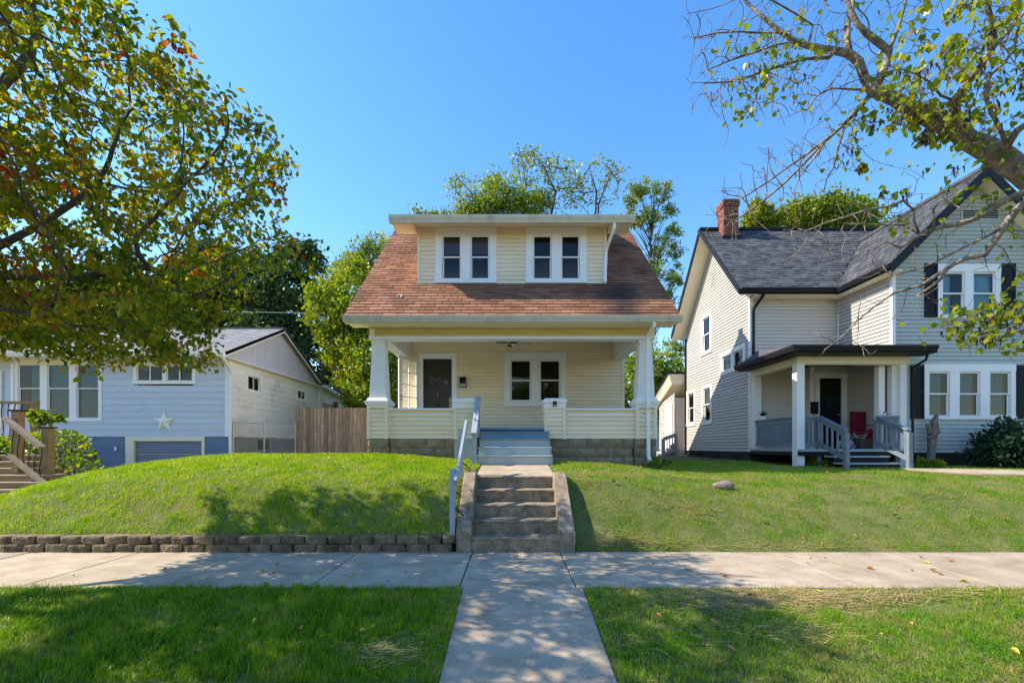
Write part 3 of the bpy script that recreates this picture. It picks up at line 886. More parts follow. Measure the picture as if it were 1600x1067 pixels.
# --- foundation and porch blocks
FPch = Fr((0, 10.0, 0), (1, 0, 0))              # porch front plane, w towards the street
fnd = part('foundation', (0, 10, .9), H)
MB().box(-3.13, 3.13, 10.06, 10.3, .85, 1.6).build('core', 'mortar', fnd)
MB().box(-3.13, -2.95, 10.3, 18, .85, 1.6).build('core', 'mortar', fnd)
MB().box(2.95, 3.13, 10.3, 18, .85, 1.6).build('core', 'mortar', fnd)
def rockblock(F, u0, u1, v0, v1, w0, w1, parent, m='block', amp=.02):
    nu, nv = 5, 3
    vs = []; fs = []
    for j in range(nv + 1):
        for i in range(nu + 1):
            e = 0 if (i in (0, nu) or j in (0, nv)) else 1
            vs.append(F(u0 + (u1 - u0) * i / nu, v0 + (v1 - v0) * j / nv, w1 - .012 + e * (.012 + random.uniform(0, amp))))
    for j in range(nv):
        for i in range(nu):
            a = j * (nu + 1) + i
            fs.append((a, a + 1, a + nu + 2, a + nu + 1))
    b = len(vs)
    vs += [F(u0, v0, w0), F(u1, v0, w0), F(u1, v1, w0), F(u0, v1, w0)]
    c0, c1, c2, c3 = 0, nu, (nu + 1) * (nv + 1) - 1, (nu + 1) * nv
    for p, q, r, s_ in ((c0, c1, b + 1, b), (c3, c2, b + 2, b + 3)):
        pass
    fs.append(tuple([b, b + 1] + [i for i in range(nu, -1, -1)]))
    fs.append(tuple([b + 2, b + 3] + [c3 + i for i in range(0, nu + 1)]))
    fs.append(tuple([b + 3, b] + [j * (nu + 1) for j in range(nv + 1)]))
    fs.append(tuple([b + 1, b + 2] + [j * (nu + 1) + nu for j in range(nv, -1, -1)]))
    MB().add(vs, fs).build('block', m, parent)
for (a, b, w1, bw) in ((-3.17, -2.70, 0.02, .23), (-2.69, -.83, -0.03, .40), (.86, 2.69, -0.03, .40), (2.70, 3.17, 0.02, .23)):
    for r in range(3):
        z0 = 0.99 + r * .205
        off = (r % 2) * bw * .5
        u = a - off
        while u < b - .02:
            x0 = max(u, a); x1 = min(u + bw - .008, b)
            if x1 - x0 > .05:
                rockblock(FPch, x0, x1, z0, z0 + .197, -.08, w1, fnd)
            u += bw
for (sx, F) in ((-1, Fr((-3.17, 0, 0), (0, -1, 0))), (1, Fr((3.17, 0, 0), (0, 1, 0)))):
    for r in range(3):
        for k in range(4):
            y0 = 10.0 + k * .4 + (r % 2) * .2 - .1
            y0 = max(10.0, y0)
            a, b = (-(y0 + .39), -y0) if sx < 0 else (y0, y0 + .39)
            rockblock(F, a, b, .99 + r * .205, .99 + r * .205 + .197, -.08, .01, fnd)

# --- porch floor, ceiling, beams
fl = part('porch_floor', (0, 11.4, 1.78), H)
for k in range(24):
    y0 = 10.03 + k * (2.72 / 24)
    hx = 3.05 if y0 > 10.2 else 0
    MB().box(-3.05 if hx else -.81, hx or .70, y0 + .002, y0 + 2.72 / 24 - .002, 1.79, 1.84).build('floor_board', 'deck_blue', fl)
grooved(Fr((0, 10.2, 4.37), (1, 0, 0), (0, 1, 0)), -3.1, 3.1, 0, 2.6, .1, .012, -.010).build('porch_ceiling', 'soffit', H)
F0 = Fr((0, 10.03, 0), (1, 0, 0))
b = part('porch_beam', (0, 10.1, 3.78), H)
MB().box(-3.13, 3.13, 10.04, 10.24, 3.84, 4.33).build('core', 'cream_trim', b)
MB().box(-3.15, 3.15, 9.99, 10.26, 3.785, 3.845).build('trim_board', 'white', b)
siding(b, Fr((0, 10.035, 0), (1, 0, 0)), [(-3.02, 3.846), (3.02, 3.846), (3.02, 4.02), (-3.02, 4.02)], [], .087, 'frieze', t=.02)
for sx in (-1, 1):
    MB().box(sx * 3.08 - .06, sx * 3.08 + .06, 10.0, 10.035, 3.846, 4.02).build('corner_trim', 'cream_trim', b)
    MB().box(min(sx * 2.84, sx * 3.12), max(sx * 2.84, sx * 3.12), 10.26, 12.78, 3.86, 4.36).build('side_beam', 'white', H)

# --- porch walls between the piers
def pier(cx, hw, z0, z1, y0=9.985, y1=10.43):
    p = part('pier', (cx, 10.2, z0), H)
    MB().box(cx - hw + .01, cx + hw - .01, y0 + .02, y1, z0, z1).build('core', 'cream_trim', p)
    F = Fr((cx, y0 + .02, 0), (1, 0, 0))
    siding(p, F, [(-hw + .06, z0), (hw - .06, z0), (hw - .06, z1), (-hw + .06, z1)], [], .094, 'cream', name='siding_board')
    for s in (-1, 1):
        MB().box(cx + s * hw - (.065 if s > 0 else 0), cx + s * hw + (0 if s > 0 else .065), y0 - .012, y0 + .05, z0 - .01, z1).build('corner_trim', 'cream_trim', p)
        Fq = Fr((cx + s * hw, 0, 0), (0, s, 0))
        if s > 0: siding(p, Fq, [(y0 + .05, z0), (y1, z0), (y1, z1), (y0 + .05, z1)], [], .094, 'cream')
        else: siding(p, Fq, [(-y1, z0), (-y0 - .05, z0), (-y0 - .05, z1), (-y1, z1)], [], .094, 'cream')
    return p
for cx in (-2.955, 2.955):
    p = pier(cx, .228, 1.6, 2.27)
    MB().frustum(cx, 10.19, [(2.27, .225, .225), (2.33, .225, .225), (2.335, .25, .25), (2.39, .27, .27), (2.395, .275, .275), (2.42, .275, .275), (2.425, .235, .235), (2.46, .225, .225), (2.49, .205, .205)]).build('pedestal_cap', 'white', p)
    c = part('porch_column', (cx, 10.19, 2.49), H)
    MB().frustum(cx, 10.19, [(2.488, .185, .185), (3.70, .135, .135), (3.705, .150, .150), (3.786, .150, .150)]).build('shaft', 'white_stucco', c)
for cx in (-1.05, .945):
    p = pier(cx, .232, 1.6 if cx > 0 else 1.6, 2.262)
    if cx < 0:
        MB().box(cx - .22, cx + .22, 10.0, 10.42, .95, 1.6).build('base', 'deck_grey', p)
    MB().frustum(cx, 10.2, [(2.262, .235, .235), (2.36, .235, .235), (2.40, .262, .262), (2.44, .262, .262), (2.485, .21, .21)]).build('pedestal_cap', 'white', p)
for (a, b2) in ((-2.727, -1.282), (1.177, 2.727)):
    r = part('porch_rail_wall', ((a + b2) / 2, 10.1, 1.6), H)
    MB().box(a, b2, 10.075, 10.2, 1.6, 2.23).build('core', 'cream_trim', r)
    siding(r, Fr((0, 10.07, 0), (1, 0, 0)), [(a, 1.6), (b2, 1.6), (b2, 2.23), (a, 2.23)], [], .098, 'cream')
    MB().box(a, b2, 10.02, 10.26, 2.232, 2.268).build('cap_rail', 'white', r)
for sx in (-1, 1):
    r = part('porch_rail_wall', (sx * 2.99, 11.6, 1.6), H)
    MB().box(sx * 3.0 - .07, sx * 3.0 + .07, 10.43, 12.78, 1.6, 2.23).build('core', 'cream_trim', r)
    MB().box(sx * 3.0 - .1, sx * 3.0 + .1, 10.43, 12.78, 2.232, 2.268).build('cap_rail', 'white', r)
    F = Fr((sx * 3.075, 0, 0), (0, sx, 0))
    y = sorted((sx * 10.43, sx * 12.78))
    siding(r, F, [(y[0], 1.6), (y[1], 1.6), (y[1], 2.23), (y[0], 2.23)], [], .098, 'cream', join=True)

# --- front wall with door and window
wall = part('front_wall', (0, WD, 1.84), H)
FW = Fr((0, WD, 0), (1, 0, 0))
op = []
op.append(window(wall, FW, -.21, 1.52, 2.547, 4.055, 2, trim=.16, head=.20, foot=.15, mull=.235, back=None))
# door opening
op.append((-2.56, -1.63, 1.84, 3.95))
siding(wall, FW, [(-3.1, 1.84), (3.08, 1.84), (3.08, 4.37), (-3.1, 4.37)], op, .0975, 'cream', seams=.6)
MB().box(3.075, 3.155, WD - .03, WD + .05, 1.84, 4.37).build('corner_trim', 'cream_trim', wall)
MB().box(-3.155, -3.075, WD - .03, WD + .05, 1.84, 4.37).build('corner_trim', 'cream_trim', wall)
MB().box(-3.07, 3.07, WD - .024, WD + .0, 4.33, 4.37).build('ceiling_trim', 'cream_trim', wall)
MB().box(-3.1, -2.56, WD + .005, WD + .12, 1.6, 4.4).box(-1.63, -.13, WD + .005, WD + .12, 1.6, 4.4).box(1.44, 3.1, WD + .005, WD + .12, 1.6, 4.4).box(-2.56, -1.63, WD + .005, WD + .12, 3.95, 4.4).box(-.13, 1.44, WD + .005, WD + .12, 1.6, 2.62).box(-.13, 1.44, WD + .005, WD + .12, 3.95, 4.4).build('sheathing', 'cream_trim', wall)
dr = part('front_door', (-2.09, WD, 1.84), H)
mb = MB()
mb.fbox(FW, -2.61, -2.50, 1.84, 3.89, -.06, .035)
mb.fbox(FW, -1.69, -1.55, 1.84, 3.89, -.06, .035)
mb.fbox(FW, -2.615, -1.545, 3.89, 4.035, -.06, .04)
mb.build('door_frame', 'white', dr)
MB().fbox(FW, -2.50, -1.69, 1.80, 1.86, -.1, .05).build('threshold', 'deck_grey', dr)
# the dark timber door: stiles, panels, fan light
mb = MB()
mb.fbox(FW, -2.50, -1.69, 1.86, 3.89, -.14, -.105)
mb.build('door_leaf', 'door_dark', dr)
mb = MB()
for (a, b2, c, d) in ((-2.50, -2.40, 1.86, 3.89), (-1.79, -1.69, 1.86, 3.89), (-2.40, -1.79, 1.86, 2.05), (-2.40, -1.79, 3.75, 3.89), (-2.40, -1.79, 3.04, 3.12), (-2.12, -2.07, 2.05, 3.04), (-2.40, -1.79, 2.55, 2.62)):
    mb.fbox(FW, a, b2, c, d, -.105, -.085)
mb.build('door_rails', 'door_dark', dr)
lite = MB()
vs = []; fs = []
cxu, cvv = -2.095, 3.17
for k in range(13):
    th = PI * k / 12
    vs += [FW(cxu + .08 * math.cos(th), cvv + .10 * math.sin(th), -.10), FW(cxu + .27 * math.cos(th), cvv + .36 * math.sin(th), -.10)]
for k in range(12):
    fs.append((2 * k, 2 * k + 1, 2 * k + 3, 2 * k + 2))
lite.add(vs, fs).build('fan_light', 'glass', dr)
mb = MB()
for k in range(1, 6):
    th = PI * k / 6
    mb.tube([FW(cxu + .06 * math.cos(th), cvv + .08 * math.sin(th), -.09), FW(cxu + .27 * math.cos(th), cvv + .36 * math.sin(th), -.09)], .008, 4)
mb.build('fan_light_bars', 'door_dark', dr)
mb = MB()
mb.tube([FW(-2.095, 2.95, -.08), FW(-2.11, 2.90, -.06), FW(-2.08, 2.86, -.06), FW(-2.095, 2.79, -.07)], [.018, .012, .02, .014], 6)
mb.build('knocker', 'brass', dr, smooth=True)
mb = MB()
mb.tube([FW(-1.75, 2.66, -.085), FW(-1.75, 2.66, -.04)], .022, 8)
mb.blob(FW(-1.75, 2.66, -.02), (.03, .03, .03), 8, 6)
mb.build('knob', 'brass', dr, smooth=True)
mb = MB(); mb.fbox(FW, -1.78, -1.72, 2.50, 2.80, -.085, -.078); mb.build('lock_plate', 'brass', dr)
# storm door, swung open
hinge = Vector((-2.615, WD - .04, 0)); free = Vector((-3.02, 12.12, 0))
FS = Fr((free.x, free.y, 0), (hinge - free).normalized())
sdoor = part('storm_door', (-2.8, 12.4, 1.86), H)
wd = (hinge - free).length
mb = MB()
mb.fbox(FS, 0, .115, 1.87, 3.87, -.02, .02)
mb.fbox(FS, wd - .11, wd, 1.87, 3.87, -.02, .02)
mb.fbox(FS, .115, wd - .11, 3.76, 3.87, -.02, .02)
mb.fbox(FS, .115, wd - .11, 1.87, 2.12, -.02, .02)
mb.build('door_frame', 'white', sdoor)
mb = MB()
um = (.115 + wd - .11) / 2
mb.fbox(FS, um - .011, um + .011, 2.12, 3.76, -.012, .012)
for k in range(1, 5):
    z = 2.12 + (3.76 - 2.12) * k / 5
    mb.fbox(FS, .115, um - .011, z - .011, z + .011, -.012, .012)
    mb.fbox(FS, um + .011, wd - .11, z - .011, z + .011, -.012, .012)
mb.build('glazing_bars', 'white', sdoor)
for k in range(5):
    for (a, b2) in ((.115, um - .011), (um + .011, wd - .11)):
        z0 = 2.12 + (3.76 - 2.12) * k / 5 + .011; z1 = 2.12 + (3.76 - 2.12) * (k + 1) / 5 - .011
        MB().add([FS(a, z0, 0), FS(b2, z0, 0), FS(b2, z1, 0), FS(a, z1, 0)], [(0, 1, 2, 3)]).build('pane', 'glass_dark', sdoor)
MB().tube([FS(.055, 2.66, .02), FS(.055, 2.66, .07), FS(.055, 2.80, .07), FS(.055, 2.80, .02)], .009, 5).build('handle', 'black', sdoor)

# --- steps up to the porch (painted wood)
stp = part('porch_steps', (.06, 9.4, 1.08), H)
zz = [1.25, 1.418, 1.585, 1.752]; dd = [8.92, 9.2, 9.48, 9.76]
for i in range(4):
    s = part('step', (.06, dd[i], zz[i] - .17), stp)
    z0 = zz[i] - .168 if i else 1.03
    MB().box(-.665, .775, dd[i] + .015, dd[i] + .05, z0, zz[i] - .030).build('riser', 'deck_blue' if i == 3 else 'deck_grey', s)  # one paint in two tones: light on the lower steps put into the colour
    MB().cbox(Fr((0, dd[i] + .33, zz[i] - .03), (1, 0, 0)), -.69, .80, 0, .030, 0, .345, c=.006, j=.002).build('tread', 'deck_blue' if i >= 2 else 'deck_grey', s)
prof = [(8.95, 1.0), (8.95, 1.2), (9.25, 1.2), (9.25, 1.38), (9.53, 1.38), (9.53, 1.55), (9.81, 1.55), (9.81, 1.71), (10.03, 1.71), (10.03, 1.0)]
for x in (-.68, .775):
    MB().add([(x, y, z) for y, z in prof] + [(x + .03, y, z) for y, z in prof],
             [tuple(range(10)), tuple(range(19, 9, -1))] + [(i, (i + 1) % 10, (i + 1) % 10 + 10, i + 10) for i in range(10)]).build('stringer', 'deck_grey', stp)

# --- main roof
TAN = .907
ang = math.atan(TAN)
ca, sa = math.cos(ang), math.sin(ang)
FR = Fr((0, 9.6, 4.18), (1, 0, 0), (0, ca, sa))
L = (14.2 - 9.6) / ca
FRb = Fr((0, 18.8, 4.18), (-1, 0, 0), (0, -ca, sa))
roof = part('roof', (0, 14.2, 4.1), H)
MB().fbox(FR, -3.54, 3.54, 0, L, -.10, -.012).build('roof_deck', 'cream_trim', roof)
MB().fbox(FR, -3.545, 3.545, -.005, L, -.0115, -.002).build('underlay', 'sh_brown', roof)
MB().fbox(FRb, -3.54, 3.54, 0, L - .09, -.10, -.002).build('roof_deck', 'sh_brown', roof)
sd0 = (10.83 - 9.6) / ca
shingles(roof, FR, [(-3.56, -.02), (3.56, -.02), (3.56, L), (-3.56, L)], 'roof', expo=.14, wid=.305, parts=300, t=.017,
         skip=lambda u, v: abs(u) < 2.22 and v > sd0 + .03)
MB().fbox(Fr((0, 14.2, 8.35), (1, 0, 0), (0, 1, 0)), -3.56, 3.56, -.14, .14, -.03, .03).build('ridge_cap', 'roof', roof)
MB().tube([FR(-2.60, .93, .02), FR(-2.55, .98, .035), FR(-2.50, .96, .03), FR(-2.49, .86, .02)], .012, 5).build('roof_hook', 'white', roof)
# rake fascia and soffit
for sx in (-1, 1):
    for F, s in ((FR, 1), (FRb, -1)):
        a, b2 = (3.50, 3.56) if sx * s > 0 else (-3.56, -3.50)
        MB().fbox(F, a, b2, 0, L, -.2, -.102).build('rake_board', 'cream_trim', roof)
    # gable wall
    F = Fr((sx * 3.15, 0, 0), (0, sx, 0))
    pts = [(10.05, 4.34), (18.35, 4.34), (14.2, 8.05)]
    poly = [(sx * y, z) for y, z in pts]
    if sx < 0: poly = poly[::-1]
    siding(H, F, poly, [], .1, 'cream', join=True)
    y0, y1 = sorted((sx * WD, sx * 18.3))
    siding(H, F, [(y0, 1.6), (y1, 1.6), (y1, 4.34), (y0, 4.34)], [], .1, 'cream', join=True)
    MB().box(sx * 3.08 - .05, sx * 3.08 + .05, 10.1, 18.3, 4.3, 4.38).build('gable_base', 'cream_trim', H)
siding(H, Fr((0, 18.3, 0), (-1, 0, 0)), [(-3.15, 1.6), (3.15, 1.6), (3.15, 4.4), (-3.15, 4.4)], [], .1, 'cream', join=True)
# eave: fascia, soffit, gutter
MB().box(-3.52, 3.52, 9.64, 9.70, 4.03, 4.165).build('fascia', 'cream_trim', roof)
grooved(Fr((0, 9.70, 4.035), (1, 0, 0), (0, 1, 0)), -3.2, 3.2, 0, .33, .10, .012, -.008).build('soffit', 'soffit', H)
for sx in (-1, 1):
    MB().box(min(sx * 3.2, sx * 3.5), max(sx * 3.2, sx * 3.5), 9.70, 10.03, 4.04, 4.10).build('cornice_return', 'cream_trim', H)
def gutter(x0, x1, y, z, h, parent, m='gutter', dep=.12):
    """K-style gutter: profile swept along x; y is the back, the lip faces the street"""
    pr = [(y, z + h), (y, z), (y - dep * .62, z), (y - dep * .70, z + h * .25), (y - dep * .95, z + h * .62), (y - dep, z + h * .8), (y - dep, z + h), (y - dep + .012, z + h), (y - dep + .012, z + h * .8), (y - dep * .6, z + .012), (y - .006, z + .012), (y - .006, z + h)]
    n = len(pr)
    vs = [(x0, a, b) for a, b in pr] + [(x1, a, b) for a, b in pr]
    fs = [tuple(range(n)), tuple(range(2 * n - 1, n - 1, -1))] + [(i, i + n, (i + 1) % n + n, (i + 1) % n) for i in range(n)]
    return MB().add(vs, fs).build('gutter', m, parent)
gutter(-3.56, 3.58, 9.64, 4.045, .125, H)
def downspout(pts, parent, m, s=.04):
    return MB().tube(pts, s * 1.2, 4, square=True).build('downspout', m, parent)
downspout([(3.0, 9.6, 4.07), (3.0, 9.62, 3.98), (2.96, 9.88, 3.82), (2.96, 9.93, 3.7), (2.96, 9.90, 2.5), (2.96, 9.86, 2.36), (2.96, 9.86, 2.3), (2.97, 9.93, 2.2), (2.98, 9.94, 1.2), (3.0, 9.86, 1.10)], H, 'white')

# --- dormer
dm = part('dormer', (0, 10.83, 5.3), H)
FD = Fr((0, 10.83, 0), (1, 0, 0))
opd = [window(dm, FD, -1.825, -.37, 5.30, 6.62, 2, trim=.165, head=.18, foot=.10, mull=.22, back=('room_brown', .60), sash=.03),
       window(dm, FD, .33, 1.775, 5.30, 6.62, 2, trim=.165, head=.18, foot=.10, mull=.22, sash=.03)]
siding(dm, FD, [(-2.19, 5.29), (2.19, 5.29), (2.19, 6.62), (-2.19, 6.62)], opd, .0975, 'cream', t=.02)
MB().box(-2.2, -1.74, 10.835, 10.9, 5.2, 6.66).box(-.45, .41, 10.835, 10.9, 5.2, 6.66).box(1.7, 2.2, 10.835, 10.9, 5.2, 6.66).build('sheathing', 'cream_trim', dm)
for sx in (-1, 1):
    MB().box(min(sx * 2.19, sx * 2.25), max(sx * 2.19, sx * 2.25), 10.80, 10.87, 5.26, 6.64).build('corner_trim', 'cream_trim', dm)
    F = Fr((sx * 2.235, 0, 0), (0, sx, 0))
    tri = [(10.85, 5.30), (14.0, 8.15), (10.85, 6.75)]
    poly = [(sx * y, z) for y, z in tri]
    if sx < 0: poly = poly[::-1]
    siding(dm, F, poly, [], .0975, 'cream', join=True)
MB().fbox(FD, -2.25, 2.25, 5.262, 5.288, -.02, .03).build('flashing', 'black', dm)
a2 = math.atan((8.33 - 6.66) / (14.2 - 10.40))
FDR = Fr((0, 10.40, 6.66), (1, 0, 0), (0, math.cos(a2), math.sin(a2)))
MB().fbox(FDR, -2.78, 2.78, 0, 4.1, -.09, 0).build('dormer_roof', 'sh_brown', dm)
grooved(Fr((0, 10.42, 6.625), (1, 0, 0), (0, 1, 0)), -2.72, 2.72, 0, .42, .10, .014, -.010).build('soffit', 'soffit', dm)
MB().box(-2.76, 2.76, 10.40, 10.425, 6.50, 6.655).build('fascia', 'cream_trim', dm)
for sx in (-1, 1):
    x0, x1 = sorted((sx * 2.27, sx * 2.76))
    MB().box(x0, x1, 10.426, 10.95, 6.53, 6.62).build('cornice_return', 'cream_trim', dm)
gutter(-2.79, 2.79, 10.40, 6.50, .16, dm, dep=.13)
downspout([(2.33, 10.36, 6.52), (2.33, 10.38, 6.40), (2.24, 10.72, 6.12), (2.22, 10.77, 6.02), (2.20, 10.77, 5.42), (2.18, 10.68, 5.26)], dm, 'white', s=.038)

# --- house side items
cf = thing('ceiling_fan', 'dark ceiling fan with opal light and two pull chains under the porch ceiling', 'ceiling fan', (.04, 11.5, 4.0))
cy = 11.5
MB().tube([(.04, cy, 4.36), (.04, cy, 4.14)], .02, 8).build('stem', 'fan_blade', cf)
mb = MB(); mb.tube([(.04, cy, 4.15), (.04, cy, 4.125), (.04, cy, 4.02), (.04, cy, 4.005)], [.06, .088, .088, .07], 14); mb.build('motor_housing', 'fan_blade', cf, smooth=False)
MB().blob((.04, cy, 4.005), (.075, .075, .04), 12, 6).build('light_bowl', 'opal', cf, smooth=True)
for k in range(4):
    th = k * PI / 2 + .28
    c, s = math.cos(th), math.sin(th)
    U = Vector((c, s, 0)); Vv = Vector((-s, c, .22)).normalized()
    F = Fr((.04, cy, 4.04), U, Vv)
    MB().prism(F, [(.08, -.02), (.14, -.03), (.24, -.06), (.42, -.065), (.46, -.04), (.46, .05), (.42, .065), (.22, .055), (.12, .02)], -.004, .004).build('blade', 'fan_blade', cf)
for x in (-.09, .16):
    MB().tube([(x, cy - .03, 4.02), (x, cy - .03, 3.88)], .003, 4).tube([(x, cy - .03, 3.88), (x, cy - .03, 3.84)], .008, 6).build('pull_chain', 'fan_blade', cf)

def digits_mesh(F, s, x, y, h):
    """seven segment-like strokes of small enamel figures"""
    seg = {'0': 'abcdef', '6': 'acdefg', '5': 'acdfg', '8': 'abcdefg'}[s]
    w = h * .5; t = h * .16
    P = {'a': (x, x + w, y + h - t, y + h), 'd': (x, x + w, y, y + t), 'g': (x, x + w, y + h / 2 - t / 2, y + h / 2 + t / 2),
         'f': (x, x + t, y + h / 2, y + h), 'e': (x, x + t, y, y + h / 2), 'b': (x + w - t, x + w, y + h / 2, y + h), 'c': (x + w - t, x + w, y, y + h / 2)}
    mb = MB()
    for k, q in enumerate(seg):
        mb.fbox(F, *P[q], 0, .004 + .0004 * k)
    return mb
mbx = thing('mailbox', 'small black mailbox with three white digits hanging beside the porch door', 'mailbox', (-1.38, 12.7, 3.1))
Fm = Fr((-1.38, WD - .02, 0), (1, 0, 0))
MB().fbox(Fm, -.085, .085, 3.14, 3.33, 0, .09).build('box', 'black', mbx)
MB().prism(Fr((-1.38, WD - .02, 0), (0, -1, 0)), [(0, 3.332), (.105, 3.332), (.1, 3.345), (0, 3.375)], -.09, .09).build('lid', 'black', mbx)
MB().prism(Fm, [(-.1, 3.08), (.1, 3.08), (.1, 3.13), (.085, 3.138), (-.085, 3.138), (-.1, 3.13)], 0, .1).build('number_plate', 'black', mbx)
for k, ch in enumerate('656'):
    digits_mesh(Fr((-1.38, WD - .121, 0), (1, 0, 0)), ch, -.078 + k * .056, 3.09, .085).build('digit', 'dial', mbx)
sl = thing('step_light', 'tiny black solar lamp with amber lens on the pier cap right of the porch steps', 'lamp', (.93, 9.95, 2.3))
Fl = Fr((.935, 9.96, 0), (1, 0, 0))
MB().cbox(Fl, -.04, .04, 2.30, 2.41, 0, .05, c=.012).build('housing', 'black', sl)
MB().prism(Fl, [(-.026, 2.312), (.026, 2.312), (.02, 2.335), (-.02, 2.335)], .05, .055).build('lens', 'lens_warm', sl)

# --- handrails
hr = thing('wooden_handrail', 'sloping grey blue wooden handrail left of the concrete garden steps', 'handrail', (-.82, 6.8, .2))
MB().box(-.86, -.785, 6.26, 6.35, .12, 1.12).build('post', 'rail_paint', hr)
MB().box(-.87, -.795, 7.34, 7.43, .80, 1.72).build('post', 'rail_paint', hr)
F = Fr((-.782, 6.12, .975), (1, 0, 0), (0, 1.48, .90))
MB().cbox(F, 0, .042, 0, 1.72, -.095, 0, c=.004).build('rail', 'rail_paint', hr)
for (y, z) in ((6.30, .52), (7.38, 1.1)):
    MB().tube([(-.80, y, z + .06), (-.76, y - .01, z + .03), (-.66, y - .03, z - .05)], .010, 5).build('bracket', 'black', hr)
hr2 = thing('porch_step_rail', 'short grey blue rail and post beside the left end of the painted porch steps', 'handrail', (-.75, 9.3, 1.08))
MB().box(-.775, -.69, 8.86, 8.95, 1.02, 1.70).build('post', 'rail_paint', hr2)
MB().box(-.775, -.70, 9.86, 9.95, 1.62, 2.42).build('post', 'rail_paint', hr2)
F = Fr((-.79, 8.78, 1.655), (1, 0, 0), (0, 1.22, .82))
MB().cbox(F, 0, .11, 0, 1.50, 0, .04, c=.004).build('rail', 'rail_paint', hr2)
MB().cbox(Fr((-.76, 8.9, 1.25), (1, 0, 0), (0, 1.05, .78)), 0, .04, 0, 1.2, 0, .09, c=.004).build('lower_rail', 'rail_paint', hr2)
for k in range(3):
    y = 9.12 + k * .22; z = 1.25 + (y - 8.9) * .743
    MB().box(-.755, -.725, y, y + .03, z + .05, z + .58).build('baluster', 'rail_paint', hr2)
MB().tube([(-.86, 8.0, 1.06), (-.80, 7.9, 1.045), (-.70, 7.62, 1.0)], .012, 5).build('hose_end', 'black', None, label='short black hose end lying in the grass by the top of the concrete stairs', category='hose')
# ================================================================== RIGHT-HAND HOUSE
R = thing('neighbour_house', 'pale two storey clapboard house with charcoal gables and a black trimmed corner porch', 'house', (9, 14, 1.0))
XW = 7.05; YN = 13.47; YF = 18.45
SB = 1.27                                     # bottom of the siding
pk = (15.82, 7.52 + CZ); eN = (13.05, 4.53 + CZ); eF = (18.6, 4.53 + CZ)
lw = part('side_wall', (XW, 16, SB), R)
FL = Fr((XW, 0, 0), (0, -1, 0))               # u = -y
tl = 1.08
wins = [dict(y0=16.04, y1=16.9, z0=3.32 + CZ, z1=4.78 + CZ, n=1, st='hung'),
        dict(y0=13.72, y1=15.35, z0=2.36 + CZ, z1=3.10 + CZ, n=2, st='fixed'),
        dict(y0=16.0, y1=16.83, z0=.79 + CZ, z1=2.22 + CZ, n=1, st='hung'),
        dict(y0=17.45, y1=18.3, z0=.79 + CZ, z1=2.2 + CZ, n=1, st='hung')]
op = []
for w in wins:
    op.append(window(lw, FL, -w['y1'], -w['y0'], w['z0'], w['z1'], w['n'], trim=.12, style=w['st'], mull=.12,
                     curtains=[[(.35, 1.0, 'curtain_tan')] if w['z0'] < 3 else [(.5, 1, 'curtain_teal')]] * w['n'] if w['n'] == 1 else None))
# gable outline under the rake
topz = lambda y: pk[1] - .22 - abs(y - pk[0]) * tl
poly = [(-YF, SB), (-YN, SB), (-YN, topz(YN)), (-pk[0], topz(pk[0])), (-YF, topz(YF))]
siding(lw, FL, poly, op, .1016, 'grey_siding')
MB().box(XW - .022, XW + .07, YN - .022, YN + .08, SB, topz(YN) + .1).build('corner_trim', 'white', lw)
MB().box(XW - .022, XW + .07, YF - .08, YF + .022, SB, topz(YF) + .1).build('corner_trim', 'white', lw)
vt = part('gable_vent', (XW, 15.85, 5.5 + CZ), lw)
MB().fbox(FL, -16.08, -15.66, 5.5 + CZ, 5.54 + CZ, 0, .03).fbox(FL, -16.08, -15.66, 6.06 + CZ, 6.1 + CZ, 0, .03).fbox(FL, -16.08, -16.04, 5.54 + CZ, 6.06 + CZ, 0, .03).fbox(FL, -15.70, -15.66, 5.54 + CZ, 6.06 + CZ, 0, .03).build('frame', 'grey_siding', vt)
for k in range(10):
    z = 5.55 + CZ + k * .052
    MB().add([FL(-16.04, z, .026), FL(-15.70, z, .026), FL(-15.70, z + .04, .002), FL(-16.04, z + .04, .002), FL(-16.04, z - .006, .026), FL(-15.7, z - .006, .026)], [(0, 1, 2, 3), (4, 5, 1, 0)]).build('slat', 'galv', vt)
fd = part('foundation', (9, 13.4, .7), R)
MB().box(XW + .02, 10.0, YN + .03, YF, .6, SB).build('foundation_wall', 'dark_found', fd)
MB().box(9.66, 13.7, 11.55, 14, .6, SB).build('foundation_wall', 'dark_found', fd)
for y in (14.2, 15.6, 17.0):
    MB().box(XW - .004, XW + .02, y, y + .42, .98, 1.2).build('crawl_vent', 'black', fd)

# front wall of the main block
FN = Fr((0, YN, 0), (1, 0, 0))
XI = 9.61; YW = 11.5
fwm = part('front_wall', (8.3, YN, SB), R)
siding(fwm, FN, [(XW + .07, 3.2 + CZ - .6), (XI, 3.2 + CZ - .6), (XI, topz(YN) + .06), (XW + .07, topz(YN) + .06)], [], .1016, 'taupe_siding')
siding(fwm, FN, [(XW + .2, 1.36), (8.6, 1.36), (8.6, 2.6 + CZ - .001), (XW + .2, 2.6 + CZ - .001)], [], .1016, 'taupe_siding')
MB().box(XW + .02, XI, YN + .01, YN + .1, SB, topz(YN)).build('sheathing', 'taupe_siding', fwm)
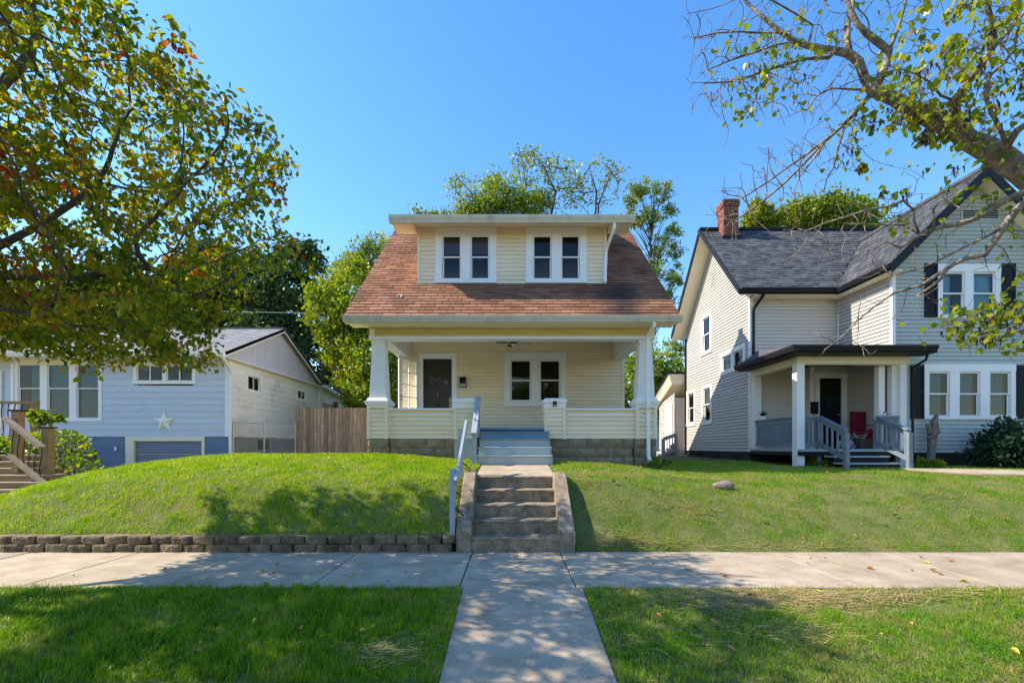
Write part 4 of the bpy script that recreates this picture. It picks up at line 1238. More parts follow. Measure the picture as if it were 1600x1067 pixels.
# vestibule bump-out with the black door
YB = 13.04
vb = part('vestibule', (9, YB, 1.36), R)
FBp = Fr((0, YB, 0), (1, 0, 0))
siding(vb, FBp, [(8.56, 1.36), (XI, 1.36), (XI, 3.85), (8.56, 3.85)], [(8.72, 9.55, 1.3, 3.42)], .1016, 'taupe_siding')
siding(vb, Fr((8.56, 0, 0), (0, -1, 0)), [(-YN, 1.36), (-YB, 1.36), (-YB, 3.85), (-YN, 3.85)], [], .1016, 'taupe_siding')
MB().box(8.575, 8.70, YB + .01, YN, 1.3, 3.84).box(9.56, XI - .01, YB + .01, YN, 1.3, 3.84).box(8.70, 9.56, YB + .01, YN, 3.43, 3.84).build('sheathing', 'taupe_siding', vb)
MB().box(8.545, 8.63, YB - .028, YB + .05, 1.36, 3.85).build('corner_trim', 'white', vb)
mb = MB()
mb.fbox(FBp, 8.68, 8.80, 1.36, 3.38, -.05, .03); mb.fbox(FBp, 9.46, 9.58, 1.36, 3.38, -.05, .03); mb.fbox(FBp, 8.66, 9.60, 3.38, 3.52, -.05, .035)
dn = part('front_door', (9.1, YB, 1.36), R)
mb.build('door_frame', 'white', dn)
MB().fbox(FBp, 8.80, 9.46, 1.36, 3.38, -.09, -.05).build('door_leaf', 'black', dn)
MB().prism(FBp, [(9.13 + .10 * math.cos(t), 2.75 + .3 * math.sin(t)) for t in [k * PI / 8 for k in range(16)]], -.05, -.044).build('pane', 'glass', dn)
MB().blob(FBp(9.38, 2.33, -.02), (.03, .03, .03), 8, 6).build('knob', 'brass', dn, smooth=True)

# left wall of the front wing
wwl = part('wing_side_wall', (XI, 12.4, SB), R)
FWL = Fr((XI, 0, 0), (0, -1, 0))
siding(wwl, FWL, [(-YN, SB), (-YW, SB), (-YW, 4.47 + CZ), (-YN, 4.47 + CZ)], [], .1016, 'grey_siding')
MB().box(XI + .01, XI + .1, YW + .02, YN, SB, 4.5 + CZ).build('sheathing', 'grey_siding', wwl)
# front wall of the wing
AX = 11.68; WR = 2 * AX - XI
wf = part('wing_front_wall', (AX, YW, SB), R)
FWf = Fr((0, YW, 0), (1, 0, 0))
sl2 = .996
apz = 6.87 + CZ
gz = lambda x: apz - .16 - abs(x - AX) * sl2
px2x = lambda p: (p - 800) / FP * YW
py2z = lambda p: CZ + (697 - p) / FP * YW
curt = lambda m: [(0, .62, m)]
o1 = window(wf, FWf, px2x(1463), px2x(1562), py2z(497), py2z(413), 2, trim=.13, head=.20, foot=.07, mull=.21, curtains=[[(0, .55, 'curtain_blue')], [(0, 1, 'curtain_blue')]])
o2 = window(wf, FWf, px2x(1442.5), px2x(1585), py2z(655), py2z(569), 3, trim=.12, head=.19, foot=.07, mull=.24, curtains=[[(0, .8, 'curtain_grey')], [(.1, .9, 'curtain_grey')], [(.1, .95, 'curtain_grey')]])
siding(wf, FWf, [(XI + .06, SB), (WR, SB), (WR, gz(WR)), (AX, gz(AX)), (XI + .06, gz(XI + .06))], [o1, o2], .1016, 'sage_siding')
MB().box(XI - .02, XI + .07, YW - .024, YW + .06, SB, gz(XI) + .05).build('corner_trim', 'white', wf)
def shutter(u0, u1, v0, v1):
    s = part('shutter', FWf((u0 + u1) / 2, v0, 0), R)
    mb = MB()
    mb.fbox(FWf, u0, u1, v0, v1, .018, .035)
    mb.build('shutter_board', 'black', s)
    mb = MB()
    for q in ((u0, u0 + .05, v0, v1), (u1 - .05, u1, v0, v1)):
        mb.fbox(FWf, *q, .035, .052)
    mid = (v0 + v1) / 2
    for q in ((v0, v0 + .07), (mid - .04, mid + .04), (v1 - .07, v1)):
        mb.fbox(FWf, u0 + .05, u1 - .05, q[0], q[1], .035, .050)
    mb.build('shutter_frame', 'black', s)
shutter(px2x(1443), px2x(1463) - .005, py2z(496), py2z(413))
shutter(px2x(1562) + .005, px2x(1584), py2z(496), py2z(413))
shutter(px2x(1421), px2x(1442) - .005, py2z(654), py2z(571))
shutter(px2x(1585.5) + .005, px2x(1608), py2z(654), py2z(571))
v2 = part('gable_vent', (11.6, YW, 5.9 + CZ), wf)
a, b2, c, d = px2x(1500), px2x(1560), py2z(345), py2z(327)
MB().fbox(FWf, a, b2, c, c + .04, 0, .035).fbox(FWf, a, b2, d - .04, d, 0, .035).fbox(FWf, a, a + .04, c + .04, d - .04, 0, .035).fbox(FWf, b2 - .04, b2, c + .04, d - .04, 0, .035).fbox(FWf, a + .04, b2 - .04, c + .04, d - .04, .0165, .019).build('frame', 'sage_siding', v2)
for k in range(4):
    z = c + .05 + k * .055
    MB().fbox(FWf, a + .04, b2 - .04, z, z + .03, .02, .03).build('slat', 'black', v2)

# roofs
rf = part('roof', (9, 15, 5.5), R)
angm = math.atan(tl); cm, sm = math.cos(angm), math.sin(angm)
Lm = (pk[0] - eN[0]) / cm
XR = 6.50
def decks(F, x0, x1, L, m='sh_dark'):
    MB().fbox(F, x0, x1, 0, L, -.12, -.002).build('roof_deck', 'black_trim', rf)
FRm = Fr((0, eN[0], eN[1]), (1, 0, 0), (0, cm, sm))
decks(FRm, XR, 14.6, Lm)
FRmb = Fr((0, 2 * pk[0] - eN[0], eN[1]), (-1, 0, 0), (0, -cm, sm))
MB().fbox(FRmb, -14.6, -XR, 0, Lm - .1, -.12, 0).build('roof_deck', 'sh_dark', rf)
# valley line with the wing roof
ridgeZ = apz
def wing_z(x): return ridgeZ - abs(x - AX) * sl2
def main_skip(u, v):
    p = FRm(u, v, 0)
    return wing_z(p.x) > p.z + .02 and p.x > 9.2
shingles(rf, FRm, [(XR, -.02), (14.6, -.02), (14.6, Lm), (XR, Lm)], 'sh_dark', expo=.14, wid=.22, skip=main_skip, tooth=True)
MB().fbox(Fr((0, pk[0], pk[1] + .0), (1, 0, 0), (0, 1, 0)), XR, 14.6, -.12, .12, -.05, .03).build('ridge_cap', 'black_trim', rf)
angw = math.atan(sl2); cw, sw = math.cos(angw), math.sin(angw)
EX = 9.30; YE = 11.15
Lw = (AX - EX) / cw
ez = ridgeZ - (AX - EX) * sl2
yr = eN[0] + (ridgeZ - eN[1]) / tl           # where the wing's ridge meets the main slope
yv = eN[0] + (ez - eN[1]) / tl
# left slope: u runs from back to front (-y), v up towards +x
FWr = Fr((EX, 0, ez), (0, -1, 0), (cw, 0, sw))
polyw = [(-yv - .0, 0), (-YE, 0), (-YE, Lw), (-yr, Lw)]
MB().prism(FWr, [(-yv, 0), (-YE, 0), (-YE, Lw - .1), (-yr, Lw - .1)], -.10, -.002).build('roof_deck', 'black_trim', rf)
shingles(rf, FWr, polyw, 'sh_dark', expo=.14, wid=.22, tooth=True)
FWr2 = Fr((2 * AX - EX, 0, ez), (0, 1, 0), (-cw, 0, sw))
MB().prism(FWr2, [(YE, 0), (yv, 0), (yr, Lw - .1), (YE, Lw - .1)], -.10, 0).build('roof_deck', 'sh_dark', rf)
MB().box(AX - .1, AX + .1, YE, yr, ridgeZ - .05, ridgeZ + .03).build('ridge_cap', 'sh_dark', rf)
# rakes of the wing gable, dark fascia and pale soffit
FGr = Fr((0, YE - .02, 0), (1, 0, 0))
for s in (-1, 1):
    x0 = AX + s * (AX - EX)
    pts = [(AX, ridgeZ + .02), (x0, ez + .02), (x0, ez - .26), (AX, ridgeZ - .26)]
    if s > 0: pts = pts[::-1]
    MB().prism(FGr, pts, -.03, .0).build('rake_board', 'black_trim', rf)
    x1 = AX + s * (AX - EX) * .985
    n = (-s * sl2, 0, 0)
    MB().add([(AX, YE + .03, ridgeZ - .16), (x1, YE + .03, ez - .12), (x1, YW - .002, ez - .12), (AX, YW - .002, ridgeZ - .16),
              (AX, YE + .03, ridgeZ - .20), (x1, YE + .03, ez - .16), (x1, YW - .002, ez - .16), (AX, YW - .002, ridgeZ - .20)],
             [(0, 1, 2, 3), (7, 6, 5, 4), (0, 4, 5, 1), (3, 2, 6, 7), (1, 5, 6, 2)]).build('soffit', 'cream_trim', rf)
# rakes of the side gable
FSr = Fr((XR, 0, 0), (0, -1, 0))
for s in (-1, 1):
    y0 = pk[0] + s * (pk[0] - eN[0])
    pts = [(-pk[0], pk[1] + .02), (-y0, eN[1] + .02), (-y0, eN[1] - .16), (-pk[0], pk[1] - .16)]
    if s < 0: pts = pts[::-1]
    MB().prism(FSr, pts, -.03, .01).build('rake_board', 'black_trim', rf)
    MB().add([(XR + .04, pk[0], pk[1] - .17), (XW - .01, pk[0], pk[1] - .17), (XW - .01, y0, eN[1] - .15), (XR + .04, y0, eN[1] - .15),
              (XR + .04, pk[0], pk[1] - .22), (XW - .01, pk[0], pk[1] - .22), (XW - .01, y0, eN[1] - .20), (XR + .04, y0, eN[1] - .20)],
             [(0, 3, 2, 1), (4, 5, 6, 7), (0, 4, 7, 3), (2, 3, 7, 6), (1, 2, 6, 5)]).build('soffit', 'cream_trim', rf)
MB().box(XW + .02, 9.4, eN[0] + .03, YN - .02, eN[1] - .19, eN[1] - .15).build('soffit', 'cream_trim', rf)
MB().box(XR, 9.34, eN[0] - .02, eN[0] + .015, eN[1] - .17, eN[1] - .03).build('fascia', 'black_trim', rf)
gutter(XR + .02, 9.32, eN[0] - .022, eN[1] - .14, .12, R, 'black_trim')
# wing eave gutter runs in depth
MB().box(EX - .0, EX + .03, YE + .02, 12.95, ez - .17, ez - .02).build('fascia', 'black_trim', rf)
pr = [(EX, ez - .02), (EX, ez - .14), (EX - .07, ez - .14), (EX - .11, ez - .04), (EX - .11, ez - .02)]
MB().prism(Fr((0, 0, 0), (1, 0, 0)), pr, -12.93, -YE - .0).build('gutter', 'black_trim', R)
MB().box(EX + .03, XI - .02, YE + .03, YN - .1, ez - .2, ez - .16).build('soffit', 'cream_trim', rf)
MB().tube([(7.23, 13.0, 5.85), (7.22, 13.1, 5.75), (7.13, 13.4, 5.5), (7.12, 13.43, 5.4), (7.12, 13.43, 4.0)], .045, 4, True).build('downspout', 'black_trim', R)
MB().tube([(XW - .05, 18.35, 5.75), (XW - .05, 18.35, 1.1)], .045, 4, True).build('downspout', 'black_trim', R)
MB().tube([(9.62, 13.38, 5.85), (9.55, 13.38, 4.0)], .02, 4, True).build('downspout', 'white', R)
# chimney
ch = part('chimney', (7.55, 15.2, 7.9), R)
cx, cyy = 7.42, 15.55
cx0, cx1, cy0, cy1 = 7.14, 7.64, 15.35, 15.85
MB().box(cx0 + .015, cx1 - .015, cy0 + .015, cy1 - .015, 7.9, 9.72).build('core', 'mortar', ch)
bk = MB()
zc = 8.15; row = 0
while zc < 9.72:
    flare = .03 if zc > 9.5 else 0
    for (F, a, b3) in ((Fr((0, cy0 - flare, 0), (1, 0, 0)), cx0 - flare, cx1 + flare), (Fr((cx0 - flare, 0, 0), (0, -1, 0)), -cy1 - flare, -cy0 + flare), (Fr((cx1 + flare, 0, 0), (0, 1, 0)), cy0 - flare, cy1 + flare)):
        u = a - (row % 2) * .1
        while u < b3 - .02:
            x0 = max(u, a); x1 = min(u + .19, b3)
            if x1 - x0 > .03:
                bk.fbox(F, x0, x1, zc, zc + .062, -.02 - flare, random.uniform(-.004, .006))
            u += .2
    zc += .072; row += 1
bk.build('brickwork', 'brick', ch, kind='stuff')
MB().box(cx0 - .02, cx1 + .02, cy0 - .02, cy1 + .02, 9.72, 9.76).build('cap', 'old_concrete', ch)
MB().box(cx0 - .06, cx1 + .06, cy0 - .08, cy0 + .1, 8.30, 8.5).build('flashing', 'black_trim', ch)

# ------------------------------------------------ porch of the right-hand house
PF = 11.2
pr_ = part('porch', (8.4, 12.3, .9), R)
MB().box(7.03, 9.78, PF - .08, YN, 1.30, 1.36).build('deck', 'deck_grey', pr_)
MB().box(7.03, 9.78, PF - .05, PF, 1.20, 1.298).build('rim_board', 'black', pr_)
MB().box(7.03, 7.08, PF, YN, 1.20, 1.298).build('rim_board', 'black', pr_)
posts = [(7.11, PF + .1, .70), (7.16, YN - .12, 1.36), (9.66, PF + .1, .8), (9.56, YW - .07, 1.36), (9.30, YW + .02, 1.36)]
for (x, y, z0) in posts:
    h = .095 if y < 11.4 and x < 9 else (.075 if x > 9 else .1)
    MB().box(x - h, x + h, y - h, y + h, z0, 3.45).build('post', 'white', pr_)
zb0, zb1 = 3.45, 3.72
MB().box(7.01, 9.78, PF - .01, PF + .19, zb0, zb1).build('beam', 'cream_trim', pr_)
MB().box(7.01, 7.19, PF + .192, YN - .03, zb0, zb1).build('beam', 'cream_trim', pr_)
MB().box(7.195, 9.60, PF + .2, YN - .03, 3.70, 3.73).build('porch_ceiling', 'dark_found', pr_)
# roof: hipped to the left and front, dark metal edge
y0, y1 = 10.70, YN - .03
x0, x1 = 6.66, 10.04
zt = 3.79
vs = [(x0, y0, zt - .06), (x1, y0, zt - .06), (x1, y0, zt), (x0, y0, zt), (x0, y1, zt - .06), (x0, y1, zt + .02), (XI - .02, y1, zt - .06), (XI - .02, y1, zt + .55), (x1, YW - .04, zt), (x1, YW - .04, zt - .06), (x0 + .6, y1, zt + .45), (XI - .02, YW - .04, zt + .12), (XI - .02, YW - .04, zt - .06)]
MB().add(vs, [(0, 1, 2, 3), (0, 3, 5, 4), (3, 2, 8, 11), (3, 11, 7, 10), (3, 10, 5), (1, 9, 8, 2), (0, 4, 6, 12, 9, 1)]).build('porch_roof', 'sh_dark', pr_)
gutter(x0 - .02, x1 - .1, y0 - .004, zt - .13, .13, R, 'black_trim', dep=.11)
MB().prism(Fr((0, 0, 0), (1, 0, 0)), [(x0, zt + .01), (x0, zt - .13), (x0 - .08, zt - .13), (x0 - .11, zt - .04), (x0 - .11, zt + .01)], -y1, -y0 + .1).build('gutter', 'black_trim', R)
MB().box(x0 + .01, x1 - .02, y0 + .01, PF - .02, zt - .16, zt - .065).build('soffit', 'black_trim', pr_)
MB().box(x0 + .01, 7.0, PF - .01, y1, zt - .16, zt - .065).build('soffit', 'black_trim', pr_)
MB().tube([(9.95, 10.9, 3.62), (9.93, 10.92, 3.50), (9.78, 11.08, 3.36), (9.77, 11.1, 3.28), (9.77, 11.1, .95)], .03, 6).build('downspout', 'black_trim', R)
# railings
def railing(p0, p1, n, top=.78, bot=.12, parent=pr_, m='rail_dark', slope=0.0, zb=1.36):
    p0 = Vector(p0); p1 = Vector(p1)
    g = part('railing', ((p0.x + p1.x) / 2, (p0.y + p1.y) / 2, zb), parent)
    d = (p1 - p0)
    U = d.normalized()
    side = U.cross(Vector((0, 0, 1))).normalized()
    def bar(za, zb_, h, w):
        vs = []
        for p in (p0, p1):
            for sgn in (-1, 1):
                for z in (za, zb_):
                    vs.append(p + side * w * sgn + Vector((0, 0, z)))
        MB().add(vs, [(0, 1, 3, 2), (4, 6, 7, 5), (0, 4, 5, 1), (2, 3, 7, 6), (1, 5, 7, 3), (0, 2, 6, 4)]).build('rail', m, g)
    bar(top, top + .04, 0, .055)
    bar(top - .11, top - .002, 0, .02)
    bar(bot - .06, bot + .05, 0, .02)
    for k in range(n):
        c = p0 + d * ((k + .5) / n)
        MB().box(c.x - .018, c.x + .018, c.y - .018, c.y + .018, c.z + bot + .05, c.z + top - .112).build('baluster', m, g)
    return g
railing((7.22, PF + .1, 1.36), (7.56, PF + .1, 1.36), 4)
railing((7.10, PF + .22, 1.36), (7.10, YN - .25, 1.36), 18)
railing((9.08, PF + .1, 1.36), (9.56, PF + .1, 1.36), 4)
# step rails, stepping forward
ys = [11.1, 10.75, 10.4]
for k, (z1_, yy) in enumerate(((1.36, 11.12), (1.20, 10.83), (1.045, 10.52))):
    if k:
        s = part('step', (8.3, yy, z1_ - .16), pr_)
        MB().box(7.64, 8.99, yy - .02, yy + .31, z1_ - .035, z1_).build('tread', 'deck_grey', s)
        MB().box(7.66, 8.97, yy + .0, yy + .03, .80, z1_ - .037).build('riser', 'black', s)
railing((7.60, PF + .05, 1.34), (7.60, 10.35, .98), 5, top=.80, bot=.16)
railing((9.03, PF + .05, 1.34), (9.03, 10.35, .98), 5, top=.80, bot=.16)
for x in (7.60, 9.03):
    for y in (PF + .08, 10.34):
        MB().box(x - .045, x + .045, y - .045, y + .045, .78, 2.10 if y > 11 else 1.74).build('post', 'rail_dark', pr_)

# small rear wing seen between the houses
rw2 = part('rear_wing', (6.9, 19.5, 1), R)
F = Fr((6.62, 0, 0), (0, -1, 0))
siding(rw2, F, [(-20.4, 1.3), (-18.5, 1.3), (-18.5, 3.6), (-20.4, 3.3)], [(-19.5, -18.7, 1.0, 3.25)], .1016, 'grey_siding', join=True)
MB().box(6.63, 8, 18.5, 20.4, .8, 3.4).build('wall', 'grey_siding', rw2)
MB().fbox(F, -19.5, -18.7, 1.36, 3.25, .0, .05).build('door', 'white', rw2)
MB().add([(6.34, 18.45, 4.45), (6.34, 20.9, 3.42), (8.0, 20.9, 3.42), (8.0, 18.45, 4.45), (6.34, 18.45, 4.38), (6.34, 20.9, 3.35), (8.0, 20.9, 3.35), (8.0, 18.45, 4.38)],
         [(0, 3, 2, 1), (4, 5, 6, 7), (0, 1, 5, 4), (1, 2, 6, 5), (3, 7, 6, 2), (0, 4, 7, 3)]).build('roof', 'black_trim', rw2)
MB().add([(6.36, 18.5, 4.37), (6.36, 20.8, 3.34), (8, 20.8, 3.34), (8, 18.5, 4.37), (6.50, 18.5, 3.95), (6.50, 20.8, 3.1), (8, 20.8, 3.1), (8, 18.5, 3.95)],
         [(0, 3, 2, 1), (4, 5, 6, 7), (0, 1, 5, 4), (1, 2, 6, 5), (3, 7, 6, 2), (0, 4, 7, 3)]).build('soffit', 'cream_trim', rw2)
bs = part('back_steps', (6.4, 18.3, .9), R)
for k in range(3):
    MB().box(5.95 + .18 * k, 6.62, 18.0, 19.3, 1.0 + .12 * k, 1.10 + .12 * k).build('step', 'grey_post', bs)
g = railing((6.45, 17.9, 1.2), (5.95, 17.9, 1.02), 5, top=.72, bot=.1, parent=R, m='grey_post')
for x, z in ((5.93, 1.72), (6.47, 1.92)):
    MB().box(x - .04, x + .04, 17.86, 17.94, .9, z).build('post', 'grey_post', g)
MB().blob((6.42, 18.05, 1.42), (.14, .14, .13), 14, 10).build('ball', 'pink', None, True, label='pink ball on the back steps between the two houses', category='ball')

gar = thing('garage', 'pale blue outbuilding with a dark roof far behind the gap between the houses', 'garage', (9.5, 27, 1))
F = Fr((0, 26, 0), (1, 0, 0))
og = [window(gar, F, 8.62, 9.9, 2.75, 3.85, 2, trim=.1, style='fixed', mull=.1)]
siding(gar, F, [(8.0, 1.2), (13, 1.2), (13, 4.6), (8.0, 4.6)], og, .2, 'far_blue')
MB().box(8.0, 8.7, 26.02, 31, 1, 4.6).box(9.85, 13, 26.02, 31, 1, 4.6).box(8.7, 9.85, 26.02, 31, 1, 2.7).build('wall', 'far_blue', gar)
MB().prism(Fr((0, 0, 0), (0, 1, 0)), [(25.6, 4.6), (31.4, 4.6), (28.5, 6.2)], 7.7, 13.3).build('roof', 'sh_dark', gar)
MB().fbox(F, 10.15, 10.9, 1.2, 3.6, .02, .06).build('door', 'black', gar)

# porch contents
fc = thing('camping_chair', 'dark red folding camp chair with crossed pale legs on the right porch', 'chair', (9.05, 12.2, 1.36))
def tb(a, b, r=.012): return MB().tube([a, b], r, 6)
x0, y0, z0 = 9.12, 12.05, 1.36
for y in (y0 - .25, y0 + .25):
    tb((x0 - .28, y, z0), (x0 + .12, y, z0 + .42)).build('leg', 'pale_metal', fc)
    tb((x0 + .12, y, z0), (x0 - .28, y, z0 + .42)).build('leg', 'pale_metal', fc)
tb((x0 + .02, y0 - .25, z0), (x0 + .42, y0 + .25, z0 + .4)).build('leg', 'pale_metal', fc)
tb((x0 + .42, y0 - .25, z0), (x0 + .02, y0 + .25, z0 + .4)).build('leg', 'pale_metal', fc)
MB().add([(x0 - .28, y0 - .26, z0 + .43), (x0 + .28, y0 - .26, z0 + .42), (x0 + .28, y0 + .26, z0 + .40), (x0 - .28, y0 + .26, z0 + .43), (x0, y0, z0 + .37), (x0 - .28, y0 - .26, z0 + .41), (x0 + .28, y0 - .26, z0 + .40)],
         [(0, 1, 4), (1, 2, 4), (2, 3, 4), (3, 0, 4), (5, 6, 1, 0)]).build('seat', 'red_bag', fc)
MB().box(x0 + .02, x0 + .42, y0 + .22, y0 + .27, z0 + .45, z0 + 1.0).build('backrest', 'red_cloth', fc)
MB().tube([(x0 - .1, y0 - .27, z0 + .48), (x0 + .02, y0 - .27, z0 + .62), (x0 + .35, y0 - .25, z0 + .58)], .014, 6).build('armrest', 'red_cloth', fc)
MB().blob((9.42, 11.95, 1.62), (.14, .12, .26), 10, 8, .08, 3).build('cloth_bag', 'red_bag', None, True, label='bright red cloth bag beside the camp chair on the porch', category='bag')
MB().blob((8.62, 11.75, 1.48), (.20, .16, .14), 12, 8, .07, 5).build('plastic_bag', 'lavender_bag', None, True, label='lilac grey bag slumped at the top of the porch steps', category='bag')
MB().frustum(9.1, 11.75, [(1.36, .16, .12), (1.62, .22, .15), (1.63, .2, .13)]).build('wicker_basket', 'brown_bag', None, label='dark brown basket under the red camp chair', category='basket')
mb = MB(); mb.tube([(9.36, 11.45, 1.36), (9.36, 11.45, 1.56)], [.06, .08], 12); mb.build('plastic_cup', 'white', None, label='white cup standing at the foot of the porch step post', category='cup')
pt = thing('potted_plant', 'small leafy plant in a white pot on the left porch rail', 'plant', (7.2, 12.9, 2.18))
MB().tube([(7.12, 12.9, 2.18), (7.12, 12.9, 2.28)], [.045, .06], 10).build('pot', 'white', pt)
mb = MB()
for k in range(26):
    th = random.random() * 6.28; r = random.uniform(.05, .14); h = random.uniform(.02, .14)
    c = Vector((7.12 + r * math.cos(th), 12.9 + r * math.sin(th), 2.28 + h)); t = Vector((7.12, 12.9, 2.28))
    s = (c - t).cross(Vector((0, 0, 1))).normalized() * .025
    mb.add([t, c - s + (c - t) * -.3, c + (c - t) * .25, c + s + (c - t) * -.3], [(0, 1, 2, 3)])
mb.build('leaves', 'leaf_shrub', pt, kind='stuff')
ja = thing('glass_jar', 'little red lidded jar on the rail beside the right porch post', 'jar', (9.25, 11.3, 2.18))
MB().tube([(9.25, 11.3, 2.18), (9.25, 11.3, 2.26)], .03, 10).build('body', 'pale_metal', ja)
MB().tube([(9.25, 11.3, 2.262), (9.25, 11.3, 2.29)], .022, 10).build('lid', 'red_bag', ja)
mb3 = thing('wall_mailbox', 'black letter box mounted on the trim left of the black door', 'mailbox', (8.62, 13.0, 2.3))
MB().box(8.53, 8.70, YB - .12, YB - .03, 2.35, 2.66).build('box', 'black', mb3)
MB().box(8.52, 8.71, YB - .13, YB - .03, 2.662, 2.69).build('lid', 'black', mb3)
# ================================================================== BLUE HOUSE
B = thing('blue_house', 'low sky blue ranch house with a cream star and a sunken garage door', 'house', (-15, 20, .6))
BF = 16.4; BX = -10.2; BR = 23.9; BS = 1.776
FBf = Fr((0, BF, 0), (1, 0, 0))
bx = lambda p: (p - 800) / FP * BF
bz = lambda p: CZ + (697 - p) / FP * BF
fwl = part('front_wall', (-14, BF, BS), B)
teal = [(0, .25, 'room'), (.3, 1, 'curtain_teal')]
w1 = window(fwl, FBf, bx(24), bx(160), bz(658), bz(562), 3, trim=.12, head=.16, foot=.10, mull=.25,
            curtains=[[(.45, 1, 'curtain_teal')], [(.05, .9, 'curtain_teal')], [(.1, 1, 'curtain_teal')]], split=.55)
w2 = window(fwl, FBf, bx(209), bx(306), bz(600), bz(566), 2, trim=.12, head=.12, foot=.10, mull=.14, style='slider')
siding(fwl, FBf, [(-19.2, BS), (BX - .12, BS), (BX - .12, 4.66), (-19.2, 4.66)], [w1, w2, (bx(-5) - 2, bx(10), BS - 1, 4.2)], .229, 'blue_siding', t=.022)
MB().box(-19.2, bx(24) + .1, BF + .01, BF + .1, BS, 4.66).box(bx(160) - .1, bx(209) + .1, BF + .01, BF + .1, BS, 4.66).box(bx(306) - .1, BX, BF + .01, BF + .1, BS, 4.66).build('sheathing', 'blue_siding', fwl)
MB().box(BX - .13, BX + .028, BF - .03, BF + .02, BS, 4.62).build('corner_trim', 'white', fwl)
MB().fbox(FBf, -19.5, -18.35, 2.1, 4.15, .0, .06).build('entry_door', 'white', B)
MB().fbox(FBf, bx(20), bx(24), 2.1, 4.4, .0, .07).build('door_trim', 'white', B)
# foundation and garage
fb = part('foundation', (-14, BF, .3), B)
gx0, gx1 = bx(197), bx(320)
MB().box(-16.6, gx0, BF + .01, BF + .2, .2, BS).build('foundation_wall', 'blue_found', fb)
MB().box(gx1, BX - .02, BF + .01, BF + .2, .2, BS).build('foundation_wall', 'blue_found', fb)
MB().box(-19.5, -16.6, BF + .6, BF + .8, .2, BS).build('foundation_wall', 'dark_found', fb)
MB().box(BX - .2, BX - .02, BF + .2, BR, .2, BS).build('foundation_wall', 'grey_found', fb)
gd = part('garage_door', (-12.5, BF, .3), B)
MB().fbox(FBf, gx0, gx0 + .30, .2, 1.62, -.1, .03).fbox(FBf, gx1 - .10, gx1, .2, 1.62, -.1, .03).fbox(FBf, gx0, gx1, 1.62, 1.772, -.1, .035).build('garage_door_frame', 'cream_trim', gd)
for k in range(3):
    MB().cbox(FBf, gx0 + .30, gx1 - .10, .25 + k * .455, .25 + k * .455 + .445, -.10, -.05, c=.02).build('garage_door_panel', 'garage_blue', gd)
# side wall
FBs = Fr((BX, 0, 0), (0, 1, 0))
sw = part('side_wall', (BX, 20, BS), B)
o = [window(sw, FBs, 17.42, 18.53, 3.49, 4.30, 1, trim=.13, style='slider'), window(sw, FBs, 21.5, 22.6, 3.58, 4.24, 1, trim=.13, style='slider')]
siding(sw, FBs, [(BF + .03, BS), (BR, BS), (BR, 4.50), (BF + .03, 4.50)], o, .229, 'blue_side', t=.022)
MB().box(BX - .1, BX - .01, BF + .1, 17.5, BS, 4.5).box(BX - .1, BX - .01, 18.45, 21.6, BS, 4.5).box(BX - .1, BX - .01, 22.5, BR, BS, 4.5).build('sheathing', 'blue_side', sw)
apx = (19.9, 6.56); be = (15.75, 4.68)
tb_ = (apx[1] - be[1]) / (apx[0] - be[0])
gp = part('gable_panel', (BX, 20, 4.5), B)
y = BF
while y < BR:
    y1 = min(y + .29, BR)
    za = apx[1] - .14 - abs(y + .004 - apx[0]) * tb_; zb = apx[1] - .14 - abs(y1 - .004 - apx[0]) * tb_
    if min(za, zb) > 4.53:
        MB().prism(FBs, [(y + .004, 4.505), (y1 - .004, 4.505), (y1 - .004, zb), (y + .004, za)], -.02, .012).build('board', 'lavender', gp)
    y = y1
MB().prism(FBs, [(BF, 4.5), (BR, 4.5), (apx[0], apx[1] - .2)], -.05, -.005).build('backing', 'mortar', gp)
# roof
rb = part('roof', (-15, 20, 4.6), B)
ab = math.atan(tb_); cb, sb_ = math.cos(ab), math.sin(ab)
FRB = Fr((0, be[0], be[1]), (1, 0, 0), (0, cb, sb_))
LB = (apx[0] - be[0]) / cb
XRb = -9.93
MB().fbox(FRB, -20.5, XRb, 0, LB, -.10, -.002).build('roof_deck', 'cream_trim', rb)
FRB2 = Fr((0, 2 * apx[0] - be[0], be[1]), (-1, 0, 0), (0, -cb, sb_))
MB().fbox(FRB2, -XRb, 20.5, 0, LB - .08, -.10, 0).build('roof_deck', 'sh_grey', rb)
shingles(rb, FRB, [(-20.5, -.02), (XRb, -.02), (XRb, LB), (-20.5, LB)], 'sh_grey', expo=.15, wid=.3)
MB().box(-20.5, XRb, apx[0] - .12, apx[0] + .12, apx[1] - .04, apx[1] + .03).build('ridge_cap', 'sh_brown', rb)
FRk = Fr((XRb, 0, 0), (0, 1, 0))
for s in (-1, 1):
    y0 = apx[0] + s * (apx[0] - be[0])
    pts = [(apx[0], apx[1] - .0), (y0, be[1] - .0), (y0, be[1] - .17), (apx[0], apx[1] - .17)]
    if s > 0: pts = pts[::-1]
    MB().prism(FRk, pts, -.03, .0).build('rake_board', 'white', rb)
    pts = [(apx[0], apx[1] + .022), (y0, be[1] + .022), (y0, be[1] + .003), (apx[0], apx[1] + .003)]
    if s > 0: pts = pts[::-1]
    MB().prism(FRk, pts, -.008, .012).build('drip_edge', 'sh_brown', rb)
MB().box(-20.5, BX, be[0] + .02, BF, be[1] - .14, be[1] - .10).build('soffit', 'white', rb)
MB().box(BX, XRb - .03, be[0] + .02, 24.0, be[1] - .145, be[1] - .10).build('rake_soffit', 'white', rb)
gutter(-20.5, XRb, be[0] + .0, be[1] - .15, .13, B, 'white')
MB().tube([(-9.98, 15.7, 4.55), (-9.98, 15.8, 4.42), (-10.10, 16.33, 4.12), (-10.13, 16.36, 4.0), (-10.13, 16.36, .9)], .05, 4, True).build('downspout', 'white', B)
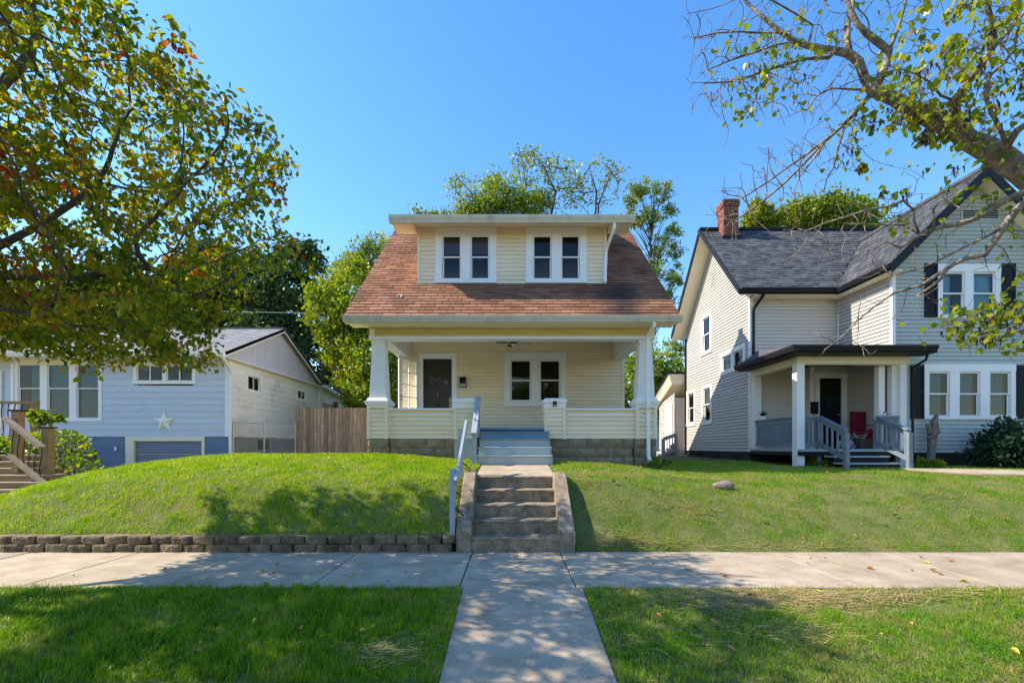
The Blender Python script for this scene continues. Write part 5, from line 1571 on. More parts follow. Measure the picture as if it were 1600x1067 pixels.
MB().tube([(-10.02, 24.0, 4.5), (-10.12, 23.95, 4.25), (-10.15, 23.9, 4.1), (-10.15, 23.9, 1.0)], .05, 4, True).build('downspout', 'white', B)
# foundation vent behind the chain link
MB().fbox(FBs, 18.3, 19.1, 1.30, 1.70, -.02, .01).build('crawl_vent', 'black', fb)
# rear lean-to
rl = part('rear_wing', (-10, 26, 1), B)
F = Fr((-10.1, 0, 0), (0, 1, 0))
MB().prism(F, [(23.95, 1), (29, 1), (29, 3.9), (23.95, 4.5)], -3, 0).build('wall', 'blue_side', rl)
MB().fbox(F, 24.3, 25.7, 1.5, 3.75, 0, .06).build('door', 'curtain_tan', rl)
MB().fbox(F, 26.2, 28.3, 2.4, 3.55, 0, .03).build('pane', 'room', rl)
MB().box(-10.06, -9.9, 25.75, 25.95, 1, 3.95).build('post', 'terracotta', rl)
MB().add([(-13.2, 23.95, 4.66), (-13.2, 29.4, 3.98), (-9.8, 29.4, 3.98), (-9.8, 23.95, 4.66), (-13.2, 23.95, 4.52), (-13.2, 29.4, 3.86), (-9.8, 29.4, 3.86), (-9.8, 23.95, 4.52)],
         [(0, 3, 2, 1), (4, 5, 6, 7), (0, 1, 5, 4), (1, 2, 6, 5), (3, 7, 6, 2), (0, 4, 7, 3)]).build('roof', 'white', rl)
# barn star
s = thing('metal_star', 'large cream five pointed metal star mounted on the blue house above the garage door', 'star', (bx(257.5), BF - .03, bz(658)))
vs = [FBf(bx(257.5), bz(659), .13)]
for k in range(10):
    r = .43 if k % 2 == 0 else .175
    th = PI / 2 + k * PI / 5
    vs.append(FBf(bx(257.5) + r * math.cos(th), bz(659) + r * math.sin(th), .03))
MB().add(vs, [(0, 1 + k, 1 + (k + 1) % 10) for k in range(10)] + [tuple(range(10, 0, -1))]).build('star_body', 'star', s)
MB().fbox(FBf, bx(140), bx(147), bz(686.5), bz(684), 0.0, .06).build('wall_lamp', 'galv', B)
MB().fbox(FBf, bx(180), bx(184), bz(704), bz(698), -.01, .05).build('outdoor_tap', 'galv', B)

# brown roofed house farther off on the left
fh = thing('far_house', 'brown roofed house glimpsed through the leaves behind the blue house', 'house', (-32, 36, 2))
MB().box(-39, -26, 34, 42, 1, 9.3).build('wall', 'grey_siding', fh)
MB().prism(Fr((0, 0, 0), (0, 1, 0)), [(33.4, 9.2), (42.6, 9.2), (38, 13.6)], -39.4, -29.2).build('roof', 'sh_brown', fh)
MB().tube([(-31.5, 35, 9.8), (-31.5, 35, 11.4)], .08, 8).build('vent_pipe', 'galv', fh)

# ------------------------------------------------ fences
wf_ = thing('picket_fence', 'weathered cedar privacy fence between the blue house and the bungalow', 'fence', (-7.2, 18.3, 1.1))
x = -8.70; k = 0
while x < -5.2:
    h = 2.98 + random.uniform(-.012, .012)
    F = Fr((0, 18.3 + random.uniform(-.004, .004), 0), (1, 0, 0))
    MB().prism(F, [(x, 1.0), (x + .136, 1.0), (x + .136, h - .035), (x + .108, h), (x + .028, h), (x, h - .035)], -.01, .01).build('picket', 'fence_wood', wf_)
    x += .145
for z in (1.3, 2.0, 2.75):
    MB().box(-8.7, -5.2, 18.315, 18.36, z, z + .09).build('rail', 'fence_wood', wf_)
for x in (-8.65, -6.2): MB().box(x, x + .09, 18.36, 18.45, .9, 2.9).build('post', 'fence_wood', wf_)
cl = thing('chain_link_fence', 'low galvanised chain link fence beside the blue house wall', 'fence', (-9.4, 17.3, 1.0))
C0 = [Vector((-10.08, 16.45, 0)), Vector((-9.26, 17.0, 0)), Vector((-8.62, 18.1, 0))]
for p, h in zip(C0, (2.31, 2.42, 2.36)):
    MB().tube([(p.x, p.y, .9), (p.x, p.y, h), (p.x, p.y, h + .03)], [.03, .03, .012], 8).build('post', 'galv', cl)
MB().tube([(C0[0].x, C0[0].y, 2.29), (C0[1].x, C0[1].y, 2.29)], .02, 6).build('top_rail', 'galv', cl)
mb = MB()
for a, b in ((C0[0], C0[1]), (C0[1], C0[2])):
    L_ = (b - a).length; n = int(L_ / .075)
    z0, z1 = 1.05, 2.27
    for k in range(-int((z1 - z0) / .075), n + 1):
        for sgn in (1, -1):
            s0 = k * .075 if sgn > 0 else L_ - k * .075
            # diagonal wire from z0 to z1 clipped to the panel
            sa, sb2 = s0, s0 + sgn * (z1 - z0)
            ta, tb2 = 0.0, 1.0
            def cut(v): return (v - sa) / (sb2 - sa)
            lo, hi = sorted((cut(0), cut(L_)))
            ta, tb2 = max(0, lo), min(1, hi)
            if tb2 - ta < .03: continue
            p = a + (b - a) / L_ * (sa + (sb2 - sa) * ta); q = a + (b - a) / L_ * (sa + (sb2 - sa) * tb2)
            mb.tube([(p.x, p.y, z0 + (z1 - z0) * ta), (q.x, q.y, z0 + (z1 - z0) * tb2)], .0028, 3)
mb.build('wire_mesh', 'galv', cl, kind='stuff')

# ------------------------------------------------ timber steps at the left edge
ts = thing('timber_steps', 'brown timber garden steps with a sloping rail at the left of the lawn', 'stairs', (-10.5, 9.3, .4))
for i in range(7):
    z = 1.245 - .132 * i; d = 9.75 - .17 * i; xr = -10.36 + .30 * i
    s = part('step', (-11.5, d, z - .1), ts)
    MB().cbox(Fr((0, d + .45, z - .04), (1, 0, 0)), -14, xr, 0, .04, 0, .48, c=.008).build('tread', 'timber_pale', s)
    MB().box(-14, xr - .02, d + .01, d + .05, z - .14, z - .042).build('riser', 'timber', s)
    MB().box(xr - .05, xr, d + .055, d + .6, z - .25, z - .042).build('side_board', 'timber', s)
for (x, ztop, zb) in ((-10.2, 2.15, .9), (-9.58, 1.80, .5)):
    p = part('post', (x, 9.4, zb), ts)
    MB().box(x - .07, x + .07, 9.33, 9.47, zb, ztop).build('post_body', 'timber', p)
    MB().box(x - .1, x + .1, 9.30, 9.50, ztop, ztop + .03).build('post_cap', 'black', p)
U = Vector((.96, -.18, -.62)).normalized()
V = Vector((0, 0, 1)) - U * U.z; V.normalize()
F = Fr((-10.3, 9.3, 2.0), U, V)
MB().fbox(F, 0, 1.12, -.03, .03, -.02, .10).build('rail', 'timber_pale', ts)
F2 = Fr((-10.2, 9.3, 1.24), U, V)
MB().fbox(F2, 0, 1.12, -.03, .03, -.02, .10).build('lower_rail', 'timber_pale', ts)
for k in range(6):
    p = F(.12 + k * .17, 0, .0)
    pts = [(p.x + .022 * math.sin(j / 8 * 2 * PI), p.y + .02, p.z - .7 * j / 8) for j in range(9)]
    MB().tube(pts, .008, 5).build('baluster', 'black', ts)
# upper landing railing
ur = thing('entry_railing', 'orange brown landing rail with wavy black balusters by the blue house door', 'railing', (-15.2, 13.2, 1.6))
MB().box(-15.6, -13.75, 13.15, 13.27, 2.66, 2.73).build('rail', 'timber', ur)
MB().box(-15.6, -13.9, 13.17, 13.25, 1.62, 1.68).build('lower_rail', 'timber', ur)
for x in (-15.15, -13.85): MB().box(x - .07, x + .07, 13.14, 13.28, .7, 2.72).build('post', 'timber', ur)
for k in range(5):
    x = -14.98 + k * .19
    MB().tube([(x + .035 * math.sin(j / 8 * 2 * PI), 13.21, 1.68 + .98 * j / 8) for j in range(9)], .012, 5).build('baluster', 'black', ur)
MB().box(-19, -16.7, 14.0, 16.3, 1.45, 1.60).build('landing', 'timber', ur)
MB().box(-16.5, -13.82, 13.3, 13.9, 1.45, 1.60).build('landing', 'timber', ur)
mb = MB()
for k in range(-6, 12):
    for sgn in (1, -1):
        x0 = -15.6 + k * .17
        xa, xb = (x0, x0 + .9) if sgn > 0 else (x0 + .9, x0)
        ta = max(0, (-15.6 - xa) / (xb - xa) if sgn > 0 else (-13.95 - xa) / (xb - xa)); tb3 = min(1, (-13.95 - xa) / (xb - xa) if sgn > 0 else (-15.6 - xa) / (xb - xa))
        if tb3 - ta > .05:
            mb.tube([(xa + (xb - xa) * ta, 13.2 + .01 * sgn, .6 + .95 * ta), (xa + (xb - xa) * tb3, 13.2 + .01 * sgn, .6 + .95 * tb3)], .018, 4, True)
mb.build('lattice', 'timber', ur, kind='stuff')
edg = thing('timber_edging', 'brown timber edging board at the foot of the planted bank', 'edging', (-9, 9.2, .6))
MB().fbox(Fr((-9.05, 9.2, .80), (1, .25, .06)), 0, .75, -.35, .0, 0, .05).build('board', 'timber', edg)
MB().fbox(Fr((-8.34, 9.4, .84), (1, .35, .12)), 0, .9, -.35, .0, 0, .05).build('board', 'timber', edg)

# ------------------------------------------------ rock, stump, cables
MB().blob((3.62, 7.78, float(lawnz(3.62, 7.78)) + .055), (.19, .10, .075), 14, 9, .06, 4).build('field_stone', 'rock', None, True, label='flat pinkish stone lying alone on the right lawn', category='stone')
stu = thing('tree_stump', 'tall dead forked grey stump standing before the siding right of the porch', 'stump', (10.32, 11.25, .9))
MB().tube([(10.34, 11.25, .85), (10.33, 11.25, 1.0), (10.36, 11.24, 1.3), (10.40, 11.26, 1.6), (10.36, 11.25, 1.75)], [.13, .095, .085, .10, .07], 9).tube([(10.38, 11.25, 1.6), (10.46, 11.25, 1.85), (10.44, 11.26, 2.05), (10.5, 11.25, 2.2)], [.085, .085, .075, .04], 8).build('stump_trunk', 'stump', stu, True)
MB().tube([(10.36, 11.25, 1.72), (10.30, 11.25, 1.9), (10.29, 11.25, 1.99)], [.075, .055, .045], 7).build('branch_stub', 'stump', stu, True)
MB().tube([(10.42, 11.24, 1.7), (10.56, 11.22, 1.78)], [.05, .02], 6).build('branch_stub', 'stump', stu, True)
MB().tube([(10.32, 11.24, 1.65), (10.22, 11.22, 1.63)], [.05, .025], 6).build('branch_stub', 'stump', stu, True)

def cable(pts, r, label, n=14):
    a, b, sag = pts
    a = Vector(a); b = Vector(b)
    P = [a.lerp(b, i / n) + Vector((0, 0, -sag * 4 * (i / n) * (1 - i / n))) for i in range(n + 1)]
    MB().tube(P, r, 4).build('cable', 'galv', None, label=label, category='cable')
cable((tuple(at(150, 477, 24)), tuple(at(560, 489, 23)), .12), .010, 'thin overhead wire crossing the dark trees behind the blue house')
cable(((3.0, 16, 6.0), (6.6, 19.6, 4.4), .12), .012, 'service wire sloping down to the back of the pale clapboard house')
cable(((4.0, 22, 5.6), (9.0, 24, 6.1), .1), .014, 'upper thin wire behind the gap between the two right houses')
up = thing('utility_pole', 'small grey mast with a cross bar behind the blue house ridge', 'pole', (-20.0, 28, 1))
MB().tube([(-16.88, 24.05, 1), (-16.88, 24.05, 8.75)], .05, 6).build('pole', 'galv', up)
# ================================================================== VEGETATION
def tri_leaf_template(kind='ovate'):
    if kind == 'ovate':
        V = np.array([(0, 0, 0), (-.27, .28, .09), (-.30, .62, .06), (0, 1, -.16), (.30, .62, .06), (.27, .28, .09), (0, .5, -.05)])
        Fc = np.array([(0, 6, 1), (1, 6, 2), (2, 6, 3), (0, 5, 6), (5, 4, 6), (4, 3, 6)])
    elif kind == 'heart':
        V = np.array([(0, 0, 0), (-.42, .02, .06), (-.48, .38, .04), (0, .95, -.10), (.48, .38, .04), (.42, .02, .06), (0, .42, -.05)])
        Fc = np.array([(0, 6, 1), (1, 6, 2), (2, 6, 3), (0, 5, 6), (5, 4, 6), (4, 3, 6)])
    elif kind == 'strand':
        V = np.array([(-.018, 0, 0), (.018, 0, 0), (.012, 1, 0.02), (-.012, 1, 0.02)])
        Fc = np.array([(0, 1, 2), (0, 2, 3)])
    elif kind == 'quad':
        V = np.array([(-.3, 0, 0), (.3, 0, 0), (.34, .8, .1), (-.26, 1, -.05)])
        Fc = np.array([(0, 1, 2), (0, 2, 3)])
    else:
        V = np.array([(-.12, 0, 0), (.12, 0, 0), (0, 1, 0)])
        Fc = np.array([(0, 1, 2)])
    return V, Fc

def leaf_arrays(pos, yd, nd, size, kind):
    """pos (n,3) base; yd the leaf's direction; nd approx normal; size (n,)"""
    V, Fc = tri_leaf_template(kind)
    yd = yd / (np.linalg.norm(yd, axis=1, keepdims=True) + 1e-9)
    xd = np.cross(yd, nd); xd /= (np.linalg.norm(xd, axis=1, keepdims=True) + 1e-9)
    zd = np.cross(xd, yd)
    P = pos[:, None, :] + size[:, None, None] * (V[None, :, 0:1] * xd[:, None, :] + V[None, :, 1:2] * yd[:, None, :] + V[None, :, 2:3] * zd[:, None, :])
    n = len(pos)
    FF = Fc[None] + (np.arange(n) * len(V))[:, None, None]
    return P.reshape(-1, 3), FF.reshape(-1, 3)

def rand_unit(n):
    v = RNG.normal(size=(n, 3))
    return v / np.linalg.norm(v, axis=1, keepdims=True)

def colonize(pos, par, attr, step, di, dk, maxit=120, jit=.12, tropism=(0, 0, 0)):
    pos = [np.array(p, float) for p in pos]; par = list(par)
    A = np.array(attr, float)
    P = np.array(pos)
    D = np.full(len(A), 1e9); NI = np.zeros(len(A), int)
    def upd(P, i0):
        nonlocal D, NI
        if len(A) == 0: return
        for s in range(i0, len(P), 400):
            d = np.linalg.norm(A[:, None, :] - P[None, s:s + 400, :], axis=2)
            j = d.argmin(1); m = d[np.arange(len(A)), j]
            b = m < D
            D[b] = m[b]; NI[b] = j[b] + s
    upd(P, 0)
    trop = np.array(tropism)
    seen = {}
    for it in range(maxit):
        act = D < di
        if not act.any(): break
        ids = NI[act]
        vec = A[act] - P[ids]; vec /= (np.linalg.norm(vec, axis=1, keepdims=True) + 1e-9)
        u, inv = np.unique(ids, return_inverse=True)
        S = np.zeros((len(u), 3)); np.add.at(S, inv, vec)
        new = []
        for k, nid in enumerate(u):
            v = S[k] + RNG.normal(size=3) * jit * np.linalg.norm(S[k]) + trop
            l = np.linalg.norm(v)
            if l < 1e-6: continue
            q = P[nid] + v / l * step
            c = seen.get(nid, 0)
            if c > 3: continue
            seen[nid] = c + 1
            new.append(q); par.append(int(nid))
        if not new: break
        i0 = len(P)
        P = np.vstack([P, np.array(new)])
        upd(P, i0)
        keep = D > dk
        A = A[keep]; D = D[keep]; NI = NI[keep]
        if len(A) == 0: break
    return P, par

def tree_mesh(P, par, r0, name, m, parent, power=.45, fixed=None, sides=5, rmin=0.0):
    n = len(P)
    kids = [[] for _ in range(n)]
    for i, p in enumerate(par):
        if p >= 0: kids[p].append(i)
    cnt = [0] * n
    for i in range(n - 1, -1, -1):
        cnt[i] = max(1, sum(cnt[k] for k in kids[i]))
    rad = [r0 * c ** power for c in cnt]
    if fixed:
        for i, r in fixed.items(): rad[i] = max(rad[i], r)
    mb = MB()
    stack = [i for i in range(n) if par[i] < 0]
    while stack:
        s = stack.pop()
        chain = [s] if par[s] < 0 else [par[s], s]
        cur = s
        while kids[cur]:
            ks = sorted(kids[cur], key=lambda k: -rad[k])
            stack.extend(ks[1:])
            cur = ks[0]
            chain.append(cur)
        if len(chain) < 2: continue
        rr = [rad[c] for c in chain]
        if par[s] >= 0: rr[0] = min(rad[par[s]], rr[1] * 1.15)
        rr[-1] *= .5
        sd = 10 if max(rr) > .05 else (6 if max(rr) > .015 else 4)
        i0 = len(mb.v)
        mb.tube([P[c] for c in chain], rr, sd)
        if max(rr) > .028:
            for q in range(i0, len(mb.v)):
                a = (q - i0) // sd
                c = P[chain[a]]; v = mb.v[q]; g = 1 + random.uniform(-.10, .12) + .05 * math.sin(a * 1.7 + (q - i0) % sd * 2.1)
                mb.v[q] = tuple(c[j] + (v[j] - c[j]) * g for j in range(3))
    mb.build(name, m, parent, smooth=True, kind='stuff')
    return cnt, rad, kids

def leaf_objects(name, Pv, Ff, vper, fper, order, count, m, parent):
    """the leaves that show largest, one object each; the rest is returned"""
    for i in order[:count]:
        vs = Pv[i * vper:(i + 1) * vper]; fs = [tuple(int(q) - i * vper for q in f) for f in Ff[i * fper:(i + 1) * fper]]
        MB().add([tuple(v) for v in vs], fs).build(name, m, parent)
    keep = np.ones(len(Pv) // vper, bool); keep[order[:count]] = False
    ids = np.where(keep)[0]
    Pr = Pv.reshape(-1, vper, 3)[ids].reshape(-1, 3)
    tf = (Ff.reshape(-1, fper, 3)[ids] - (ids * vper)[:, None, None]) + (np.arange(len(ids)) * vper)[:, None, None]
    return Pr, tf.reshape(-1, 3)

# ---------------- left street tree (dogwood turning colour)
T1 = thing('dogwood_tree', 'broad street tree with green leaves turning yellow and red over the left lawn', 'tree', (-7.3, 4.1, -.1))
trunk = [(-7.3, 4.1, -.15), (-7.28, 4.12, .6), (-7.2, 4.2, 1.3), (-7.15, 4.3, 1.9)]
l1 = [(-6.9, 4.6, 2.5), (-6.5, 4.9, 3.05), (-6.0, 5.1, 3.55), (-5.4, 5.2, 3.95), (-4.9, 5.3, 4.4)]
l2 = [(-6.7, 4.7, 2.7), (-6.2, 4.9, 3.15), (-5.6, 5.0, 3.3), (-4.9, 5.1, 3.32), (-4.2, 5.25, 3.5)]
l3 = [(-7.1, 4.6, 2.6), (-6.8, 4.8, 3.4), (-6.4, 4.9, 4.3), (-5.9, 5.0, 5.1), (-5.4, 5.1, 5.8)]
l4 = [(-6.5, 4.4, 2.35), (-5.9, 4.5, 2.75), (-5.3, 4.6, 2.85), (-4.8, 4.8, 2.75)]
l5 = [(-7.4, 4.2, 2.8), (-7.6, 4.2, 3.8), (-7.5, 4.3, 4.9), (-7.2, 4.4, 6.0)]
l6 = [(-6.8, 5.1, 2.7), (-6.4, 5.6, 3.2), (-5.8, 6.1, 3.6), (-5.1, 6.5, 3.8)]
pos = list(trunk); par = [-1, 0, 1, 2]; fixed = {0: .17, 1: .15, 2: .14, 3: .13}
for l, r in ((l1, .065), (l2, .05), (l3, .06), (l4, .035), (l5, .06), (l6, .05)):
    prev = 3
    for k, p in enumerate(l):
        pos.append(p); par.append(prev); prev = len(pos) - 1
        fixed[prev] = r * (1 - .16 * k)
def crown1(n):
    out = []
    while len(out) < n:
        p = RNG.uniform((-10.5, 2.9, 2.0), (-2.2, 7.9, 8.2))
        x, y, z = p
        e = ((x + 6.6) / 4.55) ** 2 + ((y - 4.95) / 2.3) ** 2 + ((z - 4.75) / 3.0) ** 2 + .22 * math.sin(x * 2.9 + z * 1.3) * math.sin(z * 3.3 - y * 1.9 + 1)
        if e > 1: continue
        if x + 1.04 * z > 2.35 + .35 * math.sin(z * 5.1 + y * 2): continue
        if z < 2.6 and x < -6.3: continue
        if x + 1.04 * z < -4.0: continue
        if z < 3.6 and y < 4.1: continue
        if z < 2.55: continue
        out.append(p)
    return np.array(out)
A = np.vstack([crown1(4600), np.stack([RNG.uniform(-6.2, -3.65, 520), RNG.uniform(4.7, 6.1, 520), RNG.uniform(2.42, 3.4, 520)], 1)])
P1, par1 = colonize(pos, par, A, .13, 1.3, .20, 90)
cnt, rad, kids = tree_mesh(P1, par1, .0042, 'branches', 'bark', T1, power=.48, fixed=fixed)
cntA = np.array(cnt)
tips = np.where((cntA <= 4) & (np.arange(len(P1)) >= len(pos)))[0]
n_per = 16
ids = np.repeat(tips, n_per)
ids = ids[RNG.random(len(ids)) < np.where(P1[ids][:, 0] + 1.04 * P1[ids][:, 2] > -.5, .55, 1.0)]
base = P1[ids] + RNG.normal(size=(len(ids), 3)) * .062
yd = rand_unit(len(ids)) * .75 + np.array([.10, 0, -.55])
nd = rand_unit(len(ids)) * .6 + np.array([0, 0, 1.0])
sz = RNG.uniform(.05, .10, len(ids))
LV, LF = leaf_arrays(base, yd, nd, sz, 'ovate')
d = np.linalg.norm(base - np.array([0, 0, CZ]), axis=1)
vis = (base[:, 0] > -1.12 * base[:, 1])
score = np.where(vis, sz / d, 0)
order = np.argsort(-score)
LV, LF = leaf_objects('leaf', LV, LF, 7, 6, order, 290, 'leaf_dogwood', T1)
npmesh('foliage', LV, LF, 'leaf_dogwood', T1, kind='stuff')
print('dogwood nodes', len(P1), 'leaves', len(ids))

# ---------------- right street tree, half bare
T2 = thing('redbud_tree', 'leaning half bare street tree with bare twigs, seed pods and a few green leaves', 'tree', (5.6, 3.8, -.1))
pos = [(5.62, 3.75, -.15), (5.6, 3.78, .6), (5.5, 3.8, 1.5), (5.35, 3.85, 2.4), tuple(at(1690, 330, 3.95))]
par = [-1, 0, 1, 2, 3]; fixed = {0: .22, 1: .19, 2: .18, 3: .165, 4: .15}
def limb(pts, start, r0, r1):
    prev = start; out = []
    for k, (px, py, d) in enumerate(pts):
        pos.append(tuple(at(px, py, d))); par.append(prev); prev = len(pos) - 1
        fixed[prev] = r0 + (r1 - r0) * k / max(1, len(pts) - 1)
        out.append(prev)
    return out
m1 = limb([(1640, 300, 4.0), (1600, 272, 4.0), (1570, 252, 4.03), (1537, 227, 4.07), (1515, 219, 4.1), (1492, 203, 4.13), (1466, 193, 4.17), (1444, 178, 4.2), (1420, 168, 4.23), (1399, 155, 4.25), (1380, 148, 4.28), (1365, 141, 4.3)], 4, .098, .050)
a1 = limb([(1351, 122, 4.32), (1342, 97, 4.34), (1327, 84, 4.36), (1306, 80, 4.37), (1282, 77, 4.38), (1262, 72, 4.38), (1245, 66, 4.4), (1225, 54, 4.42), (1207, 40, 4.44), (1190, 26, 4.46), (1177, 14, 4.5), (1160, -4, 4.55)], m1[-1], .040, .010)
a2 = limb([(1324, 60, 4.4), (1325, 38, 4.42), (1331, 18, 4.44), (1334, -15, 4.5)], a1[2], .026, .014)
b1 = limb([(1376, 122, 4.27), (1386, 98, 4.25), (1389, 80, 4.23), (1372, 66, 4.21), (1356, 54, 4.2), (1340, 38, 4.2), (1328, 14, 4.2), (1318, -20, 4.2)], m1[-1], .040, .018)
b2 = limb([(1398, 58, 4.2), (1407, 32, 4.18), (1416, 0, 4.15), (1424, -30, 4.1)], b1[2], .016, .008)
c1 = limb([(1352, 158, 4.36), (1340, 172, 4.4), (1322, 191, 4.45), (1306, 206, 4.5), (1292, 218, 4.55), (1272, 232, 4.6), (1258, 243, 4.65), (1230, 262, 4.7), (1200, 284, 4.8), (1180, 297, 4.85), (1160, 310, 4.9)], m1[-1], .022, .005)
c2 = limb([(1312, 222, 4.5), (1306, 245, 4.52), (1303, 262, 4.55), (1292, 280, 4.58), (1287, 300, 4.6)], c1[2], .012, .004)
c3 = limb([(1250, 262, 4.6), (1222, 290, 4.62), (1195, 312, 4.65), (1170, 330, 4.7), (1148, 345, 4.75)], c1[4], .009, .003)
c4 = limb([(1330, 140, 4.35), (1300, 138, 4.4), (1276, 150, 4.42), (1262, 172, 4.45)], m1[-1], .012, .005)
c5 = limb([(1270, 250, 4.55), (1248, 278, 4.5), (1240, 300, 4.5)], c1[4], .007, .003)
d1 = limb([(1296, 90, 4.3), (1262, 92, 4.28), (1230, 100, 4.25), (1192, 112, 4.2), (1160, 124, 4.18), (1130, 129, 4.15), (1100, 130, 4.1)], a1[3], .016, .004)
d2 = limb([(1225, 52, 4.3), (1190, 52, 4.25), (1155, 50, 4.2), (1120, 52, 4.15), (1085, 60, 4.1)], a1[6], .010, .003)
d3 = limb([(1215, 70, 4.3), (1180, 82, 4.2), (1140, 95, 4.1), (1105, 110, 4.05)], a1[6], .010, .003)
d4 = limb([(1270, 40, 4.35), (1240, 20, 4.3), (1205, 0, 4.25), (1180, -20, 4.2)], a1[5], .010, .004)
e1 = limb([(1494, 180, 4.0), (1489, 157, 3.9), (1503, 142, 3.85), (1513, 128, 3.8), (1532, 104, 3.75), (1545, 84, 3.7), (1552, 60, 3.68), (1550, 40, 3.65), (1543, 10, 3.6), (1538, -20, 3.6)], m1[5], .038, .016)
e2 = limb([(1470, 150, 3.9), (1452, 128, 3.85), (1430, 116, 3.8), (1408, 108, 3.8)], e1[1], .012, .005)
e3 = limb([(1560, 66, 3.7), (1580, 45, 3.72), (1600, 20, 3.75), (1625, -10, 3.8)], e1[5], .016, .008)
f1 = limb([(1574, 228, 3.9), (1588, 205, 3.8), (1610, 190, 3.7), (1640, 175, 3.6)], m1[2], .030, .02)
f2 = limb([(1560, 196, 3.75), (1548, 175, 3.7), (1540, 152, 3.65), (1545, 120, 3.6), (1570, 98, 3.6), (1585, 75, 3.6), (1592, 40, 3.6), (1580, 0, 3.6)], f1[0], .016, .008)
g1 = limb([(1620, 296, 3.95), (1597, 303, 3.95), (1568, 314, 4.0), (1536, 336, 4.05), (1514, 346, 4.1), (1492, 351, 4.1), (1474, 354, 4.15), (1458, 358, 4.2), (1437, 367, 4.2), (1424, 378, 4.25), (1408, 387, 4.3), (1385, 379, 4.3)], m1[0], .034, .010)
g2 = limb([(1428, 344, 4.2), (1427, 328, 4.2), (1412, 314, 4.15), (1390, 322, 4.15), (1355, 328, 4.2), (1320, 340, 4.25), (1285, 350, 4.3)], g1[8], .012, .004)
g3 = limb([(1459, 340, 4.15), (1458, 328, 4.15), (1470, 312, 4.1), (1486, 318, 4.05), (1500, 325, 4.0)], g1[7], .012, .005)
g4 = limb([(1412, 352, 4.2), (1385, 352, 4.25), (1350, 350, 4.3), (1318, 350, 4.3)], g1[8], .008, .003)
h1 = limb([(1618, 310, 3.9), (1600, 316, 3.9), (1583, 334, 3.92), (1568, 355, 3.95), (1552, 380, 3.98), (1538, 399, 4.0), (1522, 401, 4.02), (1507, 405, 4.05), (1490, 413, 4.1), (1475, 424, 4.1), (1457, 434, 4.15), (1438, 447, 4.2), (1417, 452, 4.2), (1397, 458, 4.25), (1370, 476, 4.3), (1341, 500, 4.35), (1318, 524, 4.4), (1303, 536, 4.4)], m1[0], .032, .004)
k1 = limb([(1650, 470, 3.8), (1600, 480, 3.85), (1560, 492, 3.9), (1520, 500, 3.95), (1490, 506, 4.0), (1470, 510, 4.0)], m1[0], .010, .003)
k2 = limb([(1575, 510, 3.85), (1545, 520, 3.9), (1525, 528, 3.9)], k1[1], .006, .003)
h2 = limb([(1470, 436, 4.05), (1455, 448, 4.05), (1440, 458, 4.05), (1433, 462, 4.05)], h1[9], .014, .007)
h3 = limb([(1540, 370, 4.0), (1515, 382, 4.05), (1490, 395, 4.1), (1465, 408, 4.1), (1430, 422, 4.15), (1395, 430, 4.2)], h1[3], .012, .003)
limbidx = list(range(5, len(pos)))
LP = np.array(pos)
attr = []
segs = [(par[i], i) for i in limbidx if fixed[i] < .045]
for (a, b) in segs:
    L_ = np.linalg.norm(LP[b] - LP[a])
    thin = fixed[b] < .02
    for _ in range(int(L_ * (58 if thin else 30)) + 1):
        t = RNG.random()
        c = LP[a] + (LP[b] - LP[a]) * t
        o = rand_unit(1)[0] * RNG.uniform(.06, .36)
        o[2] -= .03
        attr.append(c + o)
# crown above and right of the frame, so that it goes on as a tree does
for _ in range(420):
    attr.append(RNG.uniform((3.2, 2.6, 4.6), (7.2, 5.6, 7.4)))
for k in range(420):
    attr.append(at(random.uniform(1070, 1330), random.uniform(-30, 150) + random.uniform(0, 60), random.uniform(3.8, 4.6)))
for k in range(330):
    t = random.random()
    attr.append(at(1320 - 190 * t + random.gauss(0, 28), 185 + 150 * t + random.gauss(0, 26), random.uniform(4.3, 5.0)))
for k in range(200):
    attr.append(at(random.uniform(1210, 1500), random.uniform(300, 420), random.uniform(3.9, 4.5)))
P2, par2 = colonize(pos, par, np.array([tuple(a) for a in attr]), 0.055, .62, .065, 46, jit=.22, tropism=(-.05, 0, -.1))
for _ in range(3):
    chd = {}
    for i, p in enumerate(par2):
        if p >= 0: chd.setdefault(p, []).append(i)
    Pn = P2.copy()
    for i in range(len(pos), len(P2)):
        if i in chd: Pn[i] = P2[i] * .4 + P2[par2[i]] * .3 + P2[chd[i][0]] * .3
    P2 = Pn
cnt, rad, kids = tree_mesh(P2, par2, .0026, 'branches', 'bark_pale', T2, power=.36, fixed=fixed)
print('redbud nodes', len(P2))
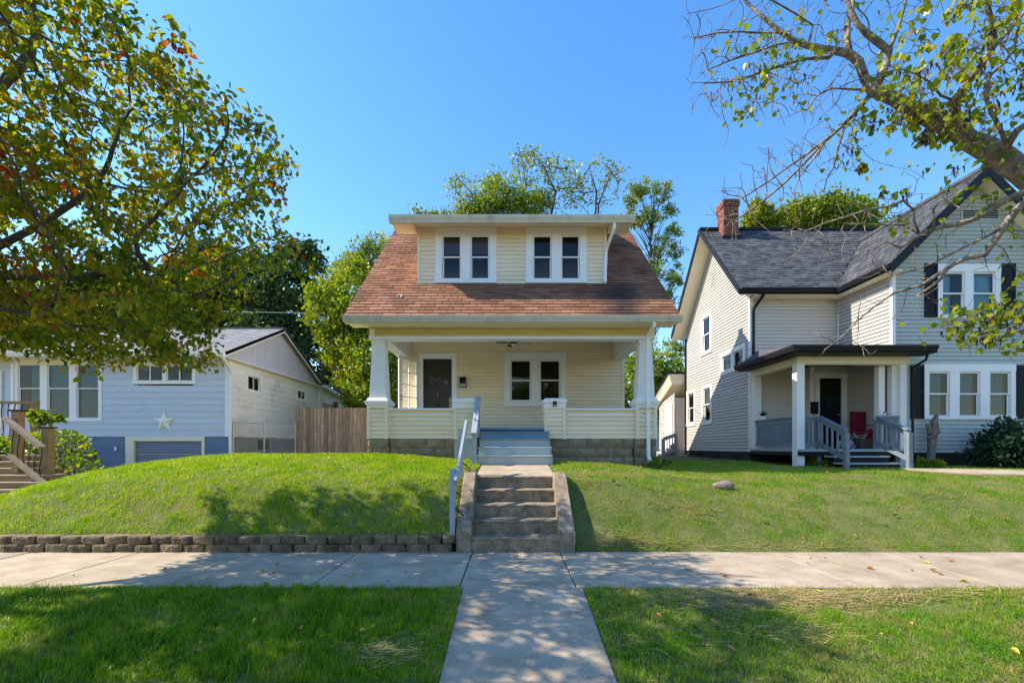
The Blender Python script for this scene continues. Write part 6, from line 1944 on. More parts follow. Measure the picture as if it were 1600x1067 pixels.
# leaves in clusters
clusters = [(1185, 75, 4.2, .10, 26), (1200, 125, 4.2, .16, 42), (1165, 140, 4.1, .09, 18), (1135, 72, 4.1, .07, 10), (1210, 50, 4.3, .1, 14), (1165, 170, 4.1, .04, 5),
            (1240, 155, 4.2, .07, 9), (1215, 95, 4.2, .10, 14), (1155, 180, 4.1, .05, 4), (1260, 22, 4.3, .05, 6), (1300, 60, 4.3, .06, 5), (1250, 85, 4.3, .1, 14),
            (1400, 200, 4.3, .22, 80), (1370, 180, 4.4, .13, 46), (1440, 215, 4.2, .2, 55), (1480, 235, 4.2, .2, 40), (1375, 250, 4.4, .06, 18), (1380, 300, 4.4, .07, 16), (1395, 315, 4.3, .05, 8),
            (1430, 145, 3.9, .2, 60), (1455, 110, 3.8, .2, 60), (1490, 95, 3.8, .22, 60), (1520, 65, 3.75, .2, 50), (1450, 60, 3.9, .15, 26), (1465, 15, 3.8, .16, 40), (1540, 20, 3.6, .2, 40),
            (1560, 130, 3.6, .2, 40), (1590, 100, 3.6, .2, 40), (1580, 180, 3.7, .2, 30), (1510, 170, 3.9, .18, 36), (1590, 20, 3.7, .2, 36), (1420, 15, 4.0, .1, 14), (1350, 20, 4.2, .10, 8), (1330, 110, 4.3, .05, 4),
            (1500, 30, 3.7, .15, 20), (1480, 190, 4.1, .18, 40), (1545, 260, 4.1, .2, 22), (1590, 290, 4.0, .12, 10), (1590, 350, 4.0, .12, 10),
            (1500, 505, 4.0, .12, 40), (1540, 495, 3.9, .12, 46), (1575, 490, 3.9, .10, 40), (1530, 520, 4.0, .08, 20), (1590, 530, 3.9, .08, 20), (1600, 470, 3.9, .1, 16), (1590, 395, 3.9, .06, 8),
            (1395, 342, 4.2, .05, 5), (1405, 350, 4.2, .04, 5), (1532, 296, 4.0, .05, 7), (1590, 430, 3.9, .07, 8)]
bp, bs_ = [], []
for (px, py, d, r, n) in clusters:
    c = np.array(at(px, py, d)); n = int(n * 1.45)
    q = c + RNG.normal(size=(n, 3)) * np.array([r, r * 1.3, r * .8])
    bp.append(q); bs_.append(np.full(n, 1.0))
# twig from the nearest branch to every leaf cluster spot is grown with its pods below
for _ in range(500):
    bp.append(RNG.uniform((3.4, 2.6, 4.6), (7.2, 5.6, 7.2))[None]); bs_.append(np.ones(1))
Q = np.vstack(bp)
n = len(Q)
# snap each leaf to the nearest twig node if one is close
NP = P2
near = np.empty(n, int); nd_ = np.empty(n)
for s in range(0, n, 200):
    dd_ = np.linalg.norm(Q[s:s + 200, None, :] - NP[None], axis=2)
    near[s:s + 200] = dd_.argmin(1); nd_[s:s + 200] = dd_.min(1)
pull = np.clip(1 - .10 / np.maximum(nd_, 1e-6), 0, .8)[:, None]
Q = Q + (NP[near] - Q) * pull
# bare petiole twigs joining the leaves to the wood
tw = MB()
for i in range(0, n):
    a = NP[near[i]]; b = Q[i]
    if np.linalg.norm(a - b) > .02:
        mid = (a + b) / 2 + np.array([0, 0, -.01])
        tw.tube([a, mid, b], [.0022, .0018, .0012], 3)
tw.build('twigs', 'bark', T2, kind='stuff')
yd = rand_unit(n) * .6 + np.array([-.1, 0, -.75])
nd = rand_unit(n) * .7 + np.array([0, -.3, .8])
sz = RNG.uniform(.032, .066, n)
LV, LF = leaf_arrays(Q, yd, nd, sz, 'heart')
vis = (Q[:, 0] < 1.12 * Q[:, 1]) & (Q[:, 2] < CZ + Q[:, 1] * .985)
order = np.argsort(-np.where(vis, sz / Q[:, 1], 0))
LV, LF = leaf_objects('leaf', LV, LF, 7, 6, order, 280, 'leaf_redbud', T2)
npmesh('foliage', LV, LF, 'leaf_redbud', T2, kind='stuff')
pc = [(1370, 215, 4.35, .12, 40), (1420, 225, 4.25, .2, 70), (1400, 265, 4.3, .12, 24), (1460, 240, 4.2, .2, 60), (1450, 120, 3.9, .2, 60), (1500, 120, 3.8, .2, 60), (1550, 170, 3.7, .2, 50), (1130, 145, 4.15, .06, 18), (1170, 130, 4.2, .08, 16),
      (1185, 100, 4.2, .08, 14), (1330, 25, 4.3, .08, 26), (1250, 130, 4.3, .05, 12), (1255, 125, 4.2, .05, 8), (1560, 90, 3.7, .2, 50), (1540, 512, 3.95, .10, 70), (1580, 505, 3.9, .10, 60), (1505, 520, 4, .05, 12), (1475, 205, 4.1, .2, 40), (1390, 235, 4.3, .12, 26), (1480, 20, 3.8, .12, 26)]
PQ = []
for (px, py, d, r, k) in pc:
    PQ.append(np.array(at(px, py, d)) + RNG.normal(size=(k, 3)) * np.array([r, r * 1.2, r * .7]))
PQ = np.vstack(PQ)
PQ = PQ[RNG.random(len(PQ)) < .6]
for i in range(len(PQ)):
    dd_ = np.linalg.norm(P2 - PQ[i], axis=1); j = dd_.argmin()
    PQ[i] = P2[j] + (PQ[i] - P2[j]) * min(1, .05 / max(dd_[j], 1e-6))
LV, LF = leaf_arrays(PQ, rand_unit(len(PQ)) * .3 + np.array([0, 0, -1.0]), rand_unit(len(PQ)), RNG.uniform(.05, .085, len(PQ)), 'pod')
# pods have some width on both axes
LV2, LF2 = leaf_arrays(PQ, rand_unit(len(PQ)) * .3 + np.array([0, 0, -1.0]), rand_unit(len(PQ)), RNG.uniform(.05, .08, len(PQ)), 'pod')
npmesh('seed_pods', np.vstack([LV, LV2]), np.vstack([LF, LF2 + len(LV)]), 'pod', T2, kind='stuff')

# ---------------- background trees
def bgtree(name, label, cx, cy, z0, h, blobs, leaf, n, size, trunk_r=.2, dens=1.0, group=None, kind='quad', bark='bark', droop=0.0, shell=.55, clump=None, limbs=10, cat='tree'):
    """blobs: (x, y, z, rx, ry, rz) lobes of the crown, in metres"""
    t = thing(name, label, cat, (cx, cy, z0), group)
    vol = np.array([b[3] * b[5] for b in blobs]); vol = vol / vol.sum()
    pts = []; nc = clump or max(30, n // 45)
    cc = []
    for b, w in zip(blobs, vol):
        k = max(3, int(nc * w))
        u = rand_unit(k); r = RNG.uniform(shell, 1.0, (k, 1)) ** .6
        cc.append(np.array(b[:3]) + u * r * np.array(b[3:]))
    cc = np.vstack(cc)
    per = max(4, n // len(cc))
    mr = np.mean([b[3] for b in blobs])
    cr = mr * .20 * RNG.uniform(.6, 1.4, len(cc))
    ids = np.repeat(np.arange(len(cc)), per)
    off = RNG.normal(size=(len(ids), 3)) * np.array([1, 1, .7])
    P = cc[ids] + off * cr[ids][:, None]
    yd = rand_unit(len(ids)) + np.array([0, 0, -.2 - droop])
    nd = rand_unit(len(ids)) + np.array([0, 0, .8])
    LV, LF = leaf_arrays(P, yd, nd, size * RNG.uniform(.6, 1.3, len(ids)), kind)
    npmesh('crown', LV, LF, leaf, t, kind='stuff')
    mb = MB()
    top = max(b[2] for b in blobs)
    base = Vector((cx, cy, z0 - .3)); mid = Vector((cx + RNG.uniform(-.3, .3), cy, z0 + (top - z0) * .55)); tp = Vector((cx, cy, top))
    mb.tube([base, base.lerp(mid, .5) + Vector((.1, 0, 0)), mid, tp], [trunk_r * 1.2, trunk_r, trunk_r * .7, trunk_r * .15], 8)
    sel = RNG.choice(len(cc), min(limbs * 3, len(cc)), replace=False)
    for i in sel:
        c = Vector(cc[i]); s = random.uniform(.25, .9)
        a = base.lerp(tp, min(.95, max(.2, (c.z - z0) / max(.5, (top - z0)) - .15)))
        m = a.lerp(c, .5) + Vector((0, 0, .08 * (c - a).length))
        mb.tube([a, m, c], [trunk_r * .28, trunk_r * .15, trunk_r * .04], 4)
    mb.build('trunk', bark, t, smooth=True)
    return t
def B6(px, py, d, rx, ry, dd=None):
    """a crown lobe seen at photo point with radii in photo pixels, at distance d"""
    c = at(px, py, d); k = d / FP
    return (c.x, c.y, c.z, rx * k, (dd or (rx + ry) / 2 * k), ry * k)

# far left, behind the blue house
bgtree('conifer', 'tall dark evergreen with airy tip behind the right end of the blue house', -11.6, 30, 1.1, 12, [B6(440, 460, 30, 48, 55), B6(465, 410, 30, 34, 34), B6(420, 540, 30, 60, 60), B6(400, 440, 31, 45, 50), B6(478, 400, 30, 16, 24), B6(495, 560, 31, 36, 60), B6(530, 600, 31, 30, 60)], 'leaf_dark', 17000, .26, .25, droop=.3)
bgtree('conifer', 'dark bushy evergreen left of the tall one, behind the blue house ridge', -17, 33, 1.1, 12, [B6(330, 480, 33, 55, 60), B6(370, 520, 33, 50, 50), B6(340, 420, 34, 40, 45), B6(290, 520, 33, 50, 50)], 'leaf_dark', 13000, .28, .25, droop=.3)
bgtree('maple_tree', 'yellow green tree behind the middle of the blue house roof', -21, 31, 1.1, 9, [B6(230, 480, 30, 60, 45), B6(290, 455, 30, 45, 40), B6(180, 500, 30, 60, 40)], 'leaf_yellow', 9000, .24, .2)
bgtree('maple_tree', 'small orange autumn tree glowing behind the blue house', -19.5, 29, 1.1, 8, [B6(275, 415, 29, 26, 12), B6(330, 405, 29, 22, 10), B6(300, 430, 29, 24, 10), B6(402, 470, 29, 10, 6)], 'leaf_orange', 1500, .2, .12)
bgtree('maple_tree', 'rust coloured tree at the far left edge behind the porch landing', -27, 27, 1.1, 8, [B6(60, 500, 27, 60, 40), B6(10, 470, 27, 60, 50), B6(120, 520, 27, 50, 30)], 'leaf_yellow', 8000, .22, .2)
# the tall bushy trees by the bungalow's left side
bgtree('privet_tree', 'dense yellow green bushy tree rising between the fence and the bungalow roof', -7.4, 22.5, 1.1, 9,
       [B6(560, 560, 22.5, 34, 80), B6(520, 490, 22.5, 36, 42), B6(560, 470, 22, 44, 58), B6(580, 630, 22, 34, 50), B6(590, 600, 21.5, 34, 80), B6(508, 462, 23, 26, 26), B6(530, 530, 22.8, 26, 40)], 'leaf_yellow', 30000, .13, .2, kind='quad', shell=.75)
bgtree('hackberry_tree', 'loose blue green tree leaning above the left slope of the brown roof', -6.2, 25.5, 1.1, 11,
       [B6(575, 410, 25, 40, 36), B6(595, 382, 25, 22, 20), B6(560, 440, 25, 40, 40), B6(540, 420, 25.5, 20, 26)], 'leaf_blue', 5000, .14, .14, shell=.15)
# behind the main roof
bgtree('maple_tree', 'round topped green tree behind the left half of the dormer roof', -1.4, 31, 1.1, 16, [B6(785, 305, 31, 34, 32), B6(755, 325, 31, 38, 20), B6(800, 330, 31, 45, 26), B6(730, 335, 31, 28, 12)], 'leaf_mid', 7000, .13, .2, limbs=9, shell=.15, clump=160)
bgtree('maple_tree', 'yellow leaved low tree peeping over the left end of the dormer gutter', -5.4, 31, 1.1, 16, [B6(670, 338, 31, 26, 9), B6(700, 336, 31, 26, 12), B6(835, 322, 31, 28, 26), B6(742, 342, 31, 30, 12)], 'leaf_yellow', 5000, .13, .12, limbs=7, shell=.2)
def sparse(name, label, stems, leafm, nleaf, d, spread, seed, tipr=.015, npt=260, size=.15):
    t = thing(name, label, 'tree', tuple(at(stems[0][0][0], 690, d)))
    pos, par = [], []
    att = []
    for s in stems:
        prev = -1
        for (px, py) in [(s[0][0], 700)] + s:
            pos.append(tuple(at(px, py, d + random.uniform(-.3, .3)))); par.append(prev); prev = len(pos) - 1
    for (px, py, rx, ry) in spread:
        for _ in range(npt // len(spread)):
            a = random.random() * 6.28; r = math.sqrt(random.random())
            att.append(tuple(at(px + rx * r * math.cos(a), py + ry * r * math.sin(a), d + random.uniform(-1.2, 1.2))))
    P, pr = colonize(pos, par, np.array(att), .35, 6.0, .45, 60, jit=.25, tropism=(0, 0, .4))
    cnt, rad, kids = tree_mesh(P, pr, tipr, 'branches', 'bark', t, power=.42)
    tips = np.where(np.array(cnt) <= 2)[0]
    ids = RNG.choice(tips, nleaf)
    Q = P[ids] + RNG.normal(size=(nleaf, 3)) * .22
    LV, LF = leaf_arrays(Q, rand_unit(nleaf) + np.array([0, 0, -.4]), rand_unit(nleaf), size * RNG.uniform(.6, 1.3, nleaf), 'quad')
    npmesh('crown', LV, LF, leafm, t, kind='stuff')
sparse('locust_tree', 'thin half bare tree with scattered yellow leaves above the middle of the dormer', [[(860, 345), (868, 300), (850, 262), (835, 240)], [(800, 345), (822, 290), (815, 245)]], 'leaf_yellow', 1500, 31,
       [(840, 280, 50, 38), (825, 250, 30, 22), (880, 290, 30, 40)], 1, npt=420)
sparse('locust_tree', 'bare fine twigged tree above the right end of the dormer', [[(930, 345), (932, 300), (920, 262)], [(935, 320), (955, 270)]], 'leaf_yellow', 600, 31.5,
       [(935, 285, 42, 36), (960, 270, 16, 20), (905, 300, 20, 30)], 2, npt=420)
sparse('locust_tree', 'wispy tree with drooping bare stems above the left end of the dormer', [[(770, 345), (740, 305), (715, 278)], [(745, 330), (712, 300)]], 'leaf_yellow', 900, 31.2,
       [(730, 310, 30, 28), (712, 290, 14, 18), (765, 290, 18, 24)], 3, npt=240)
bgtree('willow_oak', 'feathery blue green tree standing clear behind the bungalow roof on the right', 8.6, 28, 1.1, 16,
       [B6(1000, 300, 28, 24, 18), B6(1035, 298, 28, 18, 18), B6(985, 318, 28, 14, 16), B6(1050, 330, 28, 12, 14), B6(1010, 340, 28, 24, 18), B6(1050, 360, 28, 16, 12), B6(1030, 385, 28, 22, 16), B6(1058, 395, 28, 14, 12), B6(1050, 430, 28, 18, 22), B6(1020, 420, 28, 20, 26), B6(1045, 465, 28, 14, 14), B6(1055, 550, 28, 20, 24), B6(1030, 480, 28, 24, 20), B6(985, 345, 28, 18, 14)], 'leaf_blue', 12000, .11, .12, shell=.1, limbs=20, clump=260)
bgtree('maple_tree', 'dense dark green trees low between the bungalow and the clapboard house', 6.6, 26, 1.1, 6, [B6(985, 600, 26, 50, 50), B6(1040, 620, 26, 40, 45), B6(1060, 590, 26, 28, 28), B6(1010, 570, 26, 28, 30)], 'leaf_mid', 11000, .16, .16)
bgtree('maple_tree', 'dark green tree glimpsed left of the bungalow porch column', -5.3, 25, 1.1, 6, [B6(610, 620, 26, 30, 60), B6(625, 600, 26, 30, 60)], 'leaf_dark', 5000, .16, .16)
for (lab, bl, m_, n_) in (('narrow yellow green conical tree just right of the brick chimney', [(1184, 338, 20, 22), (1184, 318, 9, 12), (1184, 350, 24, 14)], 'leaf_yellow', 3500),
                      ('wide round yellow green crown behind the charcoal roof ridge', [(1260, 335, 40, 28), (1235, 345, 34, 20), (1285, 330, 30, 26), (1300, 345, 40, 20)], 'leaf_yellow', 9000),
                      ('taller round crown behind the charcoal ridge next to the big gable', [(1328, 330, 28, 26), (1345, 345, 30, 20), (1365, 350, 24, 14)], 'leaf_mid', 5000)):
    c = at(bl[0][0], bl[0][1], 40)
    bgtree('maple_tree', lab, c.x, 40, 1.1, 20, [B6(a, b, 40, c_, d_) for a, b, c_, d_ in bl], m_, int(n_ * .8), .24, .3, shell=.35, limbs=6)
# a wood far behind everything closes the gaps at ground level
Nw = 38000
ang_ = RNG.uniform(-1.25, 1.25, Nw)
Rw = RNG.uniform(58, 66, Nw)
Xw_ = Rw * np.tan(ang_ * .95); Zw = RNG.random(Nw) ** .8 * (5.5 + 1.8 * np.sin(Xw_ * .21) + 1.2 * np.sin(Xw_ * .57 + 1)) + .8
Q = np.stack([Xw_, Rw, Zw], 1)
LV, LF = leaf_arrays(Q, rand_unit(Nw), rand_unit(Nw), RNG.uniform(.6, 1.3, Nw), 'quad')
npmesh('treeline', LV, LF, 'leaf_dark', None, kind='stuff')

# across the street (seen in the window panes)
for k, (x, y, h) in enumerate(((-14, -24, 9), (4, -26, 10), (17, -23, 8))):
    bgtree('shade_tree', ('spreading tree across the street mirrored in the left windows', 'tall tree across the street mirrored in the porch window', 'tree across the street mirrored in the clapboard house windows')[k],
           x, y, -.2, h, [(x, y, h * .55, 4.5, 3.5, h * .33), (x - 3, y, h * .5, 3, 3, h * .25), (x + 3, y + 1, h * .45, 3.2, 3, h * .25), (x, y, h * .8, 2.6, 2.6, h * .2)], 'leaf_mid', 5200, .45, .3, limbs=4)

# ---------------- shrubs and small plants
def shrub(name, label, c, r, leaf, n, size, kind='quad', up=.0, cat='shrub'):
    t = thing(name, label, cat, (c[0], c[1], c[2]))
    k = max(10, n // 30)
    u = rand_unit(k); u[:, 2] = np.abs(u[:, 2])
    cc = np.array(c) + u * np.array(r) * RNG.uniform(.45, 1, (k, 1))
    ids = np.repeat(np.arange(k), n // k)
    P = cc[ids] + RNG.normal(size=(len(ids), 3)) * np.mean(r) * .13
    LV, LF = leaf_arrays(P, rand_unit(len(ids)) + np.array([0, 0, up]), rand_unit(len(ids)) + np.array([0, 0, .7]), size * RNG.uniform(.6, 1.3, len(ids)), kind)
    npmesh('foliage', LV, LF, leaf, t, kind='stuff')
    mb = MB()
    for i in range(min(12, k)):
        mb.tube([(c[0] + random.uniform(-.05, .05), c[1], c[2] - .1), (np.array(c) * .5 + cc[i] * .5) + np.array([0, 0, -.02]), cc[i]], [.012, .009, .004], 4)
    mb.build('stems', 'bark', t, kind='stuff')
    return t
shrub('evergreen_shrub', 'dark rounded evergreen shrub under the triple window of the clapboard house', (11.75, 10.75, 1.05), (.85, .45, .95), 'leaf_shrub', 5200, .085, up=.3)
shrub('low_shrub', 'pale green low plant at the foot of the right porch rail', (9.85, 10.7, .92), (.26, .2, .24), 'leaf_mid', 420, .08, up=.6)
shrub('low_shrub', 'sprawling light leafed plant in front of the dark evergreen shrub', (12.6, 10.4, .95), (.45, .2, .3), 'leaf_silver', 420, .10, up=.4)
shrub('low_shrub', 'shaded weeds under the porch deck behind the white post', (7.75, 11.4, .92), (.55, .2, .28), 'leaf_mid', 420, .08, up=.7)
shrub('low_shrub', 'small weeds at the foot of the downspout right of the bungalow', (3.15, 9.75, 1.05), (.3, .2, .12), 'leaf_mid', 200, .06, up=.6)
shrub('low_shrub', 'bright broad leaved plant on top of the timber rail at the left', (-10.6, 10.3, 2.0), (.50, .25, .2), 'leaf_redbud', 200, .12, 'ovate')
shrub('low_shrub', 'yellow green plant at the left edge beside the timber steps', (-11.6, 10.2, 1.2), (.55, .3, .45), 'leaf_yellow', 700, .09, 'ovate')
shrub('low_shrub', 'small bright green plant on the bank right of the timber post', (-9.0, 9.9, .82), (.2, .15, .14), 'leaf_yellow', 120, .08, 'ovate')
# planted bank: ground cover and dark mulch
n = 5200
X = RNG.uniform(-12.5, -8.2, n); Y = RNG.uniform(9.7, 12.8, n)
def bankz(X, Y): return .50 + .30 * sstep(X / Y, -.86, -.93) + (.40 * sstep(Y, 9.8, 12.3) + .40 * sstep(X, -9.8, -11.2)) * sstep(X / Y, -.88, -.97)
Z = bankz(X, Y) + RNG.random(n) * .22
keep = RNG.random(n) < sstep(X / Y, -.88, -.96)
Q = np.stack([X, Y, Z], 1)[keep]
pick = RNG.random(len(Q)) < .62
for sel_, nm_, mt_, kd_, lo_, hi_ in ((pick, 'ivy', 'leaf_silver', 'ovate', .04, .09), (~pick, 'trailing_plants', 'leaf_mid', 'quad', .05, .12)):
    q_ = Q[sel_]
    if nm_ == 'trailing_plants': q_ = q_ + np.array([0, 0, .04])
    LV, LF = leaf_arrays(q_, rand_unit(len(q_)) + np.array([0, 0, .7]), rand_unit(len(q_)) + np.array([0, 0, .5]), RNG.uniform(lo_, hi_, len(q_)), kd_)
    npmesh(nm_, LV, LF, mt_, None, kind='stuff')
bxg = np.linspace(-13, -7.9, 42); byg = np.linspace(9.7, 13.0, 28)
BXg, BYg = np.meshgrid(bxg, byg)
BZg = bankz(BXg, BYg) + RNG.normal(size=BXg.shape) * .025 - .02
ii = np.arange(BXg.size).reshape(BXg.shape)
npmesh('planted_bank', np.stack([BXg.ravel(), BYg.ravel(), BZg.ravel()], 1), np.stack([ii[:-1, :-1].ravel(), ii[:-1, 1:].ravel(), ii[1:, 1:].ravel(), ii[1:, :-1].ravel()], 1), 'mulch' if 'mulch' in M else 'mortar', kind='structure')

# ---------------- grass
def vnoise(X, Y, s, seed):
    r = np.random.default_rng(seed)
    out = 0
    for k in range(5):
        a = r.uniform(0, 2 * PI); f = s * r.uniform(.6, 1.8); p = r.uniform(0, 6.28)
        out = out + np.sin((X * math.cos(a) + Y * math.sin(a)) * f + p + 1.3 * np.sin((X * math.sin(a) - Y * math.cos(a)) * f * .7 + p))
    return out / 5
def blades(name, x0, x1, y0, y1, n, h0, h1, w, m, mask, seg=1, dry=0.35, lean=.5, label=None):
    nt = n // 16
    tx = RNG.uniform(x0, x1, nt); ty = RNG.uniform(y0, y1, nt)
    th_ = RNG.uniform(.55, 1.5, nt); ta_ = RNG.uniform(0, 2 * PI, nt)
    ti = RNG.integers(0, nt, n)
    X = tx[ti] + RNG.normal(0, .017, n) * np.clip(ty[ti] / 4.5, 1, 2); Y = ty[ti] + RNG.normal(0, .017, n) * np.clip(ty[ti] / 4.5, 1, 2)
    ok = mask(X, Y) & (np.abs(X) < 1.17 * Y + 2.6)
    pn = vnoise(X, Y, 2.3, 5) * .6 + vnoise(X, Y, 7, 8) * .4
    ok &= RNG.random(n) < np.clip(1.15 + pn * 1.3 - dry, .12, 1)
    # thin out with distance
    ok &= RNG.random(n) < np.clip((5.6 / Y) ** 1.1, .25, 1)
    X = X[ok]; Y = Y[ok]; pn = pn[ok]; ti = ti[ok]; k = len(X)
    Z = groundz(X, Y) - .006
    sc = np.clip(Y / 6, 1, 2)
    H_ = RNG.uniform(h0, h1, k) * th_[ti] * (1 + .35 * vnoise(X, Y, 5, 3)) 
    W_ = w * RNG.uniform(.7, 1.3, k) * sc
    th = ta_[ti] + RNG.normal(0, 1.0, k); ln = np.abs(RNG.normal(0, lean, k)) * H_
    dx, dy = np.cos(th), np.sin(th)
    ph = RNG.uniform(0, 2 * PI, k)
    sx, sy = np.cos(ph) * W_ / 2, np.sin(ph) * W_ / 2 * .5
    b0 = np.stack([X - sx, Y - sy, Z], 1); b1 = np.stack([X + sx, Y + sy, Z], 1)
    tip = np.stack([X + dx * ln, Y + dy * ln, Z + H_ * np.clip(1 - .35 * (ln / H_) ** 2, .25, 1)], 1)
    if seg == 1:
        V = np.stack([b0, b1, tip], 1).reshape(-1, 3)
        Fc = np.arange(3 * k).reshape(-1, 3)
    else:
        mz = Z + H_ * .6
        m0 = np.stack([X - sx * .8 + dx * ln * .3, Y - sy * .8 + dy * ln * .3, mz], 1); m1 = np.stack([X + sx * .8 + dx * ln * .3, Y + sy * .8 + dy * ln * .3, mz], 1)
        V = np.stack([b0, b1, m1, m0, tip], 1).reshape(-1, 3)
        o = (np.arange(k) * 5)[:, None]
        Fc = np.concatenate([np.array([[0, 1, 2]]) + o, np.array([[0, 2, 3]]) + o, np.array([[3, 2, 4]]) + o])
    ob = npmesh(name, V, Fc, m, None, kind='stuff')
    if label: ob['label'] = label
    print(name, k)
vmask = lambda X, Y: ((X < -.505) | (X > .725)) & (Y > 3.10) & (Y < 4.63 + .02 * np.sin(X * 9))
blades('verge_grass', -8.2, 8.2, 3.1, 4.66, 480000, 0.028, .075, .0055, 'grass_shaded', lambda X, Y: vmask(X, Y) & (X < 0), seg=2, dry=.15, lean=.6, label='long green grass of the left verge')
blades('verge_grass', -8.2, 8.2, 3.1, 4.66, 380000, .022, .060, .0055, 'grass_dry', lambda X, Y: vmask(X, Y) & (X > 0) & (RNG.random(len(X)) < np.where((Y > 4.1) & (X > 1.2) & (X < 4.6), .35, 1)), seg=2, dry=.34, lean=.6, label='patchy grass and clover of the right verge')
lm = lambda X, Y: (X < -.76) & (Y > 6.29) & ~((X > -3.2) & (Y > 9.97)) & ~((X < -8.1) & (Y > 9.0)) & ~((X > -.9) & (Y > 8.6))
blades('lawn_grass', -12, -.7, 6.28, 11.5, 520000, .030, .060, .008, 'grass', lm, dry=-.05, lean=.6, label='bright green mown lawn of the left mound')
rm = lambda X, Y: (X > .86) & (Y > 6.175) & ~((X < 3.2) & (Y > 9.97)) & ~((X > 6.9) & (Y > 11.15) & (X < 9.8)) & ~((X > 7.1) & (Y > 13)) & ~((X > 9.6) & (Y > 11.4)) \
    & ~((X > 8.7) & (Y > 8.8 - .1 * (X - 10)) & (Y < 10.4 - .33 * (X - 8.7)))
blades('lawn_grass', .8, 15, 6.17, 13.5, 700000, .022, .058, .008, 'grass_dry', rm, dry=.30, lean=.65, label='thinner patchy lawn right of the concrete stairs')
mm = lambda X, Y: ((X > -.77) & (X < -.60) | (X > .73) & (X < .9)) & (Y > 7.3) & (Y < 9.2)
blades('lawn_grass', -.8, .95, 7.3, 9.2, 9000, .03, .06, .007, 'grass', mm, dry=-.2)
# grass fringe along slabs and walls
# clover on the right verge
n = 16000
X = RNG.uniform(.8, 5.4, n); Y = RNG.uniform(3.1, 4.4, n)
ok = (vnoise(X, Y, 2.6, 21) + RNG.normal(size=n) * .25 > .15)
X, Y = X[ok], Y[ok]
Q = np.stack([X, Y, groundz(X, Y) + RNG.uniform(.015, .04, len(X))], 1)
LV, LF = leaf_arrays(Q, rand_unit(len(X)) * np.array([1, 1, .2]), rand_unit(len(X)) * .3 + np.array([0, 0, 1]), RNG.uniform(.012, .024, len(X)), 'ovate')
npmesh('clover', LV, LF, 'clover', None, kind='stuff')
# straw and dry clippings
def straw(cx, cy, rx, ry, n, zf):
    X = cx + RNG.normal(size=n) * rx; Y = cy + RNG.normal(size=n) * ry
    ok = zf(X, Y)
    X, Y = X[ok], Y[ok]
    th = RNG.normal(0, .9, len(X))
    Q = np.stack([X, Y, groundz(X, Y) + RNG.uniform(.008, .035, len(X))], 1)
    return leaf_arrays(Q, np.stack([np.cos(th), np.sin(th) * .6, RNG.normal(0, .08, len(X))], 1), rand_unit(len(X)) * .2 + np.array([0, 0, 1]), RNG.uniform(.05, .16, len(X)), 'strand')
vm = lambda X, Y: (Y < 4.6) & (Y > 3.1) & ((X > .75) | (X < -.55))
SV, SF = [], []; off = 0
for (cx, cy, rx, ry, n_) in ((2.2, 4.32, .5, .13, 2600), (3.0, 4.42, .6, .09, 1500), (2.3, 3.75, .22, .10, 500), (-1.0, 3.45, .22, .12, 300), (4.6, 4.5, .5, .06, 500), (1.2, 3.9, .5, .4, 200), (-.62, 4.35, .05, .15, 200)):
    v, f = straw(cx, cy, rx, ry, n_, vm)
    f = f + off; off += len(v); SV.append(v); SF.append(f)
for (cx, cy, rx, ry, n_) in ((3.3, 8.3, .5, .12, 600), (1.3, 6.30, .35, .08, 500), (3.3, 6.26, 1.2, .05, 500), (6.5, 7.4, 1.0, .25, 500), (2.6, 6.9, .3, .12, 250)):
    v, f = straw(cx, cy, rx, ry, n_, lambda X, Y: (Y > 6.2) & (X > .9))
    f = f + off; off += len(v); SV.append(v); SF.append(f)
for (cx, cy, rx, ry, n_) in ((-.90, 6.55, .05, .16, 260), (-.88, 7.1, .05, .25, 200), (-1.9, 9.75, .6, .08, 300), (2.1, 9.75, .6, .08, 200)):
    v, f = straw(cx, cy, rx, ry, n_, lambda X, Y: (Y > 6.32) & (np.abs(X) > .78))
    f = f + off; off += len(v); SV.append(v); SF.append(f)
sv = np.vstack(SV); sf = np.vstack(SF)
npmesh('straw', sv, sf, 'straw', None, kind='stuff')

# fallen leaves
def fallen(x, y, z, s, m, label, group, cup=.3):
    V, Fc = tri_leaf_template('ovate')
    th = random.random() * 6.28
    c, sn = math.cos(th), math.sin(th)
    vs = [((a * c - b * sn) * s + x, (a * sn + b * c) * s + y, z + .006 + s * (abs(a) * cup + cc_ * 1.5 + abs(b - .5) * .25)) for a, b, cc_ in V]
    o = MB().add(vs, [tuple(int(i) for i in f) for f in Fc]).build('fallen_leaf', m, None)
    o['label'] = label; o['category'] = 'leaf'; o['group'] = group
names = {'fallen_yellow': 'yellow', 'fallen_orange': 'orange', 'fallen_brown': 'brown'}
ordn = ['first', 'second', 'third', 'fourth', 'fifth']
def zone_walk(x, y):
    if -.535 < x < .655: w = 'slab facing the stairs'
    elif x < 0: w = ordn[min(4, int((-.535 - x) / 1.48))] + ' slab left of the stairs'
    else: w = ordn[min(4, int((x - .655) / 1.45))] + ' slab right of the stairs'
    return ('far edge of ' if y > 5.4 else 'near edge of ') + w
def zone_verge(x, y):
    side = 'left' if x < 0 else 'right'
    a = abs(x)
    w = 'close to the footpath' if a < 1.6 else ('halfway along' if a < 3 else 'far from the footpath')
    return side + ' verge ' + w + (' by the sidewalk' if y > 3.9 else ' by the kerb')
def zone_left(x, y): return 'left mound ' + ('near the handrail' if x > -2.5 else ('halfway along' if x > -4.5 else 'near the timber steps')) + (' low down' if y < 7.2 else ' high up')
def zone_right(x, y): return 'right lawn ' + ('near the stairs' if x < 2.4 else ('below the field stone' if x < 4.4 else ('below the porch' if x < 6.4 else 'below the evergreen shrub'))) + (' low down' if y < 7.4 else ' high up')
used = set()
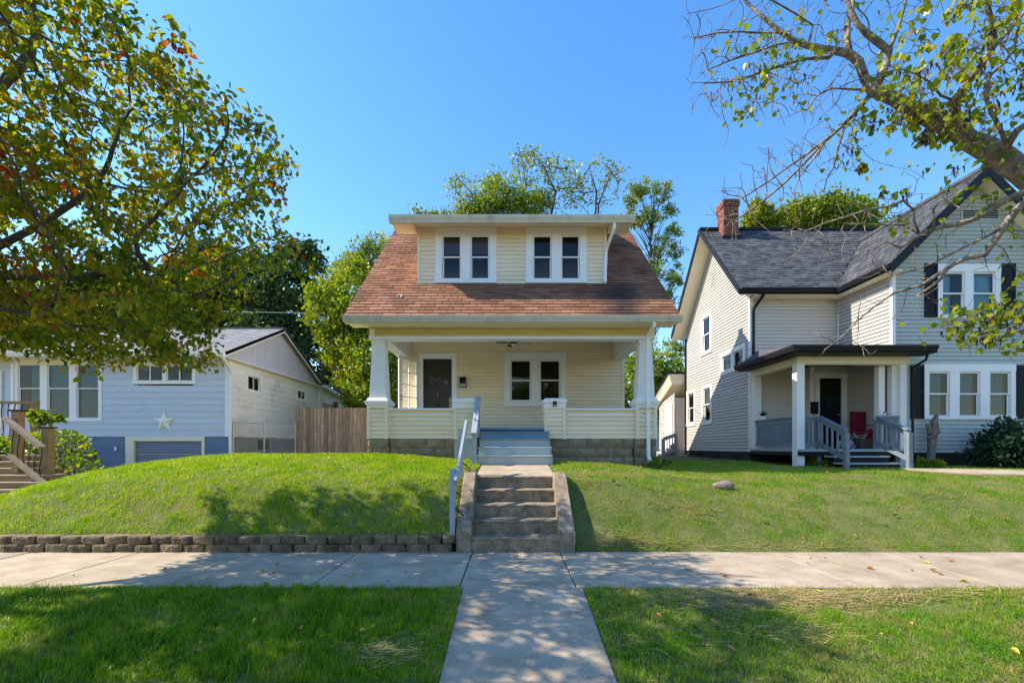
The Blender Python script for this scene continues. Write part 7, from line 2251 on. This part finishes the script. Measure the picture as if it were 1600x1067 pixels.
for (zn, N_, xr, yr, zf, gname) in ((zone_walk, 30, (-6, 7), (4.7, 6.1), lambda x, y: .002, 'sidewalk'),
                               (zone_verge, 40, (-4.6, 4.6), (3.2, 4.5), lambda x, y: float(groundz(x, y)) + .035, 'verge'),
                               (zone_left, 10, (-6.5, -1), (6.5, 8.3), lambda x, y: float(groundz(x, y)) + .03, 'left lawn'),
                               (zone_right, 26, (1.2, 8.0), (6.4, 9.5), lambda x, y: float(groundz(x, y)) + .03, 'right lawn')):
    k = 0; tries = 0
    while k < N_ and tries < 2000:
        tries += 1
        x = random.uniform(*xr); y = random.uniform(*yr)
        if gname == 'verge' and -.6 < x < .8: continue
        m_ = random.choice(list(names)); sz_ = random.choice((('small', .035), ('broad', .065)))
        cu = random.choice((('curled', .8), ('flat', .12)))
        lab = '%s %s %s leaf on %s' % (sz_[0], cu[0], names[m_], zn(x, y))
        if lab in used: continue
        used.add(lab); k += 1
        fallen(x, y, zf(x, y), sz_[1] * random.uniform(.9, 1.15), m_, lab, 'fallen leaves on the ' + gname, cu[1])
for (px, py, m_, s_) in ((562, 988, 'fallen_yellow', .09), (420, 922, 'fallen_yellow', .07), (498, 893, 'fallen_yellow', .06), (634, 895, 'fallen_brown', .07), (1108, 972, 'fallen_orange', .08)):
    dd_ = 4.62 if py < 916 else 3.8
    if py < 916: dd_ = CZ * FP / (py - 697)
    else: dd_ = (CZ + .07) * FP / (py - 697)
    x = (px - 800) * dd_ / FP
    fallen(x, dd_, .0 if dd_ > 4.62 else float(groundz(x, dd_)) + .04, s_, m_, {562: 'large pale yellow leaf on the dark verge grass left of the footpath', 420: 'yellow leaf at the back edge of the left verge', 498: 'large curled yellow leaf on the left sidewalk', 634: 'curled brown leaf on the sidewalk near the stairs', 1108: 'large rust orange leaf on the shaded right verge'}[px], 'larger fallen leaves')

# ---------------- crumbs, weeds and seams of dirt along the paving
n = 5200
X = RNG.uniform(-7.5, 8.5, n); e = RNG.integers(0, 3, n)
Y = np.where(e == 0, 4.63 + np.abs(RNG.normal(0, .05, n)), np.where(e == 1, 6.15 - np.abs(RNG.normal(0, .06, n)), RNG.uniform(4.7, 6.1, n)))
ok = (RNG.random(n) < np.where(e == 2, .12, np.clip(.5 + vnoise(X, Y, 3, 77), 0, 1)))
X, Y = X[ok], Y[ok]
Q = np.stack([X, Y, np.full(len(X), .004)], 1)
LV, LF = leaf_arrays(Q, rand_unit(len(X)) * np.array([1, 1, .15]), rand_unit(len(X)) * .5 + np.array([0, 0, 1]), RNG.uniform(.008, .03, len(X)), 'pod')
npmesh('debris', LV, LF, 'fallen_brown', None, kind='stuff')
n = 2600
X = np.concatenate([RNG.normal(-.50, .012, n // 2), RNG.normal(.72, .012, n // 2)]); Y = RNG.uniform(3.12, 4.6, n)
ok = vnoise(X * 0 + np.sign(X) * 3, Y, 9, 31) > -.1
X, Y = X[ok], Y[ok]
Q = np.stack([X, Y, verge(Y) + .004], 1)
LV, LF = leaf_arrays(Q, rand_unit(len(X)) * np.array([1, 1, .2]), rand_unit(len(X)) * .5 + np.array([0, 0, 1]), RNG.uniform(.008, .025, len(X)), 'pod')
npmesh('debris', LV, LF, 'fallen_brown', None, kind='stuff')
# broad leaved weeds in the turf
cs = [(x, y) for x, y in zip(RNG.uniform(-6, 7, 60), RNG.uniform(3.2, 7, 60)) if (y < 4.45 and not -.62 < x < .85) or (y > 6.5 and not -.95 < x < 1.05)]
Qs, Ys = [], []
for x, y in cs:
    k = 9
    th = RNG.uniform(0, 6.28, k)
    r = RNG.uniform(.0, .02, k)
    Qs.append(np.stack([x + r * np.cos(th), y + r * np.sin(th), np.full(k, float(groundz(x, y)) + .02)], 1))
    Ys.append(np.stack([np.cos(th), np.sin(th), np.full(k, .35)], 1))
Qs = np.vstack(Qs); Ys = np.vstack(Ys)
LV, LF = leaf_arrays(Qs, Ys, np.tile([0, 0, 1.0], (len(Qs), 1)) + rand_unit(len(Qs)) * .2, RNG.uniform(.02, .045, len(Qs)), 'ovate')
npmesh('weeds', LV, LF, 'clover', None, kind='stuff')
